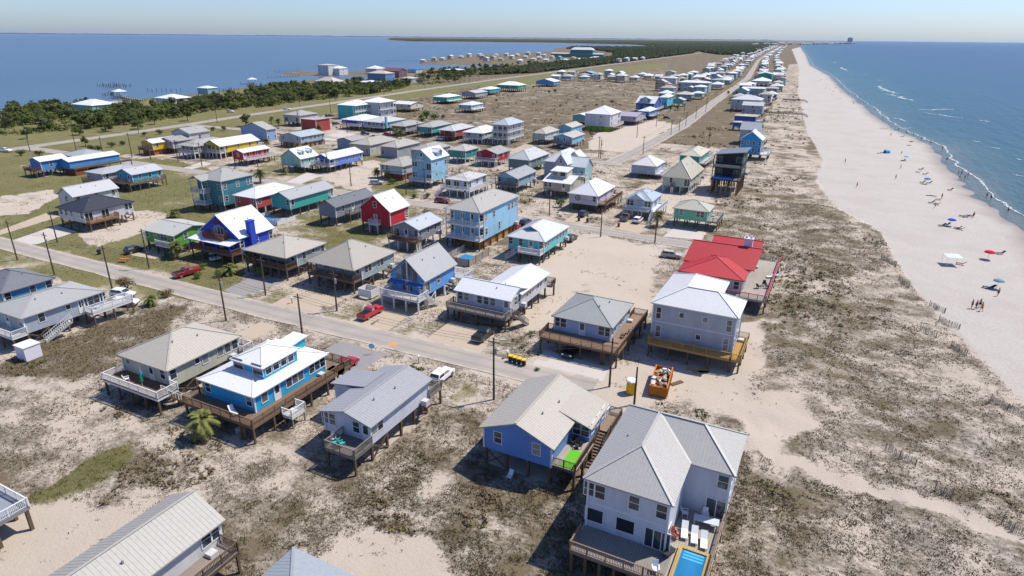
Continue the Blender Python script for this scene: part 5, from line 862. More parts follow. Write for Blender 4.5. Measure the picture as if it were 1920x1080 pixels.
# ------------------------------------------------------------------ windows, doors, rails, stairs
def window_meshes(kind, frame_mat):
    k = ('win', kind, frame_mat.name)
    if k in CACHE:
        return CACHE[k]
    w, h, z0 = {'w': (.95, 1.5, .8), 's': (.7, .8, 1.35), 't': (.75, 1.9, .5), 'P': (1.75, 1.5, .75), 'p': (1.9, 2.1, .05), 'G': (2.3, 2.1, .05), 'd': (1.0, 2.1, .03)}[kind]
    f = MB(); t = .1
    f.box(-w / 2 - t, w / 2 + t, -.06, .02, z0 - t, z0); f.box(-w / 2 - t, w / 2 + t, -.06, .02, z0 + h, z0 + h + t)
    f.box(-w / 2 - t, -w / 2, -.06, .02, z0, z0 + h); f.box(w / 2, w / 2 + t, -.06, .02, z0, z0 + h)
    if kind in 'wt':
        f.box(-w / 2, w / 2, -.045, .02, z0 + h / 2 - .035, z0 + h / 2 + .035)
    if kind in 'pG':
        n = 2 if kind == 'p' else 3
        for i in range(1, n):
            x = -w / 2 + w * i / n
            f.box(x - .05, x + .05, -.045, .02, z0, z0 + h)
    if kind == 'd':
        f.box(-w / 2, w / 2, -.04, .02, z0, z0 + .95); f.box(-w / 2, -w / 2 + .14, -.04, .02, z0 + .95, z0 + h); f.box(w / 2 - .14, w / 2, -.04, .02, z0 + .95, z0 + h)
    g = MB(); g.box(-w / 2 - .01, w / 2 + .01, -.025, .02, z0 - .01, z0 + h + .01)
    CACHE[k] = (f.mesh('window', frame_mat), g.mesh('pane', glass_mat()))
    return CACHE[k]

def put_window(kind, parent, loc, rz, frame_mat, pane=True):
    fm, gm = window_meshes(kind, frame_mat)
    o = link('door' if kind in 'dpG' else 'window', fm, parent, loc, rz)
    if pane:
        link('pane', gm, o)
    return o

def face_windows(pattern, parent, a, b, z, rz, frame_mat, nrm, pane=True):
    """pattern slots along a->b (2D points); nrm pushes the window just proud of the wall"""
    n = len(pattern)
    ln = math.hypot(b[0] - a[0], b[1] - a[1])
    for i, c in enumerate(pattern):
        t = (i + .5) / n
        x = a[0] + (b[0] - a[0]) * t + nrm[0] * .012; y = a[1] + (b[1] - a[1]) * t + nrm[1] * .012
        if c == '.' or c == 'o':
            continue
        if c == 'W':
            ux, uy = (b[0] - a[0]) / ln * .56, (b[1] - a[1]) / ln * .56
            put_window('w', parent, (x - ux, y - uy, z), rz, frame_mat, pane)
            put_window('w', parent, (x + ux, y + uy, z), rz, frame_mat, pane)
        else:
            put_window(c, parent, (x, y, z), rz, frame_mat, pane)

def rail_run(parent, p, q, z, mat, lod, h=1.0):
    p = Vector((p[0], p[1], z)); q = Vector((q[0], q[1], z))
    ln = (q - p).length
    if ln < .4:
        return
    b = MB()
    n = max(1, round(ln / 1.9))
    for i in range(n + 1):
        c = p.lerp(q, i / n)
        b.box(c.x - .055, c.x + .055, c.y - .055, c.y + .055, z, z + h + .06)
    up = Vector((0, 0, 1))
    b.bar(p + up * h, q + up * h, .13, .06)
    b.bar(p + up * .12, q + up * .12, .05, .07)
    step = .15 if lod == 0 else .3
    m = int(ln / step)
    wd = .045 if lod == 0 else .07
    for i in range(1, m):
        c = p.lerp(q, i / m)
        b.box(c.x - wd / 2, c.x + wd / 2, c.y - wd / 2, c.y + wd / 2, z + .15, z + h - .03)
    b.build('railing', mat, parent)

def make_stairs(parent, top, bot, zt, mat, railmat, lod, width=1.15):
    d = Vector((bot[0] - top[0], bot[1] - top[1]))
    run = d.length
    if run < .5:
        return
    if run < zt * 1.0:
        d = d.normalized() * zt * 1.1
        run = d.length
    u = d.normalized(); s = Vector((-u.y, u.x))
    T = Vector((top[0], top[1])); Bt = T + d
    b = MB()
    for k in (-1, 1):
        o = s * (k * width / 2)
        b.bar((T.x + o.x, T.y + o.y, zt - .14), (Bt.x + o.x, Bt.y + o.y, .06), .07, .28)
    st = b.build('stairs', mat, parent)
    n = max(4, int(zt / .2))
    for i in range(1, n):
        t = i / n
        c = T.lerp(Bt, t)
        if lod == 0:
            cbox('tread', (.3, width - .08, .05), mat, st, (c.x, c.y, zt * (1 - t) - .03), math.atan2(u.y, u.x))
        else:
            b2 = None
    if lod:
        b2 = MB()
        for i in range(1, n):
            c = T.lerp(Bt, i / n); z = zt * (1 - i / n)
            b2.bar((c.x - s.x * width / 2, c.y - s.y * width / 2, z), (c.x + s.x * width / 2, c.y + s.y * width / 2, z), .3, .05)
        tag(b2.build('tread', mat, st), kind='stuff')
    rb = MB()
    for k in (-1, 1):
        o = s * (k * width / 2)
        rb.bar((T.x + o.x, T.y + o.y, zt + .95), (Bt.x + o.x, Bt.y + o.y, .95), .1, .07)
        m = max(4, int(run / .3))
        for i in range(m + 1):
            c = T.lerp(Bt, i / m) + o; z = zt * (1 - i / m)
            w = .05 if i % 5 else .1
            rb.box(c.x - w / 2, c.x + w / 2, c.y - w / 2, c.y + w / 2, z, z + .95)
    rb.build('stair_railing', railmat, parent)

def stilt(parent, x, y, h, mat, w=.28):
    return cbox('stilt', (w, w, h), mat, parent, (x, y, 0))

# ------------------------------------------------------------------ one stilt house
def wall_block(parent, rt, x0, x1, y0, y1, zb, ze, slope, mat, name='wall'):
    """walls up to the eave, gable ends carried up under the roof; slope = rise per metre of the roof"""
    b = MB()
    if rt in ('gy', 'gx'):
        if rt == 'gy':
            g = slope * (x1 - x0) / 2 - .1; m = (x0 + x1) / 2
            sec = [(x0, zb), (x1, zb), (x1, ze), (m, ze + g), (x0, ze)]
            P = [(c, y0, z) for c, z in sec]; Q = [(c, y1, z) for c, z in sec]
        else:
            g = slope * (y1 - y0) / 2 - .1; m = (y0 + y1) / 2
            sec = [(y0, zb), (y1, zb), (y1, ze), (m, ze + g), (y0, ze)]
            P = [(x1, c, z) for c, z in sec]; Q = [(x0, c, z) for c, z in sec]
        b.poly(P); b.poly(Q[::-1])
        for i in range(5):
            j = (i + 1) % 5
            b.poly([P[i], Q[i], Q[j], P[j]])
    else:
        b.box(x0, x1, y0, y1, zb, ze)
    return b.build(name, mat, parent)

def deck_slab(parent, x0, x1, y0, y1, z, dmat, fmat, name='deck'):
    b = MB(); b.box(x0, x1, y0, y1, z - .1, z)
    dk = b.build(name, dmat, parent)
    f = MB(); t = .06
    for q in ((x0 + .02, x1 - .02, y0 + .02, y0 + .02 + t), (x0 + .02, x1 - .02, y1 - .02 - t, y1 - .02), (x0 + .02, x0 + .02 + t, y0 + .09, y1 - .09), (x1 - .02 - t, x1 - .02, y0 + .09, y1 - .09)):
        f.box(*q, z - .42, z - .103)
    f.build('joist_band', fmat, dk)
    return dk

def house(e):
    x0, x1, y0, y1 = e['r']
    cx, cy = (x0 + x1) / 2, (y0 + y1) / 2
    root = empty('beach_house', (cx, cy, 0))
    tag(root, e['label'], 'house', e.get('group'))
    x0 -= cx; x1 -= cx; y0 -= cy; y1 -= cy
    ze, zf, rt, rise, lod = e['ze'], e['zf'], e['rt'], e['rise'], e.get('lod', 1)
    ov = .5
    wx0, wx1, wy0, wy1 = x0 + ov, x1 - ov, y0 + ov, y1 - ov
    wy0 += max(0, e.get('porch', 0) - .2)
    wx1 -= max(0, e.get('porchr', 0) - .2)
    sp = e.get('special')
    wallm, roofm = siding(e['wc']), metal(e['rc'])
    dmat = wood(e.get('dc', '8B7D70')); rmat = RAIL[e.get('rlc', 'W')]
    frame = WHITE if sp != 'black' else plain('black_frame', '1A1B1E', .4)
    stm = RAIL['W'] if e.get('stc') == 'W' else (RAIL['N'] if e.get('stc') == 'N' else POST)
    if lod == 2 and ze < 9:
        stm = POST
    seams = {0: .42, 1: .6, 2: 0}[lod]
    if e['rc'] == '3E4048':
        seams = 0
    nst = e.get('st', 1)
    zb = zf - .38 if zf > 1 else 0
    ctx = dict(root=root, x0=x0, x1=x1, y0=y0, y1=y1, wx0=wx0, wx1=wx1, wy0=wy0, wy1=wy1, ze=ze, zf=zf, zb=zb, rise=rise, wallm=wallm, roofm=roofm, dmat=dmat, rmat=rmat, stm=stm, frame=frame, lod=lod, cx=cx, cy=cy, seams=seams, e=e, decks=[], solids=[])
    # roof and wall
    if rt == 'none':
        SPECIAL[sp](ctx)
        wx0, wx1, wy0, wy1 = ctx['wx0'], ctx['wx1'], ctx['wy0'], ctx['wy1']
    else:
        sl = rise / ((x1 - x0) / 2 if rt != 'gx' else (y1 - y0) / 2)
        wall_block(root, rt, wx0, wx1, wy0, wy1, zb, ze - .02 if rt in ('h', 'dh') else ze + sl * ov - .16, sl, wallm)
        if rt == 'dh':      # hip with a small gable at the top of its front end
            xm = (x0 + x1) / 2; w = x1 - x0; zr = ze + rise; k = .56
            zg = ze + rise * k; gy = y0 + w / 2 * k; gl, gr = x0 + w / 2 * k, x1 - w / 2 * k
            fac = [[(x0, y0, ze), (x1, y0, ze), (gr, gy, zg), (gl, gy, zg)], [(x1, y0, ze), (x1, y1, ze), (xm, y1 - w / 2, zr), (xm, gy, zr), (gr, gy, zg)],
                   [(x1, y1, ze), (x0, y1, ze), (xm, y1 - w / 2, zr)], [(x0, y1, ze), (x0, y0, ze), (gl, gy, zg), (xm, gy, zr), (xm, y1 - w / 2, zr)]]
            make_roof(fac, .16, roofm, root, seams)
            b = MB(); b.v = [(gl, gy + .03, zg), (gr, gy + .03, zg), (xm, gy + .03, zr - .05), (gl, gy + .5, zg), (gr, gy + .5, zg), (xm, gy + .5, zr - .1)]
            b.f = [(0, 1, 2), (5, 4, 3), (0, 3, 4, 1), (1, 4, 5, 2), (2, 5, 3, 0)]
            b.build('gable', siding(e.get('gc', e['wc'])), root)
        else:
            make_roof(rect_facets(rt, x0, x1, y0, y1, ze, rise), .16, roofm, root, seams)
            if rt == 'gy' and e.get('porch'):     # porch gable panel
                b = MB(); xm = (x0 + x1) / 2; g = y0 + .35
                b.v = [(x0 + .5, g, ze), (x1 - .5, g, ze), (xm, g, ze + rise - .25), (x0 + .5, g + .12, ze), (x1 - .5, g + .12, ze), (xm, g + .12, ze + rise - .25)]
                b.f = [(0, 1, 2), (5, 4, 3), (0, 3, 4, 1), (1, 4, 5, 2), (2, 5, 3, 0)]
                b.build('gable', siding(e.get('gc', e['wc'])), root)
    ctx.update(wx0=wx0, wx1=wx1, wy0=wy0, wy1=wy1)
    # corner boards
    if lod <= 1 and rt != 'none':
        for (cxx, cyy) in ((wx0, wy0), (wx1, wy0), (wx1, wy1)):
            cbox('corner_board', (.2, .2, ze - zb - .22), WHITE if sp != 'black' else frame, root, (cxx, cyy, zb + .02))
    # windows
    hst = (ze - max(zf, .1)) / nst
    pane = True
    for k in range(nst):
        z = max(zf, .1) + k * hst
        fw = e.get('fw', []); sw = e.get('sw', [])
        if k < len(fw):
            face_windows(fw[k], root, (wx0, wy0), (wx1, wy0), z, 0, frame, (0, -1), pane)
        if k < len(sw):
            face_windows(sw[k], root, (wx1, wy0), (wx1, wy1), z, math.pi / 2, frame, (1, 0), pane)
        if lod == 0 and rt != 'none':
            face_windows('w..w..w', root, (wx0, wy1), (wx0, wy0), z, -math.pi / 2, frame, (-1, 0), pane)
            face_windows('w.d.w', root, (wx1, wy1), (wx0, wy1), z, math.pi, frame, (0, 1), pane)
    # decks
    rects = list(ctx['decks'])
    for d in e.get('dk', []):
        if d[0] == 'f':
            rects.append((wx0 - d[2], wx1 + d[3], wy0 - d[1], wy0 - .01))
        elif d[0] == 'r':
            rects.append((wx1 + .01, wx1 + d[1], wy0 + d[2], wy1 + d[3]))
        else:
            rects.append((wx0 - d[2], wx1 + d[3], wy1 + .01, wy1 + d[1]))
    porches = []
    if e.get('porch'):
        for lv in range(e.get('porchst', 1)):
            porches.append((x0 + .35, (wx1 if not e.get('porchr') else x1 - .35), y0 + .25, wy0 - .01, zf + lv * hst))
    if e.get('porchr'):
        for lv in range(nst):
            porches.append((wx1 + .01, x1 - .25, wy0, wy1, zf + lv * hst))
    if e.get('porchl'):
        rects.append((wx0, wx0 + (wx1 - wx0) * .5, wy0 - e['porchl'], wy0 - .01))
        q = rects[-1]
        deck_slab(root, *q, zf + hst, dmat, rmat, 'balcony')
        for p_, q_ in (((q[0], q[2]), (q[1], q[2])), ((q[0], q[2]), (q[0], q[3])), ((q[1], q[2]), (q[1], q[3]))):
            rail_run(root, p_, q_, zf + hst, rmat, lod)
        for xx in (q[0] + .1, q[1] - .1):
            cbox('porch_post', (.16, .16, ze - zf - .12), rmat, root, (xx, q[2] + .1, zf))
        make_roof(rect_facets('gy', q[0] - .4, q[1] + .4, q[2] - .4, wy0 + 1.5, ze, rise * .5), .14, roofm, root, seams, name='porch_roof')
    blk = [(wx0, wx1, wy0, wy1)] + list(ctx['solids'])
    def covered(px, py, me_):
        for q in blk + [r for r in rects if r != me_]:
            if q[0] - .05 <= px <= q[1] + .05 and q[2] - .05 <= py <= q[3] + .05:
                return True
        for s in e.get('stairs', []):
            if math.hypot(px - (s[0] - cx), py - (s[1] - cy)) < .75:
                return True
        return False
    for q in rects:
        deck_slab(root, *q, zf, dmat, rmat if e.get('rlc') != 'R' else dmat)
        if lod < 2:
            for a, b_, nx, ny in (((q[0], q[2]), (q[1], q[2]), 0, -1), ((q[1], q[2]), (q[1], q[3]), 1, 0), ((q[1], q[3]), (q[0], q[3]), 0, 1), ((q[0], q[3]), (q[0], q[2]), -1, 0)):
                ln = math.hypot(b_[0] - a[0], b_[1] - a[1]); n = max(1, int(ln / .5))
                start = None
                for i in range(n + 1):
                    t = (i + .5) / n
                    px, py = a[0] + (b_[0] - a[0]) * t, a[1] + (b_[1] - a[1]) * t
                    cov = i >= n or covered(px + nx * .3, py + ny * .3, q)
                    if not cov and start is None:
                        start = i
                    if cov and start is not None:
                        ins = .08
                        p_ = (a[0] + (b_[0] - a[0]) * start / n - nx * ins, a[1] + (b_[1] - a[1]) * start / n - ny * ins)
                        q_ = (a[0] + (b_[0] - a[0]) * i / n - nx * ins, a[1] + (b_[1] - a[1]) * i / n - ny * ins)
                        rail_run(root, p_, q_, zf, rmat, lod)
                        start = None
        if zf > 1:
            nx_ = max(1, round((q[1] - q[0]) / 3.2)); ny_ = max(1, round((q[3] - q[2]) / 3.2))
            for i in range(nx_ + 1):
                for j in range(ny_ + 1):
                    px = q[0] + .2 + (q[1] - q[0] - .4) * i / nx_; py = q[2] + .2 + (q[3] - q[2] - .4) * j / ny_
                    if (i in (0, nx_) or j in (0, ny_)) and not any(b_[0] - .5 < px < b_[1] + .5 and b_[2] - .5 < py < b_[3] + .5 for b_ in blk):
                        stilt(root, px, py, zf - .42, stm, .24 if lod < 2 else .34)
    for (a0, a1, b0, b1, z) in porches:
        deck_slab(root, a0, a1, b0, b1, z, dmat, rmat, 'porch_floor')
        n = max(2, round((a1 - a0) / 2.6)) if (a1 - a0) > (b1 - b0) else max(2, round((b1 - b0) / 2.6))
        for i in range(n + 1):
            if (a1 - a0) > (b1 - b0):
                px, py = a0 + .12 + (a1 - a0 - .24) * i / n, b0 + .12
            else:
                px, py = a1 - .12, b0 + .12 + (b1 - b0 - .24) * i / n
            cbox('porch_post', (.18, .18, (hst if nst > 1 else ze - zf) - .12), rmat, root, (px, py, z))
        if (a1 - a0) > (b1 - b0):
            rail_run(root, (a0, b0 + .1), (a1, b0 + .1), z, rmat, lod); rail_run(root, (a1 - .1, b0), (a1 - .1, b1), z, rmat, lod)
        else:
            rail_run(root, (a1 - .1, b0), (a1 - .1, b1), z, rmat, lod)
        if z == zf and zf > 1:
            for i in range(n + 1):
                px = a0 + .2 + (a1 - a0 - .4) * i / n
                stilt(root, px, b0 + .25, zf - .42, stm)
    # stilts below the house
    if zf > 1:
        hw, hd = wx1 - wx0, wy1 - wy0
        nx_, ny_ = max(1, round(hw / 3.4)), max(1, round(hd / 3.4))
        if lod == 2:
            nx_, ny_ = max(1, round(hw / 4.5)), max(1, round(hd / 4.5))
        for i in range(nx_ + 1):
            for j in range(ny_ + 1):
                stilt(root, wx0 + .2 + (hw - .4) * i / nx_, wy0 + .2 + (hd - .4) * j / ny_, zb, stm, .3 if lod < 2 else .4)
        if lod == 0 and sp not in ('newgrey',):
            for (pa, pb) in (((wx0 + .2, wy0 + .05), (wx0 + .2 + (hw - .4) / nx_, wy0 + .05)), ((wx1 - .05, wy0 + .2), (wx1 - .05, wy0 + .2 + (hd - .4) / ny_)), ((wx1 - .05, wy1 - .2), (wx1 - .05, wy1 - .2 - (hd - .4) / ny_))):
                for s_ in (0, 1):
                    b = MB(); b.bar((*(pa if s_ else pb), .2), (*(pb if s_ else pa), zb - .15), .06, .2)
                    b.build('brace', stm, root)
        if lod <= 1:
            b = MB(); b.box(wx0 + .15, wx1 - .15, wy0 + .15, wy1 - .15, -.15, .03 + .004)
            b.build('floor_slab', CONC, root)
        if lod <= 1 and hd > 6:
            py = wy1 - 1.6
            a = MB(); a.box(wx1 + .02, wx1 + 1.2, py - .55, py + .55, zf - .5, zf - .38); a.bar((wx1 + 1.1, py, zf - .5), (wx1 + .05, py, zf - 1.5), .08, .08)
            ac = a.build('ac_platform', POST, root)
            a = MB(); a.box(wx1 + .2, wx1 + 1.05, py - .42, py + .42, zf - .377, zf + .4); a.build('air_conditioner', plain('ac_grey', 'B9BBBA', .5), ac)
        for key, fr in (('enc', 1), ('enc2', .5), ('encl', .6)):
            if e.get(key):
                b = MB(); b.box(wx0 + .5, wx0 + .5 + (hw - 1.0), wy0 + (1.2 if key != 'enc' else .5), wy0 + .5 + (hd - 1.0) * fr, .04, zb - .004)
                b.build('ground_floor_wall', siding(e[key]), root)
        if lod == 0 and not e.get('enc'):
            b = MB(); b.box(wx0 + hw * .15, wx0 + hw * .5, wy0 + hd * .55, wy0 + hd * .85, .04, zb - .004)
            b.build('storage_room', wallm, root)
    for s in e.get('stairs', []):
        make_stairs(root, (s[0] - cx, s[1] - cy), (s[2] - cx, s[3] - cy), zf, dmat, rmat, lod)
    # roof vents
    if lod <= 1 and rt in ('h', 'gy', 'gx'):
        for (tx, ty) in ((.72, .6), (.66, .32)):
            px, py = x0 + (x1 - x0) * tx, y0 + (y1 - y0) * ty
            if rt == 'gx':
                zz = ze + rise * (1 - abs(py - (y0 + y1) / 2) / ((y1 - y0) / 2))
            else:
                dd = min(px - x0, x1 - px, (py - y0 if rt == 'h' else 99), (y1 - py if rt == 'h' else 99))
                zz = ze + rise * min(1, dd / (min(x1 - x0, (y1 - y0) if rt == 'h' else 99) / 2))
            cbox('roof_vent', (.14, .14, .4), plain('vent_grey', '8A8A8A'), root, (px, py, zz - .05))
    if sp and rt != 'none' and sp in SPECIAL:
        SPECIAL[sp](ctx)
    return root

# ------------------------------------------------------------------ features of single houses
SPECIAL = {}
def special(f):
    SPECIAL[f.__name__[3:]] = f
    return f

def block(c, rt, x0, x1, y0, y1, zb, ze, rise, wallm=None, roofm=None, ov=.35, name='wall', seams=None):
    """an extra wall-and-roof block of a house, rectangle = eave outline"""
    wm, rm = wallm or c['wallm'], roofm or c['roofm']
    sl = rise / ((x1 - x0) / 2 if rt != 'gx' else (y1 - y0) / 2)
    wall_block(c['root'], rt, x0 + ov, x1 - ov, y0 + ov, y1 - ov, zb, ze - .02 if rt not in ('gy', 'gx') else ze + sl * ov - .16, sl, wm, name)
    make_roof(rect_facets(rt, x0, x1, y0, y1, ze, rise), .15, rm, c['root'], c['seams'] if seams is None else seams, name='wing_roof' if name == 'wing_wall' else 'upper_roof')

@special
def sp_cyan(c):
    r = c['root']; cx, cy = c['cx'], c['cy']
    zt = c['ze'] + 2.35
    X0, X1, Y0, Y1 = -67.9 - cx, -61.9 - cx, 51.2 - cy, 58.0 - cy
    block(c, 'h', X0, X1, Y0, Y1, c['ze'] + .1, zt, 1.25, name='clerestory_wall')
    face_windows('P.P', r, (X0 + .35, Y0 + .35), (X1 - .35, Y0 + .35), zt - 2.0, 0, WHITE, (0, -1))
    face_windows('wwww', r, (X1 - .35, Y0 + .6), (X1 - .35, Y1 - .9), zt - 2.15, math.pi / 2, WHITE, (1, 0))
    block(c, 'shedy', X0 + .6, X0 + 3.4, Y1 - .4, Y1 + 4.2, c['ze'] + .3, c['ze'] + 1.6, .4, name='dormer_wall', wallm=siding('25B4C4'))
    # white landing on the right of the deck
    z = c['zf']; q = (c['wx1'] + 2.2, c['wx1'] + 3.9, c['wy0'] + 2.2, c['wy0'] + 4.6)
    deck_slab(r, *q, z - .8, RAIL['W'], RAIL['W'], 'landing')
    for a, b in (((q[0], q[2]), (q[1], q[2])), ((q[1] - .05, q[2]), (q[1] - .05, q[3])), ((q[1], q[3]), (q[0], q[3]))):
        rail_run(r, a, b, z - .8, RAIL['W'], 0)
    for px in (q[0] + .15, q[1] - .15):
        for py in (q[2] + .15, q[3] - .15):
            stilt(r, px, py, z - 1.22, RAIL['G'], .16)

@special
def sp_lav(c):
    r = c['root']
    block(c, 'shednx', c['x0'] - 3.6, c['x0'] + 2.2, c['y0'] + 6.2, c['y0'] + 10.6, c['zb'], c['ze'] - .25, 1.0, name='wing_wall')
    for py in (c['y0'] + 6.9, c['y0'] + 9.9):
        stilt(r, c['x0'] - 3.0, py, c['zb'], c['stm'])

@special
def sp_blue(c):
    r = c['root']; cx, cy = c['cx'], c['cy']; z = c['zf']; ze = c['ze']
    # lower-pitched wing roof carrying on from the seaward slope
    xb, xe, ya, yb = -24.6 - cx, -20.3 - cx, 62.0 - cy, 68.6 - cy
    sl = c['rise'] / ((c['x1'] - c['x0']) / 2)
    zt = ze + sl * (c['x1'] - xb) + .06
    make_roof([[(xb, ya, zt), (xe, ya, 4.75), (xe, yb, 4.75), (xb, yb, zt)]], .15, c['roofm'], r, .42, name='wing_roof')
    b = MB(); xw = xe - .4
    b.v = [(c['wx1'] - .1, ya + .35, c['zb']), (xw, ya + .35, c['zb']), (xw, ya + .35, 4.7), (c['wx1'] - .1, ya + .35, 5.2), (c['wx1'] - .1, yb - .4, c['zb']), (xw, yb - .4, c['zb']), (xw, yb - .4, 4.7), (c['wx1'] - .1, yb - .4, 5.2)]
    b.f = [(0, 1, 2, 3), (1, 5, 6, 2), (5, 4, 7, 6), (3, 2, 6, 7), (0, 4, 5, 1), (4, 0, 3, 7)]
    b.build('wing_wall', c['wallm'], r)
    face_windows('ww', r, (c['wx1'] + .1, ya + .35), (xw, ya + .35), z - .1, 0, WHITE, (0, -1))
    face_windows('www', r, (xw, ya + .5), (xw, yb - .5), z - .1, math.pi / 2, WHITE, (1, 0))
    for py in (ya + .6, (ya + yb) / 2, yb - .7):
        stilt(r, xw - .2, py, c['zb'], c['stm'])
    # deck with artificial turf
    q = (c['wx1'] + .01, c['wx1'] + 2.9, c['wy0'] + .1, ya + .34)
    deck_slab(r, *q, z, wood('A59A8E'), RAIL['D'])
    for a, b_ in (((q[0], q[2] + .08), (q[1], q[2] + .08)), ((q[1] - .08, q[2]), (q[1] - .08, q[3]))):
        rail_run(r, a, b_, z, RAIL['D'], 0)
    for px, py in ((q[1] - .2, q[2] + .2), (q[1] - .2, (q[2] + q[3]) / 2), (q[1] - .2, q[3] - .3)):
        stilt(r, px, py, z - .42, c['stm'])
    b = MB(); b.box(q[0] + .9, q[1] - .2, q[2] + .25, q[3] - 2.3, z + .004, z + .03)
    b.build('turf_mat', plain('turf', '5FA82E', .95, .05, .25, 8), r)
    # walkway and stair along the wing
    q2 = (xw + .02, xw + 1.7, ya + 3.4, yb + 1.2)
    deck_slab(r, *q2, z, wood('8E7A66'), RAIL['D'], 'landing')
    rail_run(r, (q2[1], q2[2]), (q2[1], q2[3]), z, RAIL['D'], 0); rail_run(r, (q2[0], q2[3] - .08), (q2[1], q2[3] - .08), z, RAIL['D'], 0)
    rail_run(r, (q2[0] + .08, yb), (q2[0] + .08, q2[3]), z, RAIL['W'], 0)
    make_stairs(r, (xw + .95, ya + 3.4), (xw + .95, ya - 1.2), z, wood('7A6450'), RAIL['D'], 0, 1.4)
    for py in (q2[2] + .3, q2[3] - .3):
        stilt(r, q2[1] - .2, py, z - .42, c['stm'])

@special
def sp_pool(c):
    r = c['root']; cx, cy = c['cx'], c['cy']; ze, zf = c['ze'], c['zf']
    x0, xa, x1, y0, yi, y1 = -16.4 - cx, -7.65 - cx, -3.35 - cx, 48.3 - cy, 55.3 - cy, 63.2 - cy
    make_roof(l_facets(x0, xa, x1, y0, yi, y1, ze, 2.45), .16, c['roofm'], r, .36)
    o = .45; wm = c['wallm']
    b = MB(); b.prism([(x0 + o, y0 + o), (xa - o, y0 + o), (xa - o, yi + o), (x1 - o, yi + o), (x1 - o, y1 - o), (x0 + o, y1 - o)], zf - .38, ze - .02)
    b.build('wall', wm, r)
    c.update(wx0=x0 + o, wx1=xa - o, wy0=y0 + o, wy1=y1 - o)
    c['solids'].append((xa - o, x1 - o, yi + o, y1 - o))
    for px, py in ((x0 + o, y0 + o), (xa - o, y0 + o), (x1 - o, yi + o), (x1 - o, y1 - o)):
        cbox('corner_board', (.2, .2, ze - zf + .1), WHITE, r, (px, py, zf - .36))
    h2 = (ze - zf) / 2
    face_windows('.p', r, (xa, yi + o), (x1 - o, yi + o), zf, 0, WHITE, (0, -1))
    face_windows('..w', r, (xa, yi + o), (x1 - o, yi + o), zf + h2, 0, WHITE, (0, -1))
    face_windows('d..', r, (xa - o, y0 + o), (xa - o, yi + o), zf, math.pi / 2, WHITE, (1, 0))
    for k in (0, 1):
        face_windows('w.w', r, (x1 - o, yi + o), (x1 - o, y1 - o), zf + k * h2, math.pi / 2, WHITE, (1, 0))
        face_windows('w..w..w', r, (x0 + o, y1 - o), (x0 + o, y0 + o), zf + k * h2, -math.pi / 2, WHITE, (-1, 0))
    cbox('roof_vent', (.16, .16, .4), plain('vent_grey', '8A8A8A'), r, (x0 + 2.2, y0 + 7, ze + 1.0))
    b = MB(); b.box(x0 + o + .004, xa - o - .004, y0 + o - .03, y0 + o, zf + h2 - .1, zf + h2 + .12); b.build('band_board', WHITE, r)
    # deck, lower pool deck, pool
    dm = wood('8F8880'); rm = wood('8A7460')
    q = (x0 + .2, -7.4 - cx, 44.9 - cy, y0 + o - .01)
    deck_slab(r, *q, zf, dm, rm)
    q2 = (xa - o + .01, -3.75 - cx, y0 + o, yi + o - .01)
    deck_slab(r, *q2, zf, wood('A39A8E'), rm)
    q3 = (-7.39 - cx, -3.75 - cx, 41.0 - cy, y0 + o - .01)
    deck_slab(r, *q3, zf, wood('A39A8E'), rm)
    # pool basin set in the seaward deck: coping frame, water, steps
    px0, px1, py0, py1 = -6.6 - cx, -4.35 - cx, 42.0 - cy, 49.6 - cy
    cop = MB(); t = .35; zt = zf + .42
    cop.box(px0 - t, px1 + t, py1, py1 + t, zf + .004, zt); cop.box(px0 - t, px1 + t, py0 - t, py0, zf + .004, zt)
    cop.box(px0 - t, px0, py0, py1, zf + .004, zt); cop.box(px1, px1 + t, py0, py1, zf + .004, zt)
    pool = cop.build('pool_surround', wood('B3975F'), r)
    w = MB(); w.box(px0, px1, py0, py1, zf + .004, zt - .12)
    m, nt, p = base_mat('pool_water')
    n = noise(nt, 1.6, 3); col = mixc(nt, n.outputs[0], (.008, .10, .24), (.03, .22, .40)); nt.links.new(col, p.inputs['Base Color'])
    p.inputs['Roughness'].default_value = .06
    n2 = noise(nt, 5, 2); bump(nt, p, n2.outputs[0], .35, .05)
    w.build('pool_water', m, pool)
    s = MB()
    for i in range(3):
        s.box(px0 + .2, px1 - .2, py1 - .35 - i * .4, py1 - .12 - i * .4, zt - .118, zt - .112)
    s.build('pool_step', plain('pool_step', '4FA6D8', .2, .5), pool)
    for a, b_ in (((q[0], q[2] + .08), (q3[0], q[2] + .08)), ((q[0] + .08, q[2]), (q[0] + .08, q[3] - 1.0)), ((q2[1] - .08, q3[2]), (q2[1] - .08, q2[3])), ((q3[0] + .05, q3[2]), (q3[0] + .05, q[2])), ((q3[0], q3[2] + .05), (q3[1], q3[2] + .05))):
        rail_run(r, a, b_, zf, rm, 0)
    for i in range(7):
        stilt(r, q[0] + .2 + (q3[0] - q[0] - .4) * i / 6, q[2] + .25, zf - .42, c['stm'])
    for j in range(6):
        stilt(r, q2[1] - .2, q3[2] + .3 + (q2[3] - q3[2] - .6) * j / 5, zf - .42, c['stm'])
    for i in range(4):
        for j in range(4):
            stilt(r, xa + (x1 - xa - 1) * i / 3, yi + 1 + (y1 - yi - 2) * j / 3, zf - .38, c['stm'])

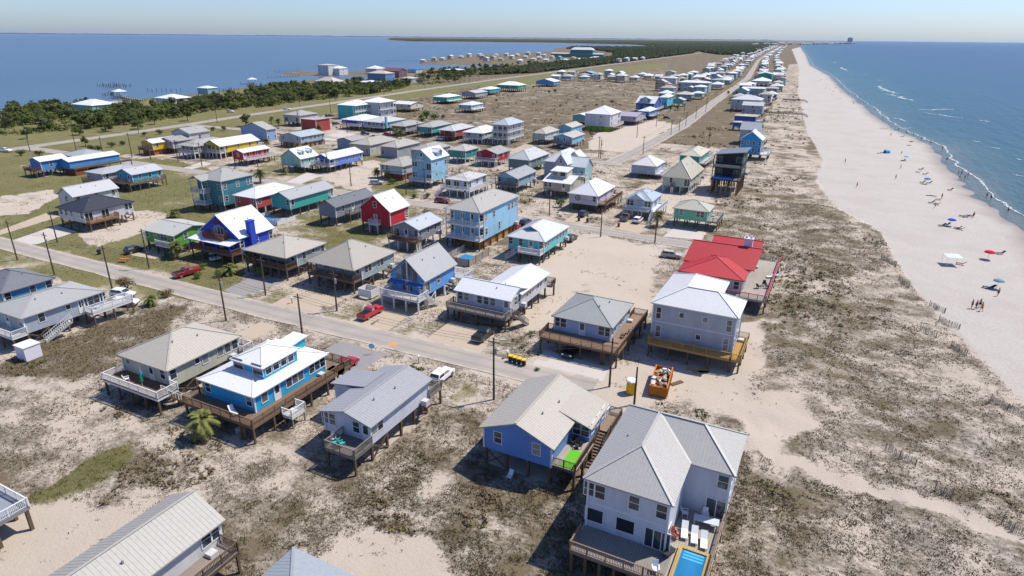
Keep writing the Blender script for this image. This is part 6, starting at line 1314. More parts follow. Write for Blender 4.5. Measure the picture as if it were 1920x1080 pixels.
@special
def sp_newgrey(c):
    r = c['root']; cx, cy = c['cx'], c['cy']; ze, zf = c['ze'], c['zf']
    x0, xa, x1, y0, yi, y1 = -22.4 - cx, -12.7 - cx, -8.8 - cx, 94.0 - cy, 102.0 - cy, 109.5 - cy
    make_roof(l_facets(x0, xa, x1, y0, yi, y1, ze, 2.2, 'front'), .16, c['roofm'], r, .42)
    o = .45
    b = MB(); b.prism([(x0 + o, y0 + o), (x1 - o, y0 + o), (x1 - o, yi - o), (xa - o, yi - o), (xa - o, y1 - o), (x0 + o, y1 - o)], c['zb'], ze - .02)
    b.build('wall', c['wallm'], r)
    b = MB(); zz = zf + (ze - zf) / 2
    b.box(x0 + o + .1, x1 - o - .1, y0 + o - .03, y0 + o, zz - .12, zz + .1); b.build('band_board', plain('trim_pale', 'BFC3C8'), r)
    c.update(wx0=x0 + o, wx1=x1 - o, wy0=y0 + o, wy1=yi - o)
    c['solids'].append((x0 + o, xa - o, yi - o, y1 - o))
    for px, py in ((x0 + o, y0 + o), (x1 - o, y0 + o), (x1 - o, yi - o)):
        cbox('corner_board', (.2, .2, ze - c['zb'] - .1), plain('trim_pale', 'BFC3C8'), r, (px, py, c['zb'] + .02))
    for i in range(4):
        for j in range(3):
            stilt(r, x0 + 1 + (xa - x0 - 2) * i / 3, yi + 1 + (y1 - yi - 2) * j / 2, c['zb'], c['stm'])

@special
def sp_red(c):
    r = c['root']; cx, cy = c['cx'], c['cy']; ze, zf = c['ze'], c['zf']
    x0, x1, y0 = c['x0'], c['x1'], c['y0']
    ym, y1 = 128.0 - cy, 140.0 - cy
    o = .45
    b = MB(); b.box(x0 + o, x1 - o, y0 + o, y1 - o, c['zb'], ze - .02); b.build('wall', c['wallm'], r)
    make_roof(rect_facets('h', x0, x1, y0, y0 + 13.5, ze, 1.9), .16, c['roofm'], r, .5, name='roof')
    make_roof([[(x0 - .3, ym - 1.6, ze + .35), (x1 + .9, ym - 1.6, ze + .35), (x1 + 1.4, ym + 4.6, ze + 3.1), (x0 + .2, ym + 4.6, ze + 3.1)],
               [(x0 + .2, ym + 4.6, ze + 3.1), (x1 + 1.4, ym + 4.6, ze + 3.1), (x1 + 1.4, y1, ze + .2), (x0 + .2, y1, ze + .2)]], .16, c['roofm'], r, .5, name='rear_roof')
    wall_block(r, 'gx', x0 + o + .2, x1 - .2, ym - 1.0, y1 - o, ze - .1, ze + .15, .40, c['wallm'], 'rear_wall')
    make_roof(rect_facets('gx', x0 + 3.0, x1 + .6, y1 - 1.5, y1 + 3.6, ze + 1.2, 1.1), .15, c['roofm'], r, .5, name='back_roof')
    b = MB(); b.box(x0 + 3.5, x1 + .1, y1 - 1.0, y1 + 3.1, c['zb'], ze + 1.18); b.build('back_wall', c['wallm'], r)
    b = MB(); X, Y = x1 - 1.6, ym + 5.6
    b.box(X - .8, X + .8, Y - .6, Y + .6, ze + 1.0, ze + 4.5); b.box(X - .95, X + .95, Y - .75, Y + .75, ze + 4.5, ze + 4.75)
    for k in (-.45, .45):
        b.box(X + k - .2, X + k + .2, Y - .2, Y + .2, ze + 4.75, ze + 5.2)
    b.build('chimney', plain('chimney_stucco', 'CFC3CE', .8, .2, .12), r)
    c.update(wx0=x0 + o, wx1=x1 - o, wy0=y0 + o, wy1=y1 - o)
    zt = zf + .98; red = plain('red_rail', 'C43040', .5)
    wx1, wy0, wy1 = x1 - o, y0 + o, y1 - o
    b = MB(); b.bar((wx1 + 4.72, wy0 - 1.75, zt + .06), (wx1 + 4.72, wy1 + 5, zt + .06), .16, .07); b.bar((wx1 - 6, wy0 - 1.72, zt + .06), (wx1 + 4.7, wy0 - 1.72, zt + .06), .16, .07)
    b.build('rail_cap', red, r)

@special
def sp_chalet(c):
    r = c['root']; x0, x1, wy0 = c['wx0'], c['wx1'], c['wy0']; ze, zf, rise = c['ze'], c['zf'], c['rise']
    xm = (x0 + x1) / 2; hw = (x1 - x0) / 2
    # tall gable glazing in panes that follow the roof
    y = wy0 - .02
    for i, (a, b_) in enumerate(((-.62, -.34), (-.31, -.06), (.06, .31), (.34, .62))):
        for lo, hi in ((ze - .6, ze + .35), (ze + .45, None)):
            top = lambda t: ze + rise * (1 - abs(t) ) * .92 - .35
            za, zb_ = (hi, hi) if hi else (top(a), top(b_))
            if min(za, zb_) < lo + .15:
                za, zb_ = max(za, lo + .1), max(zb_, lo + .1)
            m = MB(); P = [(xm + a * hw, lo), (xm + b_ * hw, lo), (xm + b_ * hw, zb_), (xm + a * hw, za)]
            m.v = [(px, y - .05, pz) for px, pz in P] + [(px, y + .05, pz) for px, pz in P]
            m.f = [(0, 1, 2, 3), (7, 6, 5, 4), (0, 4, 5, 1), (1, 5, 6, 2), (2, 6, 7, 3), (3, 7, 4, 0)]
            m.build('pane', glass_mat(), r)
    for t in (-.64, -.325, 0, .325, .64):
        b = MB(); b.box(xm + t * hw - .09, xm + t * hw + .09, y - .1, y + .02, zf, ze + rise * (1 - abs(t)) * .95 - .3); b.build('mullion', siding('6FA8E6') if t else WHITE, r)
    b = MB(); b.box(x0 + .1, x1 - .1, y - .09, y + .02, ze - .8, ze - .66); b.build('transom', WHITE, r)
    make_roof([[(x0 + .1, wy0 - 1.3, ze - 1.0), (xm - .3, wy0 - 1.3, ze - 1.0), (xm - .3, wy0, ze - .7), (x0 + .1, wy0, ze - .7)]], .1, siding('3F78BC'), r, 0, False, 'awning')
    make_roof([[(xm + .3, wy0 - 1.3, ze - 1.0), (x1 - .1, wy0 - 1.3, ze - 1.0), (x1 - .1, wy0, ze - .7), (xm + .3, wy0, ze - .7)]], .1, siding('3F78BC'), r, 0, False, 'awning')
    block(c, 'gy', c['x0'] - 2.2, c['x0'] + 3, c['y1'] - 6, c['y1'] + 1.5, c['zb'], ze, 1.2, name='wing_wall')

@special
def sp_tee(c):
    r = c['root']
    block(c, 'gy', c['x1'] - 8.2, c['x1'] + .2, c['y1'] - 3.2, c['y1'] + 9.5, c['zb'], c['ze'] - .1, 1.35, name='wing_wall', ov=.5)
    X1, Y0, Y1 = c['x1'] - .3, c['y1'] - 2.5, c['y1'] + 9
    face_windows('www.ww.w', r, (X1, Y0 + 2), (X1, Y1), c['zf'], math.pi / 2, WHITE, (1, 0))
    for j in range(4):
        for px in (X1 - .2, X1 - 3.5, X1 - 7):
            stilt(r, px, Y0 + 2 + (Y1 - Y0 - 2.3) * j / 3, c['zb'], c['stm'])
    q = (X1 - 3, X1 + 1.0, Y1 + .1, Y1 + 2.0)
    deck_slab(r, *q, c['zf'], c['dmat'], RAIL['D'])
    rail_run(r, (q[1], q[2]), (q[1], q[3]), c['zf'], RAIL['D'], 0); rail_run(r, (q[0], q[3]), (q[1], q[3]), c['zf'], RAIL['D'], 0)
    for px in (q[0] + .2, q[1] - .2):
        stilt(r, px, q[3] - .2, c['zf'] - .42, c['stm'])

@special
def sp_royal(c):
    r = c['root']; x0, x1, wy0 = c['wx0'], c['wx1'], c['wy0']; ze, zf, rise = c['ze'], c['zf'], c['rise']
    xm = (x0 + x1) / 2; br = wood('8A5A44')
    z = ze - .25
    q = (xm - 3.4, xm + 3.0, wy0 - 1.9, wy0 - .01)
    deck_slab(r, *q, z, br, br, 'balcony')
    for a, b in (((q[0], q[2] + .05), (q[1], q[2] + .05)), ((q[0] + .05, q[2]), (q[0] + .05, q[3])), ((q[1] - .05, q[2]), (q[1] - .05, q[3]))):
        rail_run(r, a, b, z, br, 0)
    make_roof([[(x0 - .8, wy0 - 3.3, z - .75), (x1 + .4, wy0 - 3.3, z - .75), (x1 + .4, wy0, z - .3), (x0 - .8, wy0, z - .3)]], .12, c['roofm'], r, 0, False, 'porch_roof')
    for px in (x0 - .5, x0 + (x1 - x0) * .33, x0 + (x1 - x0) * .66, x1):
        cbox('porch_post', (.2, .2, z - .9 - zf), plain('royal_post', '2A48B0'), r, (px, wy0 - 2.9, zf))
    # arched windows in the gable
    for i, dx in enumerate((-2.2, -1.1, 0, 1.1, 2.2)):
        hgt = (1.2, 1.7, 2.0, 1.7, 1.2)[i]
        pts = [(-.38, 0), (.38, 0), (.38, hgt - .38)] + [(.38 * math.cos(a), hgt - .38 + .38 * math.sin(a)) for a in np.linspace(.2, math.pi - .2, 6)] + [(-.38, hgt - .38)]
        m = MB(); n = len(pts)
        m.v = [(xm + dx + p[0] * 1.25, wy0 - .07, z + .25 + p[1] * 1.08) for p in pts] + [(xm + dx + p[0] * 1.25, wy0 + .03, z + .25 + p[1] * 1.08) for p in pts]
        m.f = [tuple(range(n)), tuple(range(2 * n - 1, n - 1, -1))] + [(k, (k + 1) % n + 0, (k + 1) % n + n, k + n)[::-1] for k in range(n)]
        w = m.build('window', WHITE, r)
        g = MB(); g.v = [(xm + dx + p[0], wy0 - .09, z + .32 + p[1]) for p in pts]; g.f = [tuple(range(n))]
        g.build('pane', glass_mat(), w)
    fan = MB(); pts = [(1.5 * math.cos(a), .8 * math.sin(a)) for a in np.linspace(0, math.pi, 10)]
    fan.v = [(xm + p[0], wy0 - .08, z + 2.65 + p[1]) for p in pts]; fan.f = [tuple(range(10))]
    fan.build('fan_panel', plain('fan_maroon', '5E1A2A'), r)
    b = MB(); X, Y = c['x1'] - .55, c['y0'] + 3.6
    b.box(X - .1, X + 1.15, Y - .75, Y + .75, zf - .4, ze + 3.2); b.box(X - .2, X + 1.25, Y - .85, Y + .85, ze + 3.2, ze + 3.45)
    b.build('chimney', c['wallm'], r)

@special
def sp_h0(c):
    r = c['root']; cx, cy = c['cx'], c['cy']; z = 2.9
    q = (-75.6 - cx, -67.6 - cx, 12.0 - cy, 25.1 - cy)
    deck_slab(r, *q, z, plain('deck_grey', '7E8288', .8), RAIL['G'])
    rail_run(r, (q[1] - .08, q[2]), (q[1] - .08, q[3]), z, RAIL['W'], 0); rail_run(r, (q[0], q[3] - .08), (q[1], q[3] - .08), z, RAIL['W'], 0)
    for k in range(5):
        stilt(r, q[1] - .25, q[3] - .3 - k * 2.9, z - .42, POST, .32)
        if k < 3:
            stilt(r, q[1] - 3.2 - k * 2.4, q[3] - .3, z - .42, POST, .32)

@special
def sp_ll(c):
    r = c['root']
    for px in (c['x0'] + .6, c['x1'] - .6):
        cbox('porch_post', (.2, .2, c['ze'] - c['zf'] - .1), WHITE, r, (px, c['y1'] - .5, c['zf']))

@special
def sp_bc(c):
    pass

@special
def sp_skyblue(c):
    r = c['root']
    block(c, 'gy', c['x0'] + 5.4, c['x1'] + 5.6, c['y0'] + 6.5, c['y1'] + 16, 0 if c['zf'] < 1 else c['zb'], c['ze'] - .6, 1.0, name='wing_wall')
    block(c, 'h', c['x0'] - 3, c['x1'] + 3, c['y1'] + 3, c['y1'] + 15, c['zb'], c['ze'] - .2, 1.8, name='wing_wall', roofm=metal('AEB2B4'))
    X1 = c['x1'] + 5.2; Y0 = c['y0'] + 7; Y1 = c['y1'] + 15
    q = (X1, X1 + 2.2, Y0, Y1 + 4)
    deck_slab(r, *q, c['zf'], c['dmat'], c['rmat']); rail_run(r, (q[1], q[2]), (q[1], q[3]), c['zf'], RAIL['G'], 1)
    b = MB(); b.box(X1 - 4.5, X1 + 1.8, Y0 + .5, Y0 + 5, .04, c['zf'] - .45); b.build('lattice_wall', wood('8A4E34'), r)
    for j in range(6):
        stilt(r, X1 + 2, Y0 + .3 + (Y1 + 3.4 - Y0) * j / 5, c['zf'] - .42, c['stm'])

@special
def sp_redchalet(c):
    r = c['root']; xm = (c['wx0'] + c['wx1']) / 2; y = c['wy0']; z = c['zf']
    q = (xm - 1.3, xm + 1.6, y - 1.5, y - .01)
    deck_slab(r, *q, z, RAIL['W'], RAIL['W'], 'balcony')
    for a, b in (((q[0], q[2] + .05), (q[1], q[2] + .05)), ((q[0] + .05, q[2]), (q[0] + .05, q[3])), ((q[1] - .05, q[2]), (q[1] - .05, q[3]))):
        rail_run(r, a, b, z, RAIL['W'], 1)
    for px in (q[0] + .15, q[1] - .15):
        stilt(r, px, q[2] + .15, z - .42, RAIL['W'], .2)
    put_window('w', r, (xm, y - .012, c['ze'] - .2), 0, WHITE)

@special
def sp_cupola(c):
    r = c['root']; x0, y0, ze = c['x0'], c['y0'], c['ze']
    block(c, 'shedy', x0 + 1.6, x0 + 7.6, y0 + 3.0, y0 + 8.5, ze, ze + 3.0, .7, name='cupola_wall')
    face_windows('PP', r, (x0 + 2, y0 + 3.35), (x0 + 7.2, y0 + 3.35), ze + .75, 0, WHITE, (0, -1))

@special
def sp_emblem(c):
    r = c['root']; x = c['wx0'] + (c['wx1'] - c['wx0']) * .3; y = c['wy0'] - .03; z = c['zf'] + 1.4
    b = MB(); n = 20
    for ra, rb in ((.85, .62),):
        for i in range(n):
            a, a2 = 2 * math.pi * i / n, 2 * math.pi * (i + 1) / n
            b.poly([(x + ra * math.cos(a), y, z + ra * math.sin(a)), (x + rb * math.cos(a), y, z + rb * math.sin(a)), (x + rb * math.cos(a2), y, z + rb * math.sin(a2)), (x + ra * math.cos(a2), y, z + ra * math.sin(a2))][::-1])
    for i in range(8):
        a = math.pi * i / 4; ln = .6 if i % 2 == 0 else .4
        b.bar((x, y, z), (x + ln * math.cos(a), y, z + ln * math.sin(a)), .02, .13, (0, 1, 0))
    b.build('compass_emblem', plain('emblem', '4A4650', .6), r)

@special
def sp_fgable(c):
    block(c, 'gy', c['x0'] + .8, c['x1'] - 2.2, c['y0'] - .3, c['y0'] + 5, c['ze'] - .3, c['ze'] + .1, 1.5, ov=.3, name='gable_wall')

@special
def sp_gables(c):
    x1, y0, ze = c['x1'], c['y0'], c['ze']; r = c['root']
    block(c, 'gy', x1 - 4.6, x1 + .8, y0 - 2.0, y0 + 5, 0, ze - .2, 3.6, name='wing_wall')
    put_window('w', r, (x1 - 1.9, y0 - 1.68, ze - .6), 0, WHITE); put_window('w', r, (x1 - 1.9, y0 - 1.68, 1.2), 0, WHITE)
    block(c, 'gx', x1 - 1, x1 + 6.5, y0 + 1.0, y0 + 9, 0, ze - 1.2, 3.0, name='wing_wall', wallm=siding('9FC4C8'))
    face_windows('w.w', r, (x1 + .6, y0 + 1.35), (x1 + 6, y0 + 1.35), 1.6, 0, WHITE, (0, -1))
    block(c, 'gy', x1 - 4, x1 + 1.5, y0 + 9, y0 + 15, 2, ze + .4, 2.4, name='wing_wall')
    q = (x1 + 1, x1 + 7.4, y0 - 1.4, y0 + 1.3)
    deck_slab(r, *q, 2.4, wood('B9C4C4'), RAIL['W']); rail_run(r, (q[0], q[2]), (q[1], q[2]), 2.4, RAIL['W'], 1); rail_run(r, (q[1], q[2]), (q[1], q[3]), 2.4, RAIL['W'], 1)
    for px in (q[0] + .2, (q[0] + q[1]) / 2, q[1] - .2):
        stilt(r, px, q[2] + .2, 2.0, POST)

@special
def sp_black(c):
    r = c['root']; cx, cy = c['cx'], c['cy']
    x0, x1, y0, y1 = c['x0'], c['x1'], c['y0'], c['y1']
    blk = c['wallm']
    make_roof([[(x0 - .3, y0 + 4.4, 12.6), (x1 + .9, y0 + 4.4, 13.9), (x1 + .9, y1, 13.9), (x0 - .3, y1, 12.6)]], .22, c['roofm'], r, .5)
    b = MB(); b.v = [(x0, y0 + 5, 5), (x1, y0 + 5, 5), (x1, y0 + 5, 13.5), (x0, y0 + 5, 12.4), (x0, y1 - .4, 5), (x1, y1 - .4, 5), (x1, y1 - .4, 13.5), (x0, y1 - .4, 12.4)]
    b.f = [(0, 1, 2, 3), (1, 5, 6, 2), (5, 4, 7, 6), (3, 2, 6, 7), (0, 4, 5, 1), (4, 0, 3, 7)]
    b.build('wall', blk, r)
    deck_slab(r, x0 - .2, x1 + .2, y0, y0 + 4.99, 5.3, wood('6A6460'), blk)
    b = MB(); b.box(x0, x1, y0 + .4, y0 + 4.9, 8.9, 9.15); b.build('balcony_slab', blk, r)
    for px in (x0 + .1, x1 - .1):
        cbox('porch_post', (.25, .25, 3.6), blk, r, (px, y0 + .6, 5.3)); cbox('porch_post', (.25, .25, 3.6), blk, r, (px, y0 + .6, 9.15))
    g = MB(); g.box(x0, x1, y0 + .45, y0 + .5, 9.15, 10.1); g.build('balcony_glass', glass_mat(), r)
    w = MB(); w.box(x0 + .4, x1 - 2, y0 + .4, y0 + 3.2, 5.3, 5.75)
    w.build('pool_water', plain('pool_blue', '2F7FD0', .1, .5), r)
    fr = plain('teal_frame', '7FA89C')
    face_windows('p.p', r, (x0, y0 + 5), (x1, y0 + 5), 5.5, 0, fr, (0, -1))
    face_windows('P..P', r, (x0, y0 + 5), (x1, y0 + 5), 9.6, 0, fr, (0, -1))
    for k in (0, 1):
        face_windows('w.P.w.P', r, (x1, y0 + 5.4), (x1, y1 - .6), 5.6 + 3.8 * k, math.pi / 2, fr, (1, 0))
    for i in range(6):
        for j in range(8):
            if i in (0, 5) or j in (0, 3, 7):
                stilt(r, x0 + .2 + (x1 - x0 - .4) * i / 5, y0 + .2 + (y1 - y0 - .8) * j / 7, 4.88, wood('A58660') if j == 0 else POST, .3)
    c['e'] = dict(c['e'])
    c.update(wx0=x0, wx1=x1, wy0=y0 + 5, wy1=y1 - .4)

@special
def sp_dormer1(c):
    r = c['root']; xm = (c['x0'] + c['x1']) / 2
    block(c, 'gx', xm + .6, c['x1'] - .2, c['y0'] + 4.2, c['y0'] + 7.6, c['ze'] + .3, c['ze'] + 1.9, 1.0, ov=.25, name='dormer_wall')
    face_windows('W', r, (c['x1'] - .45, c['y0'] + 4.4), (c['x1'] - .45, c['y0'] + 7.4), c['ze'] + .15, math.pi / 2, WHITE, (1, 0))
    put_window('d', r, (xm, c['wy0'] - .012, c['ze'] - .2), 0, WHITE)
    q = (xm - 1.6, xm + 1.4, c['wy0'] - 1.2, c['wy0'] - .01)
    deck_slab(r, *q, c['ze'] - .2, RAIL['W'], RAIL['W'], 'balcony'); rail_run(r, (q[0], q[2]), (q[1], q[2]), c['ze'] - .2, RAIL['W'], 1)
    rail_run(r, (q[0], q[2]), (q[0], q[3]), c['ze'] - .2, RAIL['W'], 1); rail_run(r, (q[1], q[2]), (q[1], q[3]), c['ze'] - .2, RAIL['W'], 1)

@special
def sp_dormers(c):
    r = c['root']; xm = (c['x0'] + c['x1']) / 2
    for dy in (1.8, 6.0):
        block(c, 'gx', xm + 1.0, c['x1'] - 1.4, c['y0'] + dy, c['y0'] + dy + 2.4, c['ze'] + .8, c['ze'] + 2.1, .7, ov=.2, name='dormer_wall')
        put_window('s', r, (c['x1'] - 1.58, c['y0'] + dy + 1.2, c['ze'] - .15), math.pi / 2, WHITE)

@special
def sp_chim(c):
    b = MB(); X, Y = c['x1'] - .6, c['y0'] + 2.2
    b.box(X - .1, X + .9, Y - .5, Y + .5, c['zb'], c['ze'] + 3.0); b.build('chimney', c['wallm'], c['root'])

@special
def sp_fdormer(c):
    r = c['root']
    block(c, 'gy', c['x0'] + 2.5, c['x1'] - 3, c['y0'] + 1, c['y0'] + 10, c['ze'], c['ze'] + 2.6, 1.6, ov=.3, name='dormer_wall', wallm=siding('C9D0DA'))
    face_windows('w.w', r, (c['x0'] + 2.8, c['y0'] + 1.3), (c['x1'] - 3.3, c['y0'] + 1.3), c['ze'] + .4, 0, WHITE, (0, -1))

def build_houses():
    for e in HOUSES:
        house(e)

# ------------------------------------------------------------------ far rows of houses up the coast
def build_far_houses():
    r = random.Random(21)
    walls = ['D8D5CC', 'C9BFAE', '9FC4C8', 'B9C9D6', 'D9CFA8', 'C4A79A', '86B8C4', 'BFC6B4', 'A9B4C2', 'D6D6D6']
    roofs = ['E0E2E2', 'D6D8D6', 'C6C0B2', 'E6E8E8', 'B9B5AC', 'C9A890', 'DADCDC']
    spots = []
    # strip between the highway and the beach road (coast bends to the left further out)
    def road_x(y):
        P = BEACH_ROAD
        for (xa, ya), (xb, yb) in zip(P, P[1:]):
            if ya <= y <= yb:
                return xa + (xb - xa) * (y - ya) / (yb - ya)
        return P[-1][0] - (y - P[-1][1]) * .11
    y = 560.0
    while y < 5200:
        step = 17 + y * .012
        for side, cols in ((-1, (0, 1, 2)), (1, (0, 1))):
            for k in cols:
                if r.random() < (.18 if k == 0 else .45):
                    continue
                x = road_x(y) + side * (17 + 24 * k) + r.uniform(-3, 3)
                spots.append((x, y + r.uniform(-4, 4), 'far stilt house in the rows along the distant beach road', 'far houses along the beach road'))
        y += step
    # a block of houses left of the beach road
    for i in range(14):
        for j in range(3):
            if r.random() < .25:
                continue
            spots.append((-330 + i * 15 + r.uniform(-3, 3), 745 + j * 48 + i * 3 + r.uniform(-8, 8), 'far house packed in the block left of the beach road', 'far block left of the beach road'))
    # marina point houses on the bay
    for (x, y) in FARPOINT:
        spots.append((x, y, 'small house crowded on the far bay point', 'houses on the far bay point'))
    near = [h['r'] for h in HOUSES]
    spots.sort(key=lambda q: math.hypot(q[0], q[1]))
    rest = MB(); rest_r = MB(); made = 0
    for x, y, lab, grp in spots:
        w, d = r.uniform(9, 13), r.uniform(10, 15)
        if any(q[0] - 7 < x < q[1] + 7 and q[2] - 9 < y < q[3] + 9 for q in near):
            continue
        if sdist(LAND, np.array([x]), np.array([y]))[0] < (14 if x > -330 else 2):
            continue
        if made >= 165:
            z = r.choice([5.2, 5.6, 8.2])
            rest.box(x - w / 2 + .5, x + w / 2 - .5, y - d / 2 + .5, y + d / 2 - .5, 1.5, z)
            for f in rect_facets('h', x - w / 2, x + w / 2, y - d / 2, y + d / 2, z + .01, 2.0):
                rest_r.poly(f)
            continue
        made += 1
        far_house(x, y, w, d, r.choice([5.2, 5.4, 5.6, 7.8, 8.4]), r.choice(['h', 'h', 'gy', 'gx']), r.uniform(1.5, 2.6), siding(r.choice(walls)), metal(r.choice(roofs)), lab, grp, y < 1300, r)

    root = empty('distant_houses', (0, 0, 0))
    tag(root, 'pale mass of distant houses where the coast meets the horizon', 'houses', kind='stuff')
    tag(rest.build('wall', siding('C9C4BA'), root), kind='stuff'); tag(rest_r.build('roof', metal('DDDEDC'), root), kind='stuff')

def far_house(x, y, w, d, ze, rt, rise, wm, rm, lab, grp, detail, r):
    root = empty('beach_house', (x, y, 0))
    tag(root, lab, 'house', grp)
    sl = rise / ((w / 2) if rt != 'gx' else d / 2)
    wall_block(root, rt, -w / 2 + .5, w / 2 - .5, -d / 2 + .5, d / 2 - .5, 2.1, ze if rt == 'h' else ze + sl * .5 - .2, sl, wm)
    make_roof(rect_facets(rt, -w / 2, w / 2, -d / 2, d / 2, ze, rise), .2, rm, root, 0, False)
    for px in (-w / 2 + .8, w / 2 - .8):
        for py in (-d / 2 + .8, 0, d / 2 - .8):
            stilt(root, px, py, 2.1, POST, .45)
    if detail:
        for k in range(1 if ze < 7 else 2):
            face_windows(r.choice(['w.w', 'P.w', 'w.p']), root, (-w / 2 + .5, -d / 2 + .5), (w / 2 - .5, -d / 2 + .5), 2.5 + 2.8 * k, 0, WHITE, (0, -1))
            face_windows(r.choice(['w.w', 'p.p', 'w.p']), root, (w / 2 - .5, -d / 2 + .5), (w / 2 - .5, d / 2 - .5), 2.5 + 2.8 * k, math.pi / 2, WHITE, (1, 0))

# ------------------------------------------------------------------ vehicles
def paint(hexc):
    k = 'carpaint' + hexc
    if k not in MATS:
        m, nt, p = base_mat(k)
        p.inputs['Base Color'].default_value = (*lin(hexc), 1)
        p.inputs['Roughness'].default_value = .32
        p.inputs['Coat Weight'].default_value = .6
        p.inputs['Coat Roughness'].default_value = .08
        MATS[k] = m
    return MATS[k]

def profile_mesh(name, pts, hw, mat, bev=.05, taper=None):
    """side profile (y, z) extruded across the car; taper(z) scales the half width"""
    bm = bmesh.new()
    tp = taper or (lambda z: 1.0)
    a = [bm.verts.new((-hw * tp(z), y, z)) for y, z in pts]
    b = [bm.verts.new((hw * tp(z), y, z)) for y, z in pts]
    n = len(pts)
    bm.faces.new(a); bm.faces.new(b[::-1])
    for i in range(n):
        j = (i + 1) % n
        bm.faces.new((a[j], a[i], b[i], b[j]))
    bmesh.ops.recalc_face_normals(bm, faces=bm.faces)
    if bev:
        bmesh.ops.bevel(bm, geom=[e for e in bm.edges if e.calc_length() > .1], offset=bev, segments=2, affect='EDGES', profile=.6)
    me = bpy.data.meshes.new(name)
    bm.to_mesh(me); bm.free()
    me.materials.append(mat)
    return me

def wheel_meshes():
    if 'wheel' not in CACHE:
        t = MB(); n = 16
        prof = [(.30, -.12), (.36, -.10), (.37, 0), (.36, .10), (.30, .12)]
        for i in range(n):
            a, a2 = 2 * math.pi * i / n, 2 * math.pi * (i + 1) / n
            for (r1, x1), (r2, x2) in zip(prof, prof[1:]):
                t.poly([(x1, r1 * math.cos(a), r1 * math.sin(a)), (x2, r2 * math.cos(a), r2 * math.sin(a)), (x2, r2 * math.cos(a2), r2 * math.sin(a2)), (x1, r1 * math.cos(a2), r1 * math.sin(a2))])
        r = MB()
        for sx in (-.115, .115):
            r.poly([(sx, .3 * math.cos(2 * math.pi * i / n), .3 * math.sin(2 * math.pi * i / n)) for i in range(n)])
            for i in range(5):
                a = 2 * math.pi * i / 5
                r.bar((sx * 1.08, 0, 0), (sx * 1.08, .28 * math.cos(a), .28 * math.sin(a)), .07, .03, (1, 0, 0))
        CACHE['wheel'] = (t.mesh('wheel', plain('tyre', '151515', .9, .1)), r.mesh('rim', plain('rim', '9A9CA0', .35, .5, .1, metallic=.6)))
    return CACHE['wheel']

def slab(name, P, mat, root, th=.012):
    P = [Vector(p) for p in P]
    n = (P[1] - P[0]).cross(P[2] - P[0]).normalized() * th
    b = MB(); k = len(P)
    b.v = [tuple(p + n) for p in P] + [tuple(p - n) for p in P]
    b.f = [tuple(range(k)), tuple(range(2 * k - 1, k - 1, -1))] + [(i, i + k, (i + 1) % k + k, (i + 1) % k) for i in range(k)]
    return b.build(name, mat, root)

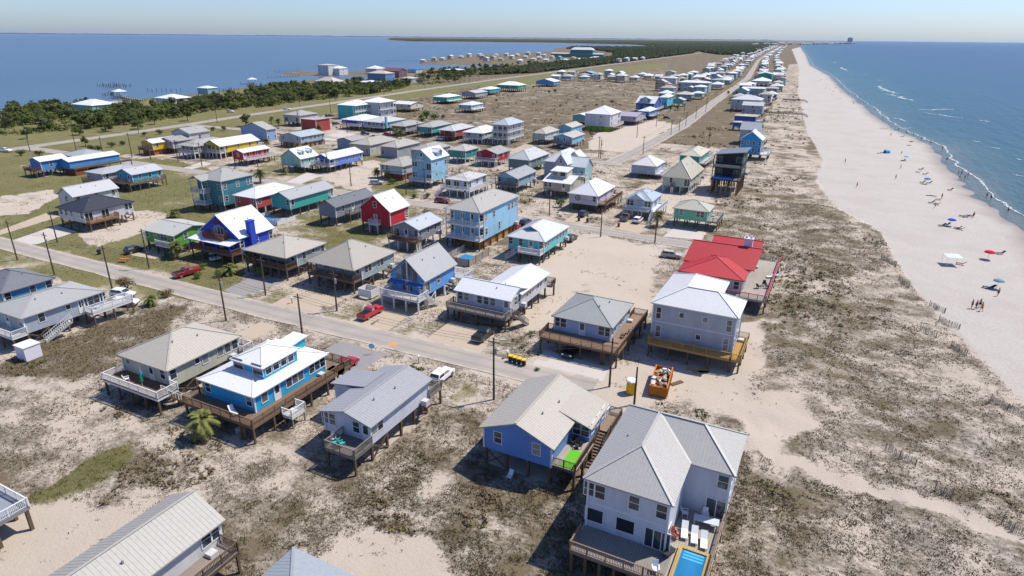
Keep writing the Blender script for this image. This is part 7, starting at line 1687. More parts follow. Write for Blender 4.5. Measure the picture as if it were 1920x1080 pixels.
def car(kind, hexc, loc, rz, label, z=0.06):
    root = empty({'pickup': 'pickup_truck', 'suv': 'parked_car', 'cart': 'golf_cart'}[kind], (*loc, z), rz)
    tag(root, label, {'pickup': 'truck', 'suv': 'car', 'cart': 'golf cart'}[kind])
    pm = paint(hexc); gm = glass_mat(); blk = plain('car_trim', '1B1B1D', .6)
    if kind == 'cart':
        link('body', profile_mesh('body', [(-1.1, .3), (1.15, .3), (1.2, .7), (.8, .95), (.5, .55), (-.1, .55), (-.2, .85), (-1.1, .85)], .58, pm, .04), root)
        link('roof', profile_mesh('roof', [(-.95, 1.85), (.75, 1.85), (.7, 1.93), (-.9, 1.93)], .6, pm, .03), root)
        b = MB()
        for x in (-.52, .52):
            b.bar((x, .7, .9), (x, .55, 1.86), .05, .05); b.bar((x, -.8, .8), (x, -.8, 1.86), .05, .05)
        b.build('roof_post', blk, root)
        link('seat', profile_mesh('seat', [(-.3, .75), (.25, .75), (.25, .87), (-.15, .9), (-.25, 1.25), (-.35, 1.25)], .5, plain('seat', 'C9BFA8'), .03), root)
        L_, wb, wt = 2.4, .8, .5
        ws = .62
    else:
        ws = 1.0
        if kind == 'pickup':
            low = [(-2.8, .42), (2.7, .42), (2.82, .6), (2.8, .92), (2.68, 1.08), (1.35, 1.2), (1.2, 1.24), (-.75, 1.24), (-.8, 1.22), (-2.75, 1.22), (-2.85, 1.1), (-2.85, .55)]
            top = [(1.15, 1.2), (.45, 1.82), (-.62, 1.86), (-.85, 1.2)]
            hw = .97
        else:
            low = [(-2.25, .38), (2.2, .38), (2.32, .55), (2.3, .82), (2.1, .97), (1.1, 1.1), (-2.2, 1.1), (-2.34, .9), (-2.34, .5)]
            top = [(1.15, 1.06), (.35, 1.66), (-1.75, 1.7), (-2.2, 1.06)]
            hw = .92
        link('body', profile_mesh('body', low, hw, pm, .07), root)
        tp = lambda z: .98 - .16 * max(0, (z - top[0][1]) / (top[1][1] - top[0][1]))
        link('cabin', profile_mesh('cabin', top, hw, pm, .06, tp), root)
        zt, zb = top[1][1], top[0][1]
        def on(i, t):   # a point along pillar i of the cabin profile
            return top[i][0] + (top[(i + 1) % 4][0] - top[i][0]) * t, top[i][1] + (top[(i + 1) % 4][1] - top[i][1]) * t
        for nm, i, lo, hi, dy in (('windscreen', 0, .14, .9, .02), ('rear_window', 2, .1, .8, -.02)):
            (ya, za), (yb, zb_) = on(i, lo), on(i, hi)
            xa, xb = hw * tp(za) - .1, hw * tp(zb_) - .1
            slab(nm, [(-xa, ya + dy, za + .02), (xa, ya + dy, za + .02), (xb, yb + dy, zb_ + .02), (-xb, yb + dy, zb_ + .02)], gm, root)
        ys, ye = on(0, .12)[0] - .12, on(2, .88)[0] + .12
        zl, zh = zb + .09, zt - .1
        yf, yr = on(0, .82)[0] - .1, (on(2, .18)[0] + .1)
        for s in (-1, 1):
            xl, xh = s * (hw * tp(zl) + .004), s * (hw * tp(zh) + .004)
            mid = (ys + ye) / 2
            slab('side_window', [(xl, ys, zl), (xl, mid + .05, zl), (xh, mid + .05, zh), (xh, yf, zh)], gm, root)
            slab('side_window', [(xl, mid - .05, zl), (xl, ye, zl), (xh, yr, zh), (xh, mid - .05, zh)], gm, root)
        if kind == 'pickup':
            b = MB(); b.box(-.78, .78, -2.68, -.95, 1.215, 1.226)
            b.build('bed_liner', blk, root)
        L_ = 2.82 if kind == 'pickup' else 2.3
        for s in (-1, 1):
            b = MB(); b.box(s * .72 - .17, s * .72 + .17, L_ - .06, L_ + .015, .72, .9); b.build('headlight', plain('lamp', 'D8DCE0', .1, .6, .05), root)
            b = MB(); b.box(s * .8 - .1, s * .8 + .1, -L_ - .05, -L_ + .05, .78, 1.02); b.build('taillight', plain('tail', '8E1018', .2, .5, .05), root)
        b = MB(); b.box(-hw + .05, hw - .05, L_ - .05, L_ + .05, .42, .58); b.box(-hw + .05, hw - .05, -L_ - .08, -L_ + .02, .45, .6)
        b.build('bumper', blk if kind == 'suv' else plain('chrome', 'A9ABAE', .3, .6), root)
        wb = 1.78 if kind == 'pickup' else 1.42
        wt = .86
    tm, rm = wheel_meshes()
    for sx in (-1, 1):
        for sy in (-1, 1):
            w = link('wheel', tm, root, (sx * wt, sy * wb, .37 * ws))
            w.scale = (ws, ws, ws)
            link('rim', rm, w)
    return root

def build_cars():
    for (loc, kind, c, a, lab) in CARS:
        car(kind, c, loc, -R(a), lab)

# ------------------------------------------------------------------ street furniture
def build_poles():
    wm = wood('5E5044'); tr = plain('transformer', '8C8F92', .5)
    seen = {}
    for i, (x, y, h) in enumerate(POLES):
        root = empty('utility_pole', (x, y, 0))
        b = MB()
        b.tube([(0, 0, -.3), (0, 0, h * .5), (0, 0, h)], [.17, .145, .11], 8)
        b.build('pole', wm, root)
        if h > 7.5:
            b = MB(); b.box(-.9, .9, -.06, .06, h - .75, h - .62); b.build('cross_arm', wm, root)
        if i % 2 == 0 and h > 7.5:
            b = MB(); b.tube([(.3, 0, h - 2.4), (.3, 0, h - 1.5)], .2, 10); b.build('transformer', tr, root)
        d = math.hypot(x, y)
        if i < 12:
            lab = ['pole before the blue turf-deck house', 'pole beside the wide brown deck of the pale blue house', 'short pole rising behind the white pool house roof', 'pole beside the gravel drive of the cyan house', 'pole near the street end of the cream house', 'pole behind the white vans', 'pole on the green verge left of the vans', 'pole at the far left end of the near street', 'pole beside the black car and lime green house', 'pole between the two beige-roofed drives', 'pole before the pale green-grey house', 'pole before the charcoal-roofed house'][i]
            tag(root, 'wooden utility ' + lab, 'utility pole', 'utility poles')
        else:
            lab = 'wooden utility pole on the second street' if y < 200 and x > -240 else ('wooden utility pole beside the beach road' if x > -140 else ('wooden utility pole along the highway' if x < -280 else 'wooden utility pole among the third row houses'))
            tag(root, lab, 'utility pole', lab.replace('pole', 'poles'))
    # overhead wires between the near street poles
    wire = plain('wire', '202020', .7)
    runs = [(1, 0), (0, 3), (3, 4), (4, 5), (5, 6), (6, 7), (9, 10), (10, 3), (8, 9), (19, 14), (14, 13), (13, 12), (12, 15), (15, 16), (21, 22), (22, 24), (24, 25), (25, 26), (34, 42), (42, 40), (40, 43), (43, 44), (44, 45)]
    for a, b_ in runs:
        xa, ya, ha = POLES[a]; xb, yb, hb = POLES[b_]
        pts = []
        for k in range(13):
            t = k / 12
            pts.append((xa + (xb - xa) * t, ya + (yb - ya) * t, ha - .3 + (hb - ha) * t - 4 * .7 * t * (1 - t)))
        m = MB()
        dx, dy = (xb - xa), (yb - ya); l_ = math.hypot(dx, dy)
        for o in (-.8, 0, .8):
            m.tube([(q[0] - dy / l_ * o, q[1] + dx / l_ * o, q[2] - .3) for q in pts], .02, 4)
        tag(m.build('overhead_wire', wire), 'thin dark overhead wires strung between two street poles', 'wire', 'overhead wires along the streets')

def bin_(x, y, body, lid, label, group=None, rz=0):
    root = empty('trash_bin', (x, y, .05), rz)
    tag(root, label, 'bin', group)
    b = MB(); b.v = [(-.24, -.28, .08), (.24, -.28, .08), (.24, .28, .08), (-.24, .28, .08), (-.3, -.35, 1.0), (.3, -.35, 1.0), (.3, .35, 1.0), (-.3, .35, 1.0)]
    b.f = [(0, 3, 2, 1), (4, 5, 6, 7), (0, 1, 5, 4), (1, 2, 6, 5), (2, 3, 7, 6), (3, 0, 4, 7)]
    b.build('bin_body', plain('bin', body, .6), root)
    b = MB(); b.box(-.34, .34, -.4, .38, 1.0, 1.1); b.build('lid', plain('bin', lid, .5), root)
    for s in (-1, 1):
        b = MB(); b.tube([(s * .2, .26, .12), (s * .28, .26, .12)], .12, 10); b.build('wheel', plain('bin', '18181A', .8), root)

def build_street_things():
    for i in range(4):
        bin_(-40.6 + i * .82, 80.8 - i * .1, '26282C', 'D8B01C', 'dark wheeled bin with yellow lid in the row of four by the driveway', 'yellow-lidded bins', R(4 * i))
    for x, y, c, lab in ((-27.6, 155.0, '1F4A3C', 'dark green wheeled bin beside the mint house drive'), (-61.5, 164.3, '3A3C30', 'dark bin left of the drive below the white house with emblem'), (-59, 164.4, '4A4436', 'brown bin beside the dark bin on the second street'), (-49.8, 164, '7A4A22', 'orange-brown bin at the drive of the grey-roofed white house'),
                      (-149.5, 83.4, '2A2C30', 'dark bin at the street below the charcoal-roofed house'), (-120.5, 82.0, '22303A', 'dark blue bin on the verge near the dark red pickup')):
        bin_(x, y, c, c, lab)
    # orange picnic bench on the verge
    t = empty('picnic_table', (-139.5, 82.8, 0), .4); tag(t, 'orange picnic table on the green verge by the street', 'table')
    om = wood('C07A3A')
    b = MB(); b.box(-.9, .9, -.38, .38, .72, .78); b.build('tabletop', om, t)
    for s in (-1, 1):
        b = MB(); b.box(-.9, .9, s * .72 - .14, s * .72 + .14, .42, .47); b.build('bench', om, t)
        b = MB(); b.bar((s * .65, -.7, 0), (s * .65, .2, .75), .06, .1); b.bar((s * .65, .7, 0), (s * .65, -.2, .75), .06, .1); b.build('leg', om, t)
    # dumpster heaped with building waste
    d = empty('dumpster', (-17.4, 84.2, .02), R(7)); tag(d, 'orange open dumpster heaped with cardboard and rubble', 'dumpster')
    dm = plain('dumpster_paint', 'B26A22', .6, .3, .3, 1.2)
    b = MB(); hw, hl, hh, t_ = 1.25, 3.3, 1.65, .06
    b.box(-hw, hw, -hl, hl, .12, .2); b.box(-hw, -hw + t_, -hl, hl, .2, hh); b.box(hw - t_, hw, -hl, hl, .2, hh); b.box(-hw + t_, hw - t_, -hl, -hl + t_, .2, hh); b.box(-hw + t_, hw - t_, hl - t_, hl, .2, hh)
    b.build('bin_body', dm, d)
    for s in (-1, 1):
        for k in range(7):
            cbox('rib', (.1, .12, 1.25), dm, d, (s * (hw + .05), -hl + .3 + k * (2 * hl - .6) / 6, .15))
        b = MB(); b.box(s * hw - .09 * (s > 0) - .05, s * hw + .09 * (s < 0) + .05, -hl - .05, hl + .05, hh, hh + .1); b.build('rim', dm, d)
    rr = random.Random(4)
    cols = ['B98A58', 'C9A070', 'D9D6CE', '8F6A46', 'AFC4D8', 'E4E2DC', '7A6A5C']
    for k in range(46):
        s = rr.uniform(.25, .8)
        o = cbox('debris', (round(s, 1), round(s * .7, 1), round(rr.uniform(.05, .3), 2)), plain('debris', rr.choice(cols), .9, .1), d, (rr.uniform(-.85, .85), rr.uniform(-2.9, 2.9), rr.uniform(1.1, 1.85)))
        o.rotation_euler = (rr.uniform(-.7, .7), rr.uniform(-.7, .7), rr.uniform(0, 6))
    # portable toilet
    p = empty('portable_toilet', (-20.8, 80.3, .02), R(8)); tag(p, 'yellow portable toilet with white roof beside the orange dumpster', 'portable toilet')
    pm = plain('toilet_yellow', 'D8A512', .5, .3, .12)
    b = MB(); b.box(-.58, .58, -.58, .58, .05, 2.05); b.build('cabin', pm, p)
    for s in (-.57, .57):
        for k in (-.4, -.13, .13, .4):
            cbox('rib', (.05, .08, 1.7), pm, p, (s * 1.03, k, .15))
    b = MB(); b.box(-.4, .4, -.61, -.58, .12, 1.95); b.build('door', plain('toilet_door', 'E0B22A', .5), p)
    b = MB(); b.tube([(0, 0, 2.05), (0, 0, 2.22), (0, 0, 2.32)], [.84, .7, .3], 8); b.build('roof', plain('toilet_roof', 'E6E6E6', .5), p)
    b = MB(); b.tube([(.35, .35, 2.2), (.35, .35, 2.6)], .05, 6); b.build('vent_pipe', WHITE, p)
    # loose timber and boards on the building site
    for k, (x, y, rz, c, ln) in enumerate(((-13.5, 92.0, .3, 'B99A66', 3.4), (-12.6, 91.5, .25, 'B08E5C', 3.2), (-11.8, 91.9, .4, 'A8885A', 3.4), (-15.5, 86.2, 1.0, '6A5A48', 2.2), (-5.0, 72.2, .2, 'C9A46A', 1.6), (-9.3, 99.5, 1.2, 'B9935A', 1.8))):
        b = MB(); b.box(-ln / 2, ln / 2, -.35, .35, .03, .12)
        o = b.build('timber_stack', wood(c)); o.location = (x, y, 0); o.rotation_euler = (0, 0, rz)
        tag(o, ['sawn timber nearest the corner post under the new grey house', 'sawn timber in the middle of the pile under the new grey house', 'sawn timber at the outer side under the new grey house', 'dark board lying beside the dumpster', 'tan plywood sheet lying on the sand beyond the white pool house', 'plywood sheet on the sand track beside the new grey house'][k], 'timber')
    # mailboxes and signs
    for x, y, c, lab in ((-53.2, 73.6, 'D8D8D8', 'white mailbox on a post by the street behind the lavender-white house'), (-88.5, 82.4, 'E0E0E0', 'white mailbox between the two beige-roofed drives'), (-41.6, 81.6, 'DCDCDC', 'white mailbox beside the yellow-lidded bins')):
        r = empty('mailbox', (x, y, 0)); tag(r, lab, 'mailbox')
        b = MB(); b.box(-.05, .05, -.05, .05, 0, 1.1); b.build('post', POST, r)
        link('box', profile_mesh('box', [(-.28, 1.1), (.28, 1.1), (.28, 1.3), (.2, 1.4), (-.2, 1.4), (-.28, 1.3)], .12, plain('mail', c, .4), .02), r)
    s = empty('round_sign', (-61.6, 72.6, 0), .5); tag(s, 'turquoise round sign on a short post beside the gravel drive', 'sign')
    b = MB(); b.tube([(0, 0, 0), (0, 0, 1.1)], .05, 6); b.build('post', WHITE, s)
    b = MB(); b.tube([(0, -.04, 1.5), (0, .04, 1.5)], .45, 18); b.build('board', plain('sign_t', '4FC4D8', .5, .3, .1), s)
    b = MB(); b.tube([(0, -.05, 1.5), (0, -.042, 1.5)], .3, 18); b.build('symbol', WHITE, s)
    # storage box by the light grey house, tank screen by the pale green-grey house
    b = MB(); b.box(-1.3, 1.3, -1.2, 1.2, .05, 2.3); b.box(-1.4, 1.4, -1.3, 1.3, 2.3, 2.42)
    o = b.build('storage_shed', plain('shed_white', 'D6D2D6', .5, .3, .08)); o.location = (-108.8, 46.6, 0); tag(o, 'white storage box under the corner of the light grey house', 'shed')
    t = empty('tank_screen', (-77.8, 92.2, 0)); tag(t, 'white panelled tank screen at the corner of the pale green-grey house', 'screen')
    for x0, x1, y0, y1 in ((-1.6, 1.6, -1.3, -1.2), (-1.6, 1.6, 1.2, 1.3), (-1.6, -1.5, -1.2, 1.2), (1.5, 1.6, -1.2, 1.2)):
        b = MB(); b.box(x0, x1, y0, y1, .3, 1.9); b.build('panel', RAIL['W'], t)
    # fenced pools
    for (x0, x1, y0, y1, lab, fm) in ((-75.8, -69.2, 116.5, 125.6, 'swimming pool before the tall pale blue house', 'G'), (-141.5, -131.5, 120.8, 127.6, 'fenced swimming pool in front of the turquoise gable house', 'W')):
        r = empty('swimming_pool', ((x0 + x1) / 2, (y0 + y1) / 2, 0)); tag(r, lab, 'pool')
        w, d = (x1 - x0) / 2, (y1 - y0) / 2
        b = MB(); b.box(-w, w, -d, d, -.1, .06); b.build('pool_deck', CONC, r)
        b = MB(); b.box(-w + 1.2, w - 1.4, -d + 1.2, d - 2, .064, .1); b.build('pool_water', plain('pool_blue2', '2E86BC', .08, .5, .15), r)
        f = MB()
        P = [(-w, d), (-w, -d), (w, -d), (w, d)]
        for p_, q_ in zip(P, P[1:]):
            n = int(math.hypot(q_[0] - p_[0], q_[1] - p_[1]) / .17)
            for i in range(n):
                x, y = p_[0] + (q_[0] - p_[0]) * (i + .5) / n, p_[1] + (q_[1] - p_[1]) * (i + .5) / n
                hx, hy = (.075, .015) if abs(q_[0] - p_[0]) > .1 else (.015, .075)
                f.box(x - hx, x + hx, y - hy, y + hy, .08, 1.75 if fm == 'G' else 1.3)
        tag(f.build('fence_board', wood('A0968C') if fm == 'G' else RAIL['W'], r), kind='stuff')
        for p_, q_ in zip(P, P[1:]):
            n = max(1, int(math.hypot(q_[0] - p_[0], q_[1] - p_[1]) / 2.4))
            for i in range(n + 1):
                cbox('fence_post', (.14, .14, 1.95 if fm == 'G' else 1.45), wood('7A6A5C') if fm == 'G' else RAIL['W'], r, (p_[0] + (q_[0] - p_[0]) * i / n, p_[1] + (q_[1] - p_[1]) * i / n, 0))

# ------------------------------------------------------------------ furniture on the decks
def chair_proto(mat):
    k = 'chair' + mat.name
    if k not in CACHE:
        root = empty('deck_chair', (0, 0, -50))
        b = MB(); b.box(-.28, .28, -.3, .28, .38, .43); b.build('seat', mat, root)
        b = MB(); b.bar((-.0, .26, .42), (0, .5, 1.05), .54, .04, (0, 1, 0)); b.build('backrest', mat, root)
        for s in (-1, 1):
            b = MB(); b.box(s * .3 - .05, s * .3 + .05, -.32, .3, .62, .66); b.build('armrest', mat, root)
            for y in (-.28, .24):
                b = MB(); b.box(s * .3 - .03, s * .3 + .03, y - .03, y + .03, 0, .62); b.build('leg', mat, root)
        CACHE[k] = root
        root['first'] = 1
    return CACHE[k]

def deck_chair(mat, loc, rz, label, group=None):
    p = chair_proto(mat)
    if p.get('first'):
        o = p; del o['first']
    else:
        o = copy_tree(p)
    o.location = loc; o.rotation_euler = (0, 0, rz)
    tag(o, label, 'chair', group)

def lounger(mat, loc, rz, label, group=None, back=.55):
    k = 'lounger' + mat.name
    if k not in CACHE:
        root = empty('sun_lounger', (0, 0, 0))
        b = MB(); b.box(-.32, .32, -1.0, .3, .3, .37); b.build('bed', mat, root)
        b = MB(); b.bar((0, .3, .34), (0, .9, .34 + back), .64, .06, (0, 1, 0)); b.build('backrest', mat, root)
        for sx in (-.27, .27):
            for sy in (-.85, .2):
                b = MB(); b.box(sx - .03, sx + .03, sy - .03, sy + .03, 0, .3); b.build('leg', mat, root)
        CACHE[k] = root; o = root
    else:
        o = copy_tree(CACHE[k])
    o.location = loc; o.rotation_euler = (0, 0, rz)
    tag(o, label, 'lounger', group)

def umbrella_closed(x, y, z, hexc, lab):
    r = empty('closed_umbrella', (x, y, z)); tag(r, lab, 'umbrella')
    b = MB(); b.tube([(0, 0, 0), (0, 0, 2.3)], .03, 6); b.build('pole', WHITE, r)
    b = MB(); b.tube([(0, 0, .7), (0, 0, 1.2), (0, 0, 1.9), (0, 0, 2.25)], [.24, .2, .12, .03], 8); b.build('canopy', plain('cloth', hexc, .9, .1), r)

def build_deck_things():
    wt = plain('plastic_white', 'D8D8D8', .4, .4, .05); dk = plain('dark_wicker', '2A2A2E', .7); blu = plain('chair_blue', '2A3E5A', .6); tl = plain('chair_teal', '3FA6A0', .6)
    z = 2.9
    for i, x in enumerate((-6.95, -5.95, -5.0)):
        lounger(wt, (x, 52.0 - .25 * i, z), R(10), 'white sun lounger on the seaward deck of the white pool house, %s in the row' % ('leftmost', 'middle', 'rightmost')[i], 'white loungers of the pool house')
    deck_chair(wt, (-7.5, 54.6, z), R(100), 'white chair at the wall end of the pool house deck table'); deck_chair(wt, (-5.6, 55.1, z), R(10), 'white chair behind the pool house deck table')
    t = empty('patio_table', (-5.3, 54.1, z), R(4)); tag(t, 'long pale patio table on the pool house deck', 'table')
    b = MB(); b.box(-1.2, 1.2, -.5, .5, .7, .75); b.build('tabletop', plain('table_pale', 'B9C0C4', .3), t)
    for sx in (-1.1, 1.1):
        for sy in (-.42, .42):
            b = MB(); b.box(sx - .04, sx + .04, sy - .04, sy + .04, 0, .7); b.build('leg', wt, t)
    lounger(dk, (-7.75, 48.4, z), R(160), 'dark cushioned lounger beside the pool house door')
    deck_chair(plain('chair_red', '7E3A30', .7), (-7.6, 51.0, z), R(60), 'reddish wooden chair by the pool house corner')
    deck_chair(wt, (-8.2, 45.9, z), R(20), 'white chair at the front rail of the pool house deck')
    # pale blue house chairs
    for i, (x, y) in enumerate(((-26.0, 92.3), (-25.4, 94.3), (-25.0, 95.4))):
        deck_chair(blu, (x, y, 2.6), R(-100 + 20 * i), 'dark blue lounge chair on the pale blue house side deck, %s from its street corner' % ('first', 'second', 'third')[i], 'dark blue deck chairs')
    # turf deck, lavender balcony, cream and cyan decks
    deck_chair(dk, (-21.4, 60.6, 2.7), R(30), 'dark chair at the back of the green turf deck'); deck_chair(dk, (-22.2, 61.1, 2.7), R(-20), 'second dark chair in the shade of the turf deck wing')
    for i, (x, y) in enumerate(((-48.0, 48.4), (-46.4, 48.0), (-47.2, 47.9))):
        deck_chair(tl if i else wt, (x, y, 2.7), R(40 + 120 * i), ('white chair at the left of the lavender house balcony', 'teal chair at the right of the lavender house balcony', 'teal chair in the middle of the lavender house balcony')[i])
    umbrella_closed(-80.4, 46.4, 2.6, '1F7F5A', 'closed green umbrella on the cream house deck'); umbrella_closed(-81.2, 47.0, 2.6, '3F8FC4', 'closed blue umbrella on the cream house deck')
    deck_chair(wt, (-83.4, 46.2, 2.6), R(150), 'white chair on the cream house deck')
    lounger(wt, (-63.6, 47.2, 2.6), R(70), 'white lounger on the front deck of the cyan house')
    # red house deck
    for i, (x, y) in enumerate(((-8.4, 127.5), (-7.6, 126.4), (-9.2, 125.6))):
        deck_chair(dk, (x, y, 2.8), R(70 * i), 'dark chair on the red-roofed house deck, %s of three' % ('farthest', 'middle', 'nearest')[i], 'dark chairs on the red house deck')
    for i, (x, y) in enumerate(((-7.6, 133.0), (-6.8, 134.4))):
        lounger(wt, (x, y, 2.8), R(-60), 'white lounger on the big timber deck, %s of two' % ('nearer', 'farther')[i], 'white loungers on the red house deck')
    # under the cyan house
    t = empty('sink_table', (-62.4, 46.9, 0)); tag(t, 'small white table in the shade below the cyan house deck', 'table')
    b = MB(); b.box(-.6, .6, -.35, .35, .8, .86); b.build('tabletop', wt, t)
    for sx in (-.5, .5):
        b = MB(); b.box(sx - .04, sx + .04, -.3, .3, 0, .8); b.build('leg', wt, t)
    c = empty('lounge_chair', (-27.6, 54.9, 0)); tag(c, 'pale folding chair in the shade under the cornflower-blue house', 'chair')
    b = MB(); b.box(-.3, .3, -.35, .3, .35, .4); b.build('seat', wt, c); b = MB(); b.bar((0, .28, .38), (0, .6, .95), .56, .04, (0, 1, 0)); b.build('backrest', wt, c)
    for s in (-1, 1):
        b = MB(); b.bar((s * .28, -.35, 0), (s * .28, .3, .6), .04, .04); b.bar((s * .28, .35, 0), (s * .28, -.3, .6), .04, .04); b.build('leg', wt, c)

# ------------------------------------------------------------------ plants
def leaf_mat(name, dark, light, spread=.25):
    if name in MATS:
        return MATS[name]
    m, nt, p = base_mat(name)
    geo = nd(nt, 'ShaderNodeNewGeometry')
    oi = nd(nt, 'ShaderNodeObjectInfo')
    n = noise(nt, 1.1, 3, geo.outputs['Position'])
    f = math_n(nt, 'ADD', math_n(nt, 'MULTIPLY', n.outputs[0], .8), math_n(nt, 'MULTIPLY', oi.outputs['Random'], spread))
    r = ramp(nt, f, [(.25, dark), (.85, light)])
    nt.links.new(r.outputs[0], p.inputs['Base Color'])
    p.inputs['Roughness'].default_value = .75
    p.inputs['Specular IOR Level'].default_value = .15
    MATS[name] = m
    return m

def leaf_cloud(centres, n, size, rr, flat=.6):
    """leaf-sized quads spread through blobs (cx, cy, cz, r)"""
    v = []; f = []
    tot = sum(c[3] ** 2 for c in centres)
    for (cx, cy, cz, r) in centres:
        k = int(n * r * r / tot) + 1
        for _ in range(k):
            u = Vector((rr.gauss(0, 1), rr.gauss(0, 1), rr.gauss(0, 1))).normalized() * (r * rr.uniform(.45, 1.05))
            c = Vector((cx + u.x, cy + u.y, cz + u.z * flat))
            nrm = (u.normalized() + Vector((rr.uniform(-.8, .8), rr.uniform(-.8, .8), rr.uniform(-.2, 1.0)))).normalized()
            a = nrm.cross(Vector((rr.uniform(-1, 1), rr.uniform(-1, 1), rr.uniform(-1, 1)))).normalized()
            b = nrm.cross(a)
            s = size * rr.uniform(.6, 1.3)
            i = len(v)
            v += [tuple(c - a * s), tuple(c - b * s * .55), tuple(c + a * s), tuple(c + b * s * .55)]
            f.append((i, i + 1, i + 2, i + 3))
    return v, f

def tree_proto(seed, h, style):
    rr = random.Random(seed)
    t = MB()
    lean = (rr.uniform(-.4, .4), rr.uniform(-.4, .4))
    top = (lean[0], lean[1], h * .86)
    t.tube([(0, 0, -.2), (lean[0] * .4, lean[1] * .4, h * .4), top], [h * .03, h * .022, h * .008], 7)
    cs = []
    nb = 12 if style == 'pine' else 11
    for k in range(nb):
        z0 = h * rr.uniform(.28, .75) if style == 'pine' else h * rr.uniform(.12, .5)
        a = rr.uniform(0, 6.28)
        ln = h * (rr.uniform(.14, .3) if style == 'pine' else rr.uniform(.22, .42))
        st = (lean[0] * z0 / h, lean[1] * z0 / h, z0)
        en = (st[0] + ln * math.cos(a), st[1] + ln * math.sin(a), z0 + ln * rr.uniform(.25, .7))
        t.tube([st, ((st[0] + en[0]) / 2, (st[1] + en[1]) / 2, (st[2] + en[2]) / 2 + .1), en], [h * .012, h * .009, h * .004], 5)
        cs.append((*en, h * (rr.uniform(.12, .2) if style == 'pine' else rr.uniform(.17, .27))))
    cs.append((top[0], top[1], h * .9, h * .14))
    cs.append((top[0], top[1], h * .72, h * .17))
    v, f = leaf_cloud(cs, 1500, h * .042, rr, .75)
    c = MB(); c.v = v; c.f = f
    return t, c

def build_trees():
    rr = random.Random(5)
    bark = wood('4A3E34')
    lm = {'pine': leaf_mat('pine_leaves', (.03, .045, .014), (.13, .15, .045), .35), 'oak': leaf_mat('scrub_oak_leaves', (.032, .05, .012), (.16, .18, .045), .35)}
    protos = []
    for k in range(7):
        st = 'pine' if k in (1, 2, 4, 5) else 'oak'
        t, c = tree_proto(100 + k, 7.0, st)
        protos.append((t.mesh('trunk', bark), c.mesh('crown', lm[st]), st))
    count = 0
    zones = [(BELT[0], 350, 'bay shore trees between the highway and the bay', 'tree in the dense belt between the highway and the bay'),
             (BELT[1], 70, 'trees by the inlet', 'tree in the grove right of the inlet houses'),
             (BELT[3], 50, 'trees before the bay point houses', 'tree before the houses of the bay point'),
             (BELT[2], 50, 'trees beyond the highway bend', 'tree in the thicket between the highway and the far bay point')]
    house_r = [h['r'] for h in HOUSES]
    for poly, n, grp, lab in zones:
        xs = [p[0] for p in poly]; ys = [p[1] for p in poly]
        done = 0; tries = 0
        while done < n and tries < 20000:
            tries += 1
            x, y = rr.uniform(min(xs), max(xs)), rr.uniform(min(ys), max(ys))
            if not inside(poly, np.array([x]), np.array([y]))[0]:
                continue
            if any(q[0] - 3 < x < q[1] + 3 and q[2] - 14 < y < q[3] + 2 for q in house_r):
                continue
            if fbm(np.array([x]), np.array([y]), 28, 77)[0] < .36:
                continue
            tm, cm, st = protos[rr.randrange(len(protos))]
            root = empty('pine_tree' if st == 'pine' else 'oak_tree', (x, y, 0), rr.uniform(0, 6.28))
            s = rr.uniform(.7, 1.2)
            root.scale = (s * rr.uniform(1.0, 1.4), s * rr.uniform(1.0, 1.4), s)
            link('trunk', tm, root); link('crown', cm, root)
            tag(root, ('dark pine ' if st == 'pine' else 'bushy scrub oak ') + lab, 'tree', grp + (' (pine)' if st == 'pine' else ' (oak)'))
            done += 1
    # undergrowth between the trunks, one mass
    v = []; f = []
    for poly in BELT:
        xs = [p[0] for p in poly]; ys = [p[1] for p in poly]
        m = 2600 if poly is BELT[0] else 1500
        X = npr.uniform(min(xs), max(xs), m * 3); Y = npr.uniform(min(ys), max(ys), m * 3)
        ok = inside(poly, X, Y) & (fbm(X, Y, 22, 79) > .42)
        for q in house_r:
            ok &= ~((X > q[0] - 2) & (X < q[1] + 2) & (Y > q[2] - 8) & (Y < q[3] + 2))
        for x, y in zip(X[ok][:m], Y[ok][:m]):
            s = rr.uniform(1.0, 2.6)
            vv, ff = leaf_cloud([(x, y, s * .4, s * .8)], 12, s * .3, rr, .6)
            k = len(v); v += vv; f += [tuple(i + k for i in q) for q in ff]
    b = MB(); b.v = v; b.f = f
    tag(b.build('undergrowth', lm['oak']), 'low green undergrowth filling the ground between the bay shore trees', 'undergrowth', kind='stuff')
    # a few lone trees on the grass before the belt
    for i, (x, y) in enumerate(((-306, 176), (-344, 196), (-352, 176), (-340, 225), (-350, 242), (-300, 262), (-345, 210), (-348, 262))):
        tm, cm, st = protos[(i * 2 + 1) % 7]
        root = empty('pine_tree', (x, y, 0), i)
        s = .7 + .06 * i; root.scale = (s, s, s)
        link('trunk', tm, root); link('crown', cm, root)
        tag(root, 'lone small tree standing on the grass beside the left highway', 'tree', 'lone trees by the highway')

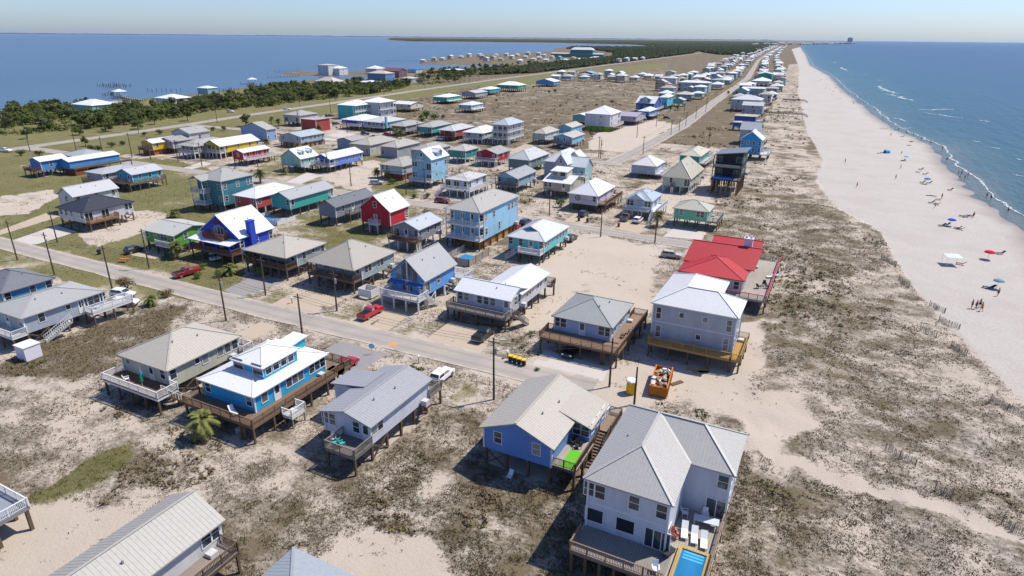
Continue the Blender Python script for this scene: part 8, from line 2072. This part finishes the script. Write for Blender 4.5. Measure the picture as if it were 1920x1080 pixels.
def build_palms():
    rr = random.Random(9)
    lm = leaf_mat('palm_fronds', (.06, .075, .02), (.26, .26, .08), .2)
    bark = wood('7A6650')
    protos = {}
    def proto(hh):
        k = round(hh)
        if k in protos:
            return protos[k]
        t = MB()
        th = hh * .62
        t.tube([(0, 0, -.2), (.05, 0, th * .5), (.1, .05, th)], [.22, .17, .15], 9)
        c = MB()
        for i in range(54):
            a = 2 * math.pi * i / 54 * 8.3 + rr.uniform(-.2, .2)
            el = rr.uniform(-.75, 1.35)
            ln = hh * .26 + .65 + rr.uniform(-.15, .25)
            pts = []
            for s in range(7):
                u = s / 6
                r_ = ln * (u * math.cos(el) + .12 * u * u); z = th + ln * (u * math.sin(el) - .55 * u * u)
                pts.append(Vector((.1 + r_ * math.cos(a), .05 + r_ * math.sin(a), z)))
            sd = Vector((-math.sin(a), math.cos(a), 0))
            for s in range(1, 7):
                for sg in (-1, 1):
                    for q in (0, .5):
                        p = pts[s - 1].lerp(pts[s], q)
                        d = (pts[s] - pts[s - 1]).normalized()
                        L_ = ln * .34 * math.sin(.5 + 2.2 * (s + q) / 7)
                        tip = p + sd * (sg * L_ * .75) + d * (L_ * .75) - Vector((0, 0, L_ * .25))
                        k0 = len(c.v)
                        c.v += [tuple(p - d * .07), tuple(p + d * .12), tuple(tip)]
                        c.f.append((k0, k0 + 1, k0 + 2))
        protos[k] = (t.mesh('trunk', bark), c.mesh('crown', lm))
        return protos[k]
    near = ['shaggy palm under the front deck of the cyan house', 'tall palm in front of the lime green house', 'palm before the sage house porch', 'low palm clump right of the royal blue chalet', 'low palm at the royal blue chalet steps', 'small palm left of the glass-gabled blue chalet', 'round palm clump behind the lime green house']
    for i, (x, y, hh) in enumerate(PALMS):
        tm, cm = proto(hh)
        root = empty('palm_tree', (x, y, 0), rr.uniform(0, 6))
        s = hh / round(hh) * rr.uniform(.92, 1.08)
        root.scale = (s, s, s)
        link('trunk', tm, root); link('crown', cm, root)
        if i < len(near):
            tag(root, near[i], 'palm')
        else:
            tag(root, 'palm standing between the houses of the back rows', 'palm', 'palms among the back rows')

def build_bushes():
    rr = random.Random(31)
    mats = {'r': leaf_mat('reddish_leaves', (.07, .05, .025), (.24, .15, .06)), 'g': leaf_mat('bush_leaves', (.03, .06, .01), (.13, .19, .035)), 'd': leaf_mat('scrub_leaves', (.025, .038, .012), (.09, .11, .03))}
    labs = {'r': 'reddish leafed bush beside the near street', 'g': 'bright green rounded bush', 'd': 'dark scrub bush'}
    names = ['larger reddish bush beside the white vans', 'smaller reddish bush right of the white vans by the street', 'big green bush left of the red chalet street corner', 'green bush by the second street below the powder blue house', 'lower green bush left of the one below the powder blue house', 'green bush behind the dark red pickup', 'green bush at the royal blue chalet drive', 'small green bush between dark red pickup and chalet', 'green bush beside the house with the round emblem', 'low green shrub near the white van']
    for i, (x, y, s, k) in enumerate(BUSHES):
        cs = [(rr.uniform(-.5, .5) * s * .6, rr.uniform(-.5, .5) * s * .6, s * rr.uniform(.35, .62), s * rr.uniform(.25, .42)) for _ in range(8)]
        v, f = leaf_cloud(cs, 700 if s > 1 else 250, max(.07, s * .055), rr, .85)
        root = empty('bush', (x, y, 0))
        m = MB(); m.v = v; m.f = f; m.build('foliage', mats[k], root)
        m = MB()
        for c in cs[:5]:
            m.tube([(0, 0, -.1), (c[0] * .5, c[1] * .5, c[2] * .5), (c[0], c[1], c[2])], [.05 * s * .5, .035 * s * .5, .012], 5)
        m.build('stem', wood('4A3E34'), root)
        if i < len(names):
            tag(root, names[i], 'bush')
        else:
            tag(root, labs[k] + ' in the scrub and lawns farther back', 'bush', labs[k] + 'es farther back')

def build_tufts():
    """dune grass: too many tufts to count, one mesh"""
    N = 900000
    head = math.atan2(0.83243, -0.41707)
    r = 22 * (300 / 22) ** (npr.uniform(0, 1, N) ** .72)
    a = head + npr.uniform(-R(46), R(46), N)
    x = r * np.cos(a); y = r * np.sin(a)
    g, s, b = zone_values(x, y)
    sd = sdist(LAND, x, y)
    patch = .5 * fbm(x * .9, y * 1.15, 5.0, 41, 4) + .5 * fbm(x, y, .8, 45, 3)
    prob = np.clip((patch - (.638 - s * .34)) * 5.0, 0, 1)
    ok = (npr.uniform(0, 1, N) < prob) & (s > .03) & (b < .5) & (sd > 18)
    ok |= (g > .3) & (npr.uniform(0, 1, N) < .10 * g)
    for q in [h['r'] for h in HOUSES]:
        ok &= ~((x > q[0]) & (x < q[1]) & (y > q[2] - .3) & (y < q[3]))
    for c, w in ((77.8, 3.1), (160, 3.2), (254, 3.2)):
        ok &= ~((abs(y - c) < w) & (x < -22) & (x > -330))
    for k, poly in DRIVES:
        ok &= ~inside(poly, x, y)
    ok &= ~((abs(x + 83) < 4.2) & (y > 250))
    ok &= npr.uniform(0, 1, N) < np.clip(.95 - (r - 120) / 260, .2, .95)
    x, y, r, g, s = x[ok], y[ok], r[ok], g[ok], s[ok]
    z = land_height(x, y, sd[ok])[0]
    n = len(x)
    B = 3
    sz = npr.uniform(.08, .22, n) * (1 + np.clip((r - 80) / 260, 0, 1)) * np.where(s > .65, 1.15, 1.0)
    ang = npr.uniform(0, 6.283, (n, B)); ln = npr.uniform(.6, 1.25, (n, B)) * sz[:, None]
    tilt = npr.uniform(.35, 1.1, (n, B))
    bx = x[:, None] + npr.normal(0, .28, (n, B)) * sz[:, None] * 1.3; by = y[:, None] + npr.normal(0, .28, (n, B)) * sz[:, None] * 1.3
    wd = sz[:, None] * npr.uniform(.14, .3, (n, B))
    px, py = -np.sin(ang), np.cos(ang)
    zz = np.repeat(z[:, None], B, 1)
    v0 = np.stack([bx - px * wd, by - py * wd, zz - .03], -1); v1 = np.stack([bx + px * wd, by + py * wd, zz - .03], -1)
    v2 = np.stack([bx + np.cos(ang) * ln * np.sin(tilt), by + np.sin(ang) * ln * np.sin(tilt), zz + ln * np.cos(tilt) * .9 + .02], -1)
    V = np.stack([v0, v1, v2], 2).reshape(-1, 3)
    tint = np.repeat(np.clip(npr.normal(.42, .2, n) + (g - .1) * .55 * (npr.uniform(0, 1, n) < .8), 0, 1), B * 3)
    nt_ = n * B
    me = bpy.data.meshes.new('dune_grass')
    me.vertices.add(nt_ * 3); me.vertices.foreach_set('co', V.astype(np.float32).ravel())
    me.loops.add(nt_ * 3); me.loops.foreach_set('vertex_index', np.arange(nt_ * 3, dtype=np.int32))
    me.polygons.add(nt_); me.polygons.foreach_set('loop_start', np.arange(0, nt_ * 3, 3, dtype=np.int32))
    at = me.attributes.new('tint', 'FLOAT', 'POINT'); at.data.foreach_set('value', tint.astype(np.float32))
    me.update(calc_edges=True)
    m, nt, p = base_mat('dune_grass')
    a_ = nd(nt, 'ShaderNodeAttribute'); a_.attribute_name = 'tint'
    c = ramp(nt, a_.outputs['Fac'], [(0, (.045, .032, .018)), (.25, (.09, .066, .038)), (.45, (.155, .115, .07)), (.62, (.11, .095, .04)), (.82, (.075, .095, .024)), (1, (.05, .08, .015))])
    nt.links.new(c.outputs[0], p.inputs['Base Color'])
    p.inputs['Roughness'].default_value = .85; p.inputs['Specular IOR Level'].default_value = .1
    me.materials.append(m)
    tag(link('dune_grass', me), 'dry brown and green dune grass tufts over the sand between the houses', 'grass', kind='stuff')
    print('tufts', n)

def build_scrub():
    """low woody dune shrubs in uneven clumps, one mass"""
    rr = random.Random(17)
    mats = (leaf_mat('dune_scrub_brown', (.085, .062, .034), (.22, .165, .09)), leaf_mat('dune_scrub_olive', (.06, .065, .02), (.18, .17, .06)))
    M = 60000
    head = math.atan2(0.83243, -0.41707)
    D = 40 * (900 / 40) ** npr.uniform(0, 1, M); A = head + npr.uniform(-R(44), R(44), M)
    X, Y = D * np.cos(A), D * np.sin(A)
    g, s, b = zone_values(X, Y)
    ok = (s > .55) & (b < .3) & (sdist(LAND, X, Y) > 22) & (fbm(X, Y, 13, 61) + .3 * fbm(X, Y, 3.5, 63) + np.clip((D - 150) / 900, 0, .12) > .83)
    for q in [h['r'] for h in HOUSES]:
        ok &= ~((X > q[0] - 3) & (X < q[1] + 3.5) & (Y > q[2] - 4) & (Y < q[3] + 3))
    for c, w in ((77.8, 5), (160, 5), (254, 5)):
        ok &= ~((abs(Y - c) < w) & (X < -20))
    ok &= ~((abs(X + 90) < 16) & (Y > 250) & (Y < 700))
    for k, poly in DRIVES:
        ok &= ~inside(poly, X, Y)
    X, Y, D = X[ok], Y[ok], D[ok]
    Z = land_height(X, Y, sdist(LAND, X, Y))[0]
    parts = ([[], []], [[], []])
    for x, y, z, d in zip(X, Y, Z, D):
        sz = rr.uniform(.15, .5) * (1 + min(2.0, d / 220))
        v, f = parts[0 if vnoise(np.array([x / 17]), np.array([y / 17]), 9)[0] < .62 else 1]
        vv, ff = leaf_cloud([(x, y, z + sz * .3, sz * .8)], 9, sz * .34, rr, .55)
        k = len(v); v += vv; f += [tuple(i + k for i in q) for q in ff]
    for (v, f), m, lab in zip(parts, mats, ('brown woody dune scrub in clumps across the sand', 'olive dune scrub in clumps across the sand')):
        bb = MB(); bb.v = v; bb.f = f
        tag(bb.build('dune_scrub', m), lab, 'scrub', kind='stuff')
    print('scrub', len(X))

def build_forest():
    """far woods that read as one mass"""
    rr = np.random.default_rng(3)
    V = []; F = []
    M = 300000
    # sample evenly in bearing and log distance so the mass stays closed at every range
    A = rr.uniform(math.atan2(1000, -300) - .35, math.atan2(1000, -300) + .75, M); D = np.exp(rr.uniform(math.log(600), math.log(16000), M))
    X, Y = D * np.cos(A), D * np.sin(A)
    sel = [np.nonzero(inside(q, X, Y))[0][:k] for q, k in zip(FOREST, (26000, 7000, 5000, 4000))]
    sel = np.concatenate(sel)
    X, Y, D = X[sel], Y[sel], D[sel]
    for x, y, d in zip(X, Y, D):
        s = 2.2 + d * .0018; hgt = rr.uniform(3, 9) * min(1.4, .35 + d * .00045)
        k = len(V)
        m = 5
        a0 = rr.uniform(0, 6)
        for j in range(m):
            g = a0 + 6.283 * j / m
            V.append((x + s * math.cos(g) * rr.uniform(.6, 1.2), y + s * math.sin(g) * rr.uniform(.6, 1.2), hgt * rr.uniform(.35, .7)))
        V.append((x + rr.uniform(-1, 1), y + rr.uniform(-1, 1), hgt)); V.append((x, y, 0))
        for j in range(m):
            F.append((k + j, k + (j + 1) % m, k + m)); F.append((k + (j + 1) % m, k + j, k + m + 1))
    b = MB(); b.v = V; b.f = F
    m, nt, p = base_mat('far_woods')
    geo = nd(nt, 'ShaderNodeNewGeometry')
    n = noise(nt, .008, 5, geo.outputs['Position']); n2 = noise(nt, .12, 3, geo.outputs['Position'])
    c = mixc(nt, ramp(nt, n.outputs[0], [(.42, (0, 0, 0)), (.6, (1, 1, 1))]).outputs[0], (.03, .046, .018), (.045, .042, .03))
    c = mixc(nt, n2.outputs[0], c, (.05, .065, .025))
    nt.links.new(c, p.inputs['Base Color']); p.inputs['Roughness'].default_value = .9; p.inputs['Specular IOR Level'].default_value = .05
    tag(b.build('far_forest', m), 'dark green far woods covering the peninsula below the horizon', 'forest', kind='stuff')
    # far shore across the bay
    b = MB(); P = [Vector((*p, 0)) for p in FARSHORE]
    for p, q in zip(P, P[1:]):
        n = 40
        for i in range(n):
            u, w = p.lerp(q, i / n), p.lerp(q, (i + 1) / n)
            d = u.length
            h1, h2 = d * .0009 * rr.uniform(.5, 1.2), d * .0009 * rr.uniform(.5, 1.2)
            o = u.normalized() * 900
            b.poly([(u.x, u.y, -1), (w.x, w.y, -1), (w.x, w.y, h2), (u.x, u.y, h1)]); b.poly([(u.x, u.y, h1), (w.x, w.y, h2), (w.x + o.x, w.y + o.y, h2), (u.x + o.x, u.y + o.y, h1)])
            b.poly([(u.x + o.x, u.y + o.y, h1), (w.x + o.x, w.y + o.y, h2), (w.x + o.x, w.y + o.y, -1), (u.x + o.x, u.y + o.y, -1)])
    tag(b.build('far_shore', m), kind='structure')

# ------------------------------------------------------------------ the beach
def build_foam():
    m, nt, p = base_mat('sea_foam')
    geo = nd(nt, 'ShaderNodeNewGeometry'); n = noise(nt, 1.2, 4, geo.outputs['Position'])
    c = mixc(nt, n.outputs[0], (.36, .40, .40), (.66, .68, .67)); nt.links.new(c, p.inputs['Base Color']); p.inputs['Roughness'].default_value = .8
    rr = np.random.default_rng(8)
    def strip(pts, width, z, drop, seed, ext=True, uneven=1.0):
        b = MB()
        P = [Vector((*q, 0)) for q in pts]
        out = []
        for u, w in zip(P, P[1:]):
            k = max(2, int((w - u).length / max(.7, width * .18)))
            out += [u.lerp(w, i / k) for i in range(k)]
        out.append(P[-1])
        K = len(out); C = 10
        grid = []
        for i, q in enumerate(out):
            t = (out[min(i + 1, K - 1)] - out[max(i - 1, 0)]).normalized(); nn = Vector((t.y, -t.x, 0))
            env = math.sin(math.pi * min(1, max(0, i / (K - 1)))) ** .5 if ext else 1
            wv = (fbm(np.array([q.x]), np.array([q.y]), 9, seed)[0] - .5) * width * 1.6
            wl = width * max(.12, (.35 + 1.3 * fbm(np.array([q.x]), np.array([q.y]), 13, seed + 5)[0] ** 1.5)) * env * uneven
            row = []
            for j in range(C + 1):
                e = (j / C - .5) * wl + wv
                row.append((q.x + nn.x * e + rr.normal(0, .1) * width * .2, q.y + nn.y * e + rr.normal(0, .1) * width * .2, z + .1 * math.sin(math.pi * j / C)))
            grid.append(row)
        for i in range(K - 1):
            for j in range(C):
                edge = abs(j - (C - 1) / 2) / (C / 2)
                if rr.uniform() < drop * (.25 + edge):
                    continue
                b.poly([grid[i][j], grid[i + 1][j], grid[i + 1][j + 1], grid[i][j + 1]])
        return b
    sea = [q for q in LAND if q[0] > -300 and 40 < q[1] < 2600]
    sea = sorted([q for q in SEA_EDGE], key=lambda q: q[1])
    dense = []
    for u, w in zip(sea, sea[1:]):
        dense.append((u[0] + 2.2, u[1]))
    dense.append((sea[-1][0] + 2.2, sea[-1][1]))
    tag(strip(dense, 2.0, WATER_Z + .06, .85, 3, False, .8).build('swash_foam', m), 'thin white swash line where the sea meets the beach', 'foam', kind='stuff')
    for i, (pts, w) in enumerate(SURF):
        tag(strip(pts, w, WATER_Z + .1, .62, 20 + i).build('breaking_wave', m), 'patch of white broken surf off the beach', 'wave', 'broken surf patches')

def person_proto(pose):
    k = 'person' + pose
    if k in CACHE:
        return CACHE[k]
    J = [(0, 0, .95), (0, 0, 1.2), (0, 0, 1.42), (0, 0, 1.53), (0, .02, 1.68), (0, .03, 1.76)]
    rad = [.15, .13, .15, .055, .095, .07]
    E = [(0, 1), (1, 2), (2, 3), (3, 4), (4, 5)]
    st = .22 if pose == 'w' else .05
    for s in (-1, 1):
        b = len(J)
        J += [(s * .1, 0, .9), (s * .11, s * st * .6 + .02, .5), (s * .12, s * st - (.06 if s < 0 else 0), .08), (s * .12, s * st + .14, .04)]
        rad += [.1, .062, .042, .035]
        E += [(0, b), (b, b + 1), (b + 1, b + 2), (b + 2, b + 3)]
        b = len(J)
        J += [(s * .19, 0, 1.4), (s * .26, -s * st * .5, 1.13), (s * .27, -s * st + .08, .9), (s * .27, -s * st + .12, .8)]
        rad += [.06, .045, .034, .03]
        E += [(2, b), (b, b + 1), (b + 1, b + 2), (b + 2, b + 3)]
    me = bpy.data.meshes.new('skeleton'); me.from_pydata(J, E, [])
    o = bpy.data.objects.new('skeleton', me); COL.objects.link(o)
    sk = o.modifiers.new('skin', 'SKIN')
    for i, v in enumerate(me.skin_vertices[0].data):
        v.radius = (rad[i], rad[i] * (.75 if i in (0, 1, 2) else 1)); v.use_root = (i == 0)
    su = o.modifiers.new('sub', 'SUBSURF'); su.levels = 1
    dg = bpy.context.evaluated_depsgraph_get()
    body = bpy.data.meshes.new_from_object(o.evaluated_get(dg))
    body.name = 'person'
    bpy.data.objects.remove(o)
    body.materials.clear(); body.materials.append(plain('skin', 'B98866', .6, .2, .1))
    sh = MB(); sh.tube([(0, 0, 1.06), (0, 0, .92), (0, 0, .8)], [.165, .19, .2], 10)
    for s in (-1, 1):
        sh.tube([(s * .1, 0, .92), (s * .11, s * st * .4, .6)], [.115, .1], 8)
    to = MB(); to.tube([(0, 0, 1.0), (0, 0, 1.25), (0, 0, 1.45), (0, 0, 1.5)], [.175, .16, .2, .08], 10)
    ha = MB(); ha.tube([(0, 0, 1.66), (0, 0, 1.74), (0, 0.01, 1.81), (0, .02, 1.84)], [.105, .112, .09, .02], 10)
    CACHE[k] = (body, sh, to, ha)
    return CACHE[k]

def build_people():
    rr = random.Random(14)
    cols = ['1E2A44', '7A1F24', '2F5F7A', '151515', '4A6A3A', '8A3A5A', 'C9C4BC', 'B9602A']
    names = {'1E2A44': 'navy', '7A1F24': 'dark red', '2F5F7A': 'teal blue', '151515': 'black', '4A6A3A': 'green', '8A3A5A': 'plum', 'C9C4BC': 'pale grey', 'B9602A': 'orange'}
    near = {0: 'person standing alone below the grey umbrella on the beach', 1: 'leftmost of the four people walking together on the sand', 2: 'second of the four people walking together on the sand', 3: 'third of the four people walking together on the sand', 4: 'rightmost of the four people walking together on the sand'}
    for i, (x, y, pose) in enumerate(PEOPLE):
        body, sh, to, ha = person_proto(pose)
        c = cols[i % len(cols)]
        z = float(land_height(np.array([x]), np.array([y]), sdist(LAND, np.array([x]), np.array([y])))[0][0])
        o = link('person', body, None, (x, y, max(z, WATER_Z - .1)), rr.uniform(0, 6.28))
        kk = ('clothes', pose, c)
        if kk not in CACHE:
            CACHE[kk] = (sh.mesh('shorts', plain('cloth', c, .9, .1)), to.mesh('shirt', plain('cloth', cols[(cols.index(c) + 3) % 8], .9, .1)), ha.mesh('hair', plain('hair', '2A1F18', .8)))
        a, b, h_ = CACHE[kk]
        link('shorts', a, o); link('hair', h_, o)
        if i % 3:
            link('shirt', b, o)
        if i in near:
            tag(o, near[i], 'person', 'people on the beach')
        else:
            tag(o, 'small figure in %s shorts on the beach toward the water' % names[c], 'person', 'people in %s shorts on the beach' % names[c])

def beach_z(x, y):
    return float(land_height(np.array([x]), np.array([y]), sdist(LAND, np.array([x]), np.array([y])))[0][0])

def build_beach_things():
    rr = random.Random(6)
    labs = ['crimson beach umbrella standing alone on the sand', 'blue beach umbrella over dark chairs near the water', 'grey-blue umbrella above the group near the walkers', 'blue umbrella in the middle of the beach', 'pale aqua umbrella beside a dark chair', 'dark grey umbrella near the waterline']
    for i, (x, y, c, s) in enumerate(UMBRELLAS):
        r = empty('beach_umbrella', (x, y, beach_z(x, y))); tag(r, labs[i], 'umbrella')
        b = MB(); b.tube([(0, 0, -.2), (.1, 0, 2.1)], .03, 6); b.build('pole', WHITE, r)
        b = MB(); n = 10; k = 5
        for j in range(k + 1):
            t = j / k
            for q in range(n):
                a = 6.283 * q / n
                rad = s / 2 * math.sin(t * 1.45) / math.sin(1.45)
                b.v.append((.1 + rad * math.cos(a), rad * math.sin(a), 2.2 - .55 * (1 - math.cos(t * 1.45)) * (1 + .06 * (q % 2))))
        for j in range(k):
            for q in range(n):
                b.f.append((j * n + q, (j + 1) * n + q, (j + 1) * n + (q + 1) % n, j * n + (q + 1) % n))
        o = b.build('canopy', plain('umbrella_cloth', c, .85, .1, .1), r)
        md = o.modifiers.new('thick', 'SOLIDIFY'); md.thickness = .02
    x, y = TENT
    r = empty('beach_tent', (x, y, beach_z(x, y)), R(30)); tag(r, 'bright blue and aqua pop-up beach tent', 'tent')
    for nm, c, off in (('shell', '1E9AD8', 0), ('side_panel', '4FC8D0', .02)):
        b = MB(); n = 10
        for i in range(n + 1):
            a = math.pi * i / n * (1 if nm == 'shell' else .5)
            b.v += [(-1.1 - off, 1.0 * math.cos(a), 1.5 * math.sin(a)), (1.1 + off if nm == 'shell' else -.1, .9 * math.cos(a) + .1, 1.35 * math.sin(a) + off)]
        for i in range(n):
            b.f.append((2 * i, 2 * i + 2, 2 * i + 3, 2 * i + 1))
        o = b.build(nm, plain('tent_cloth', c, .8, .1, .1), r)
        md = o.modifiers.new('thick', 'SOLIDIFY'); md.thickness = .03; md.offset = 0 if nm == 'shell' else 1
    x, y = CANOPY
    r = empty('sun_canopy', (x, y, beach_z(x, y)), R(12)); tag(r, 'pale square shade canopy on four poles near the dune fence', 'canopy')
    for sx in (-1.5, 1.5):
        for sy in (-1.5, 1.5):
            b = MB(); b.tube([(sx, sy, -.1), (sx, sy, 2.1)], .03, 6); b.build('pole', WHITE, r)
    make_roof(rect_facets('h', -1.6, 1.6, -1.6, 1.6, 2.1, .5), .03, plain('canopy_cloth', 'C9D2D6', .8, .1, .06), r, 0, False, 'canopy_top')
    dk = plain('beach_chair_dark', '2A2C34', .8); bl = plain('beach_chair_blue', '22426A', .8); rd = plain('beach_chair_red', '7A2A2E', .8)
    for i, (x, y) in enumerate(LOUNGERS):
        lounger((dk, bl, rd, dk)[i % 4], (x, y, beach_z(x, y)), rr.uniform(-2.2, -.8), '%s beach lounger out on the sand' % ('dark', 'blue', 'red', 'dark')[i % 4], '%s beach loungers' % ('dark', 'blue', 'red', 'dark')[i % 4])
    # driftwood log
    b = MB(); b.tube([(-1.6, 0, .1), (0, .2, .14), (1.5, 0, .1)], [.09, .13, .08], 7)
    o = b.build('driftwood', wood('5A4A3C')); o.location = (30.5, 250, beach_z(30.5, 250)); tag(o, 'dark driftwood log lying on the open beach', 'log')
    # slatted sand fences
    wm = wood('B3A692')
    labs = ['sand fence nearest the red-roofed house dunes', 'leaning sand fence with a tall post at the dune foot', 'sand fence half buried above the walkers', 'sand fence left of the four walkers', 'longest open sand fence on the beach below the walkers', 'sand fence in grass at the dune crest', 'sand fence with tall posts low on the dune edge', 'dark sand fence in the lower dunes', 'short sand fence beside the sandy footpath', 'sand fence by the footpath at the right edge', 'sand fence at the right edge dune foot']
    for i, ((xa, ya), (xb, yb)) in enumerate(SANDFENCES):
        r = empty('sand_fence', (xa, ya, 0)); tag(r, labs[i], 'fence')
        dx, dy = xb - xa, yb - ya; ln = math.hypot(dx, dy)
        b = MB(); n = max(6, int(ln / .12))
        for k in range(n):
            t = k / n; px, py = dx * t + .15 * math.sin(t * 9), dy * t + .15 * math.cos(t * 7)
            z = beach_z(xa + px, ya + py); l_ = rr.uniform(-.12, .12)
            b.bar((px, py, z - .1), (px + l_, py + .1, z + rr.uniform(.85, 1.1)), .06, .02)
        tag(b.build('slat', wm, r), kind='stuff')
        for k in range(max(2, int(ln / 2.6)) + 1):
            t = k / max(2, int(ln / 2.6)); z = beach_z(xa + dx * t, ya + dy * t)
            cbox('post', (.07, .07, 1.3 if k else 1.6), wood('8A7A68'), r, (dx * t, dy * t, z - .15))
    # timber dune walkovers in front of the beach row
    for i, (xa, xb, y) in enumerate(((-46, -24, 482), (-48, -31, 596))):
        r = empty('dune_walkover', (xa, y, 0)); tag(r, 'timber dune walkover to the beach beside the large grey beach house, %s one' % ('nearer', 'farther')[i], 'walkway')
        L_ = xb - xa
        b = MB(); b.box(0, L_, -.7, .7, 1.2, 1.3); b.build('deck', wood('8A7C6C'), r)
        for s in (-.65, .65):
            rail_run(r, (0, s), (L_, s), 1.3, RAIL['D'], 1)
        for k in range(int(L_ / 3) + 1):
            for s in (-.6, .6):
                stilt(r, k * 3.0 + .1, s, 1.2, POST, .2)
        make_stairs(r, (L_, 0), (L_ + 2.4, 0), 1.3, wood('8A7C6C'), RAIL['D'], 1)

def build_bay_things():
    rr = random.Random(12)
    pm = wood('4A4038')
    CACHE['piling'] = None
    b = MB(); b.tube([(0, 0, -2), (0, 0, 2.6)], [.22, .18], 7); pil = b.mesh('piling', pm)
    def pilings(cx, cy, dx, dy, nx, ny, lab, grp):
        for i in range(nx):
            for j in range(ny):
                o = link('piling', pil, None, (cx + dx[0] * i + dy[0] * j + rr.uniform(-.5, .5), cy + dx[1] * i + dy[1] * j + rr.uniform(-.5, .5), WATER_Z + rr.uniform(-.4, 1.2)))
                tag(o, lab, 'piling', grp)
    for k, (a, b_, nx, ny, lab, grp) in enumerate(PILES):
        (x0, y0), (x1, y1) = a, b_
        dx = ((x1 - x0) / max(1, nx - 1), (y1 - y0) / max(1, nx - 1)); ln = math.hypot(*dx) or 1
        dy = (dx[1] / ln * 5.5, -dx[0] / ln * 5.5)
        pilings(x0, y0, dx, dy, nx, ny, lab, grp)
    # piers with roofed ends
    for i, (a, b_, roof, lab) in enumerate(PIERS):
        (x0, y0), (x1, y1) = a, b_
        ln = math.hypot(x1 - x0, y1 - y0); rz = math.atan2(y1 - y0, x1 - x0)
        r = empty('pier', (x0, y0, 0), rz); tag(r, lab, 'pier')
        b = MB(); b.box(0, ln, -1.0, 1.0, .75, .95); b.build('deck', wood('A79C8E'), r)
        for k in range(int(ln / 4.5) + 1):
            for s in (-.9, .9):
                link('piling', pil, r, (k * 4.5, s, WATER_Z - .6))
        if roof:
            c = ln - 4 if roof != 2 else ln + 3
            b = MB(); b.box(c - 4, c + 4, -4, 4, .76, .96); b.build('platform', wood('9A8E80'), r)
            for sx in (-3.4, 3.4):
                for sy in (-3.4, 3.4):
                    cbox('post', (.3, .3, 4.0), WHITE, r, (c + sx, sy, .9)); link('piling', pil, r, (c + sx, sy, WATER_Z - 1.2))
            make_roof(rect_facets('h', c - 4.6, c + 4.6, -4.6, 4.6, 4.8, 1.8), .2, metal('DDE3E6'), r, 0, False)

def build_tower():
    # tall condominium on the far shore
    x, y = -118.0, 11800.0
    r = empty('condominium_tower', (x, y, 0)); tag(r, 'tall grey condominium tower on the far right horizon', 'tower')
    b = MB(); b.box(-36, 36, -20, 20, 0, 82); b.build('wall', plain('tower_wall', 'B4BCC6', .8), r)
    for k in range(12):
        b = MB(); b.box(-35, 35, -22, -20, 6 + k * 6.2, 8.6 + k * 6.2); b.build('balcony', plain('tower_band', 'C2C8CE', .7), r)
    b = MB(); b.box(-20, 14, -14, 14, 82, 90); b.build('roof_block', plain('tower_wall', 'B4BCC6', .8), r)
    rr = random.Random(3)
    for i in range(46):
        t = i / 45
        X = -760 + 700 * t + rr.uniform(-30, 30); Y = 6200 + 5200 * t + rr.uniform(-300, 300)
        w, h_ = rr.uniform(14, 34), rr.uniform(8, 20)
        o = MB(); o.box(-w / 2, w / 2, -8, 8, 0, h_); o.poly([(-w / 2 - 1, -9, h_ + .1), (w / 2 + 1, -9, h_ + .1), (w / 2 + 1, 0, h_ + 4), (-w / 2 - 1, 0, h_ + 4)]); o.poly([(-w / 2 - 1, 0, h_ + 4), (w / 2 + 1, 0, h_ + 4), (w / 2 + 1, 9, h_ + .1), (-w / 2 - 1, 9, h_ + .1)])
        ob = o.build('far_building', siding(rr.choice(['D8D5CC', 'C9BFAE', 'C4A79A', 'D6D6D6', 'B9C4C8']))); ob.location = (X, Y, 0)
        tag(ob, 'tiny pale building on the far curve of the coast', 'building', 'buildings on the far coast curve')


def build_haze():
    b = MB(); b.box(-42000, 42000, -3500, 42000, -2.5, 96)
    m = bpy.data.materials.new('haze_air'); m.use_nodes = True
    nt = m.node_tree; nt.nodes.remove(nt.nodes['Principled BSDF'])
    v = nd(nt, 'ShaderNodeVolumePrincipled')
    v.inputs['Color'].default_value = (.62, .76, .92, 1)
    v.inputs['Density'].default_value = HAZE
    v.inputs['Anisotropy'].default_value = .2
    nt.links.new(v.outputs[0], nt.nodes['Material Output'].inputs['Volume'])
    tag(b.build('haze', m), kind='stuff')

HAZE = 1.2e-5

# ------------------------------------------------------------------ build everything
build_ground()
build_water()
build_roads()
build_houses()
build_far_houses()
build_trees()
build_palms()
build_bushes()
build_forest()
build_cars()
build_poles()
build_street_things()
build_deck_things()
build_foam()
build_beach_things()
build_people()
build_bay_things()
build_tower()
build_tufts()
build_scrub()
build_haze()
print('objects', len(bpy.data.objects))
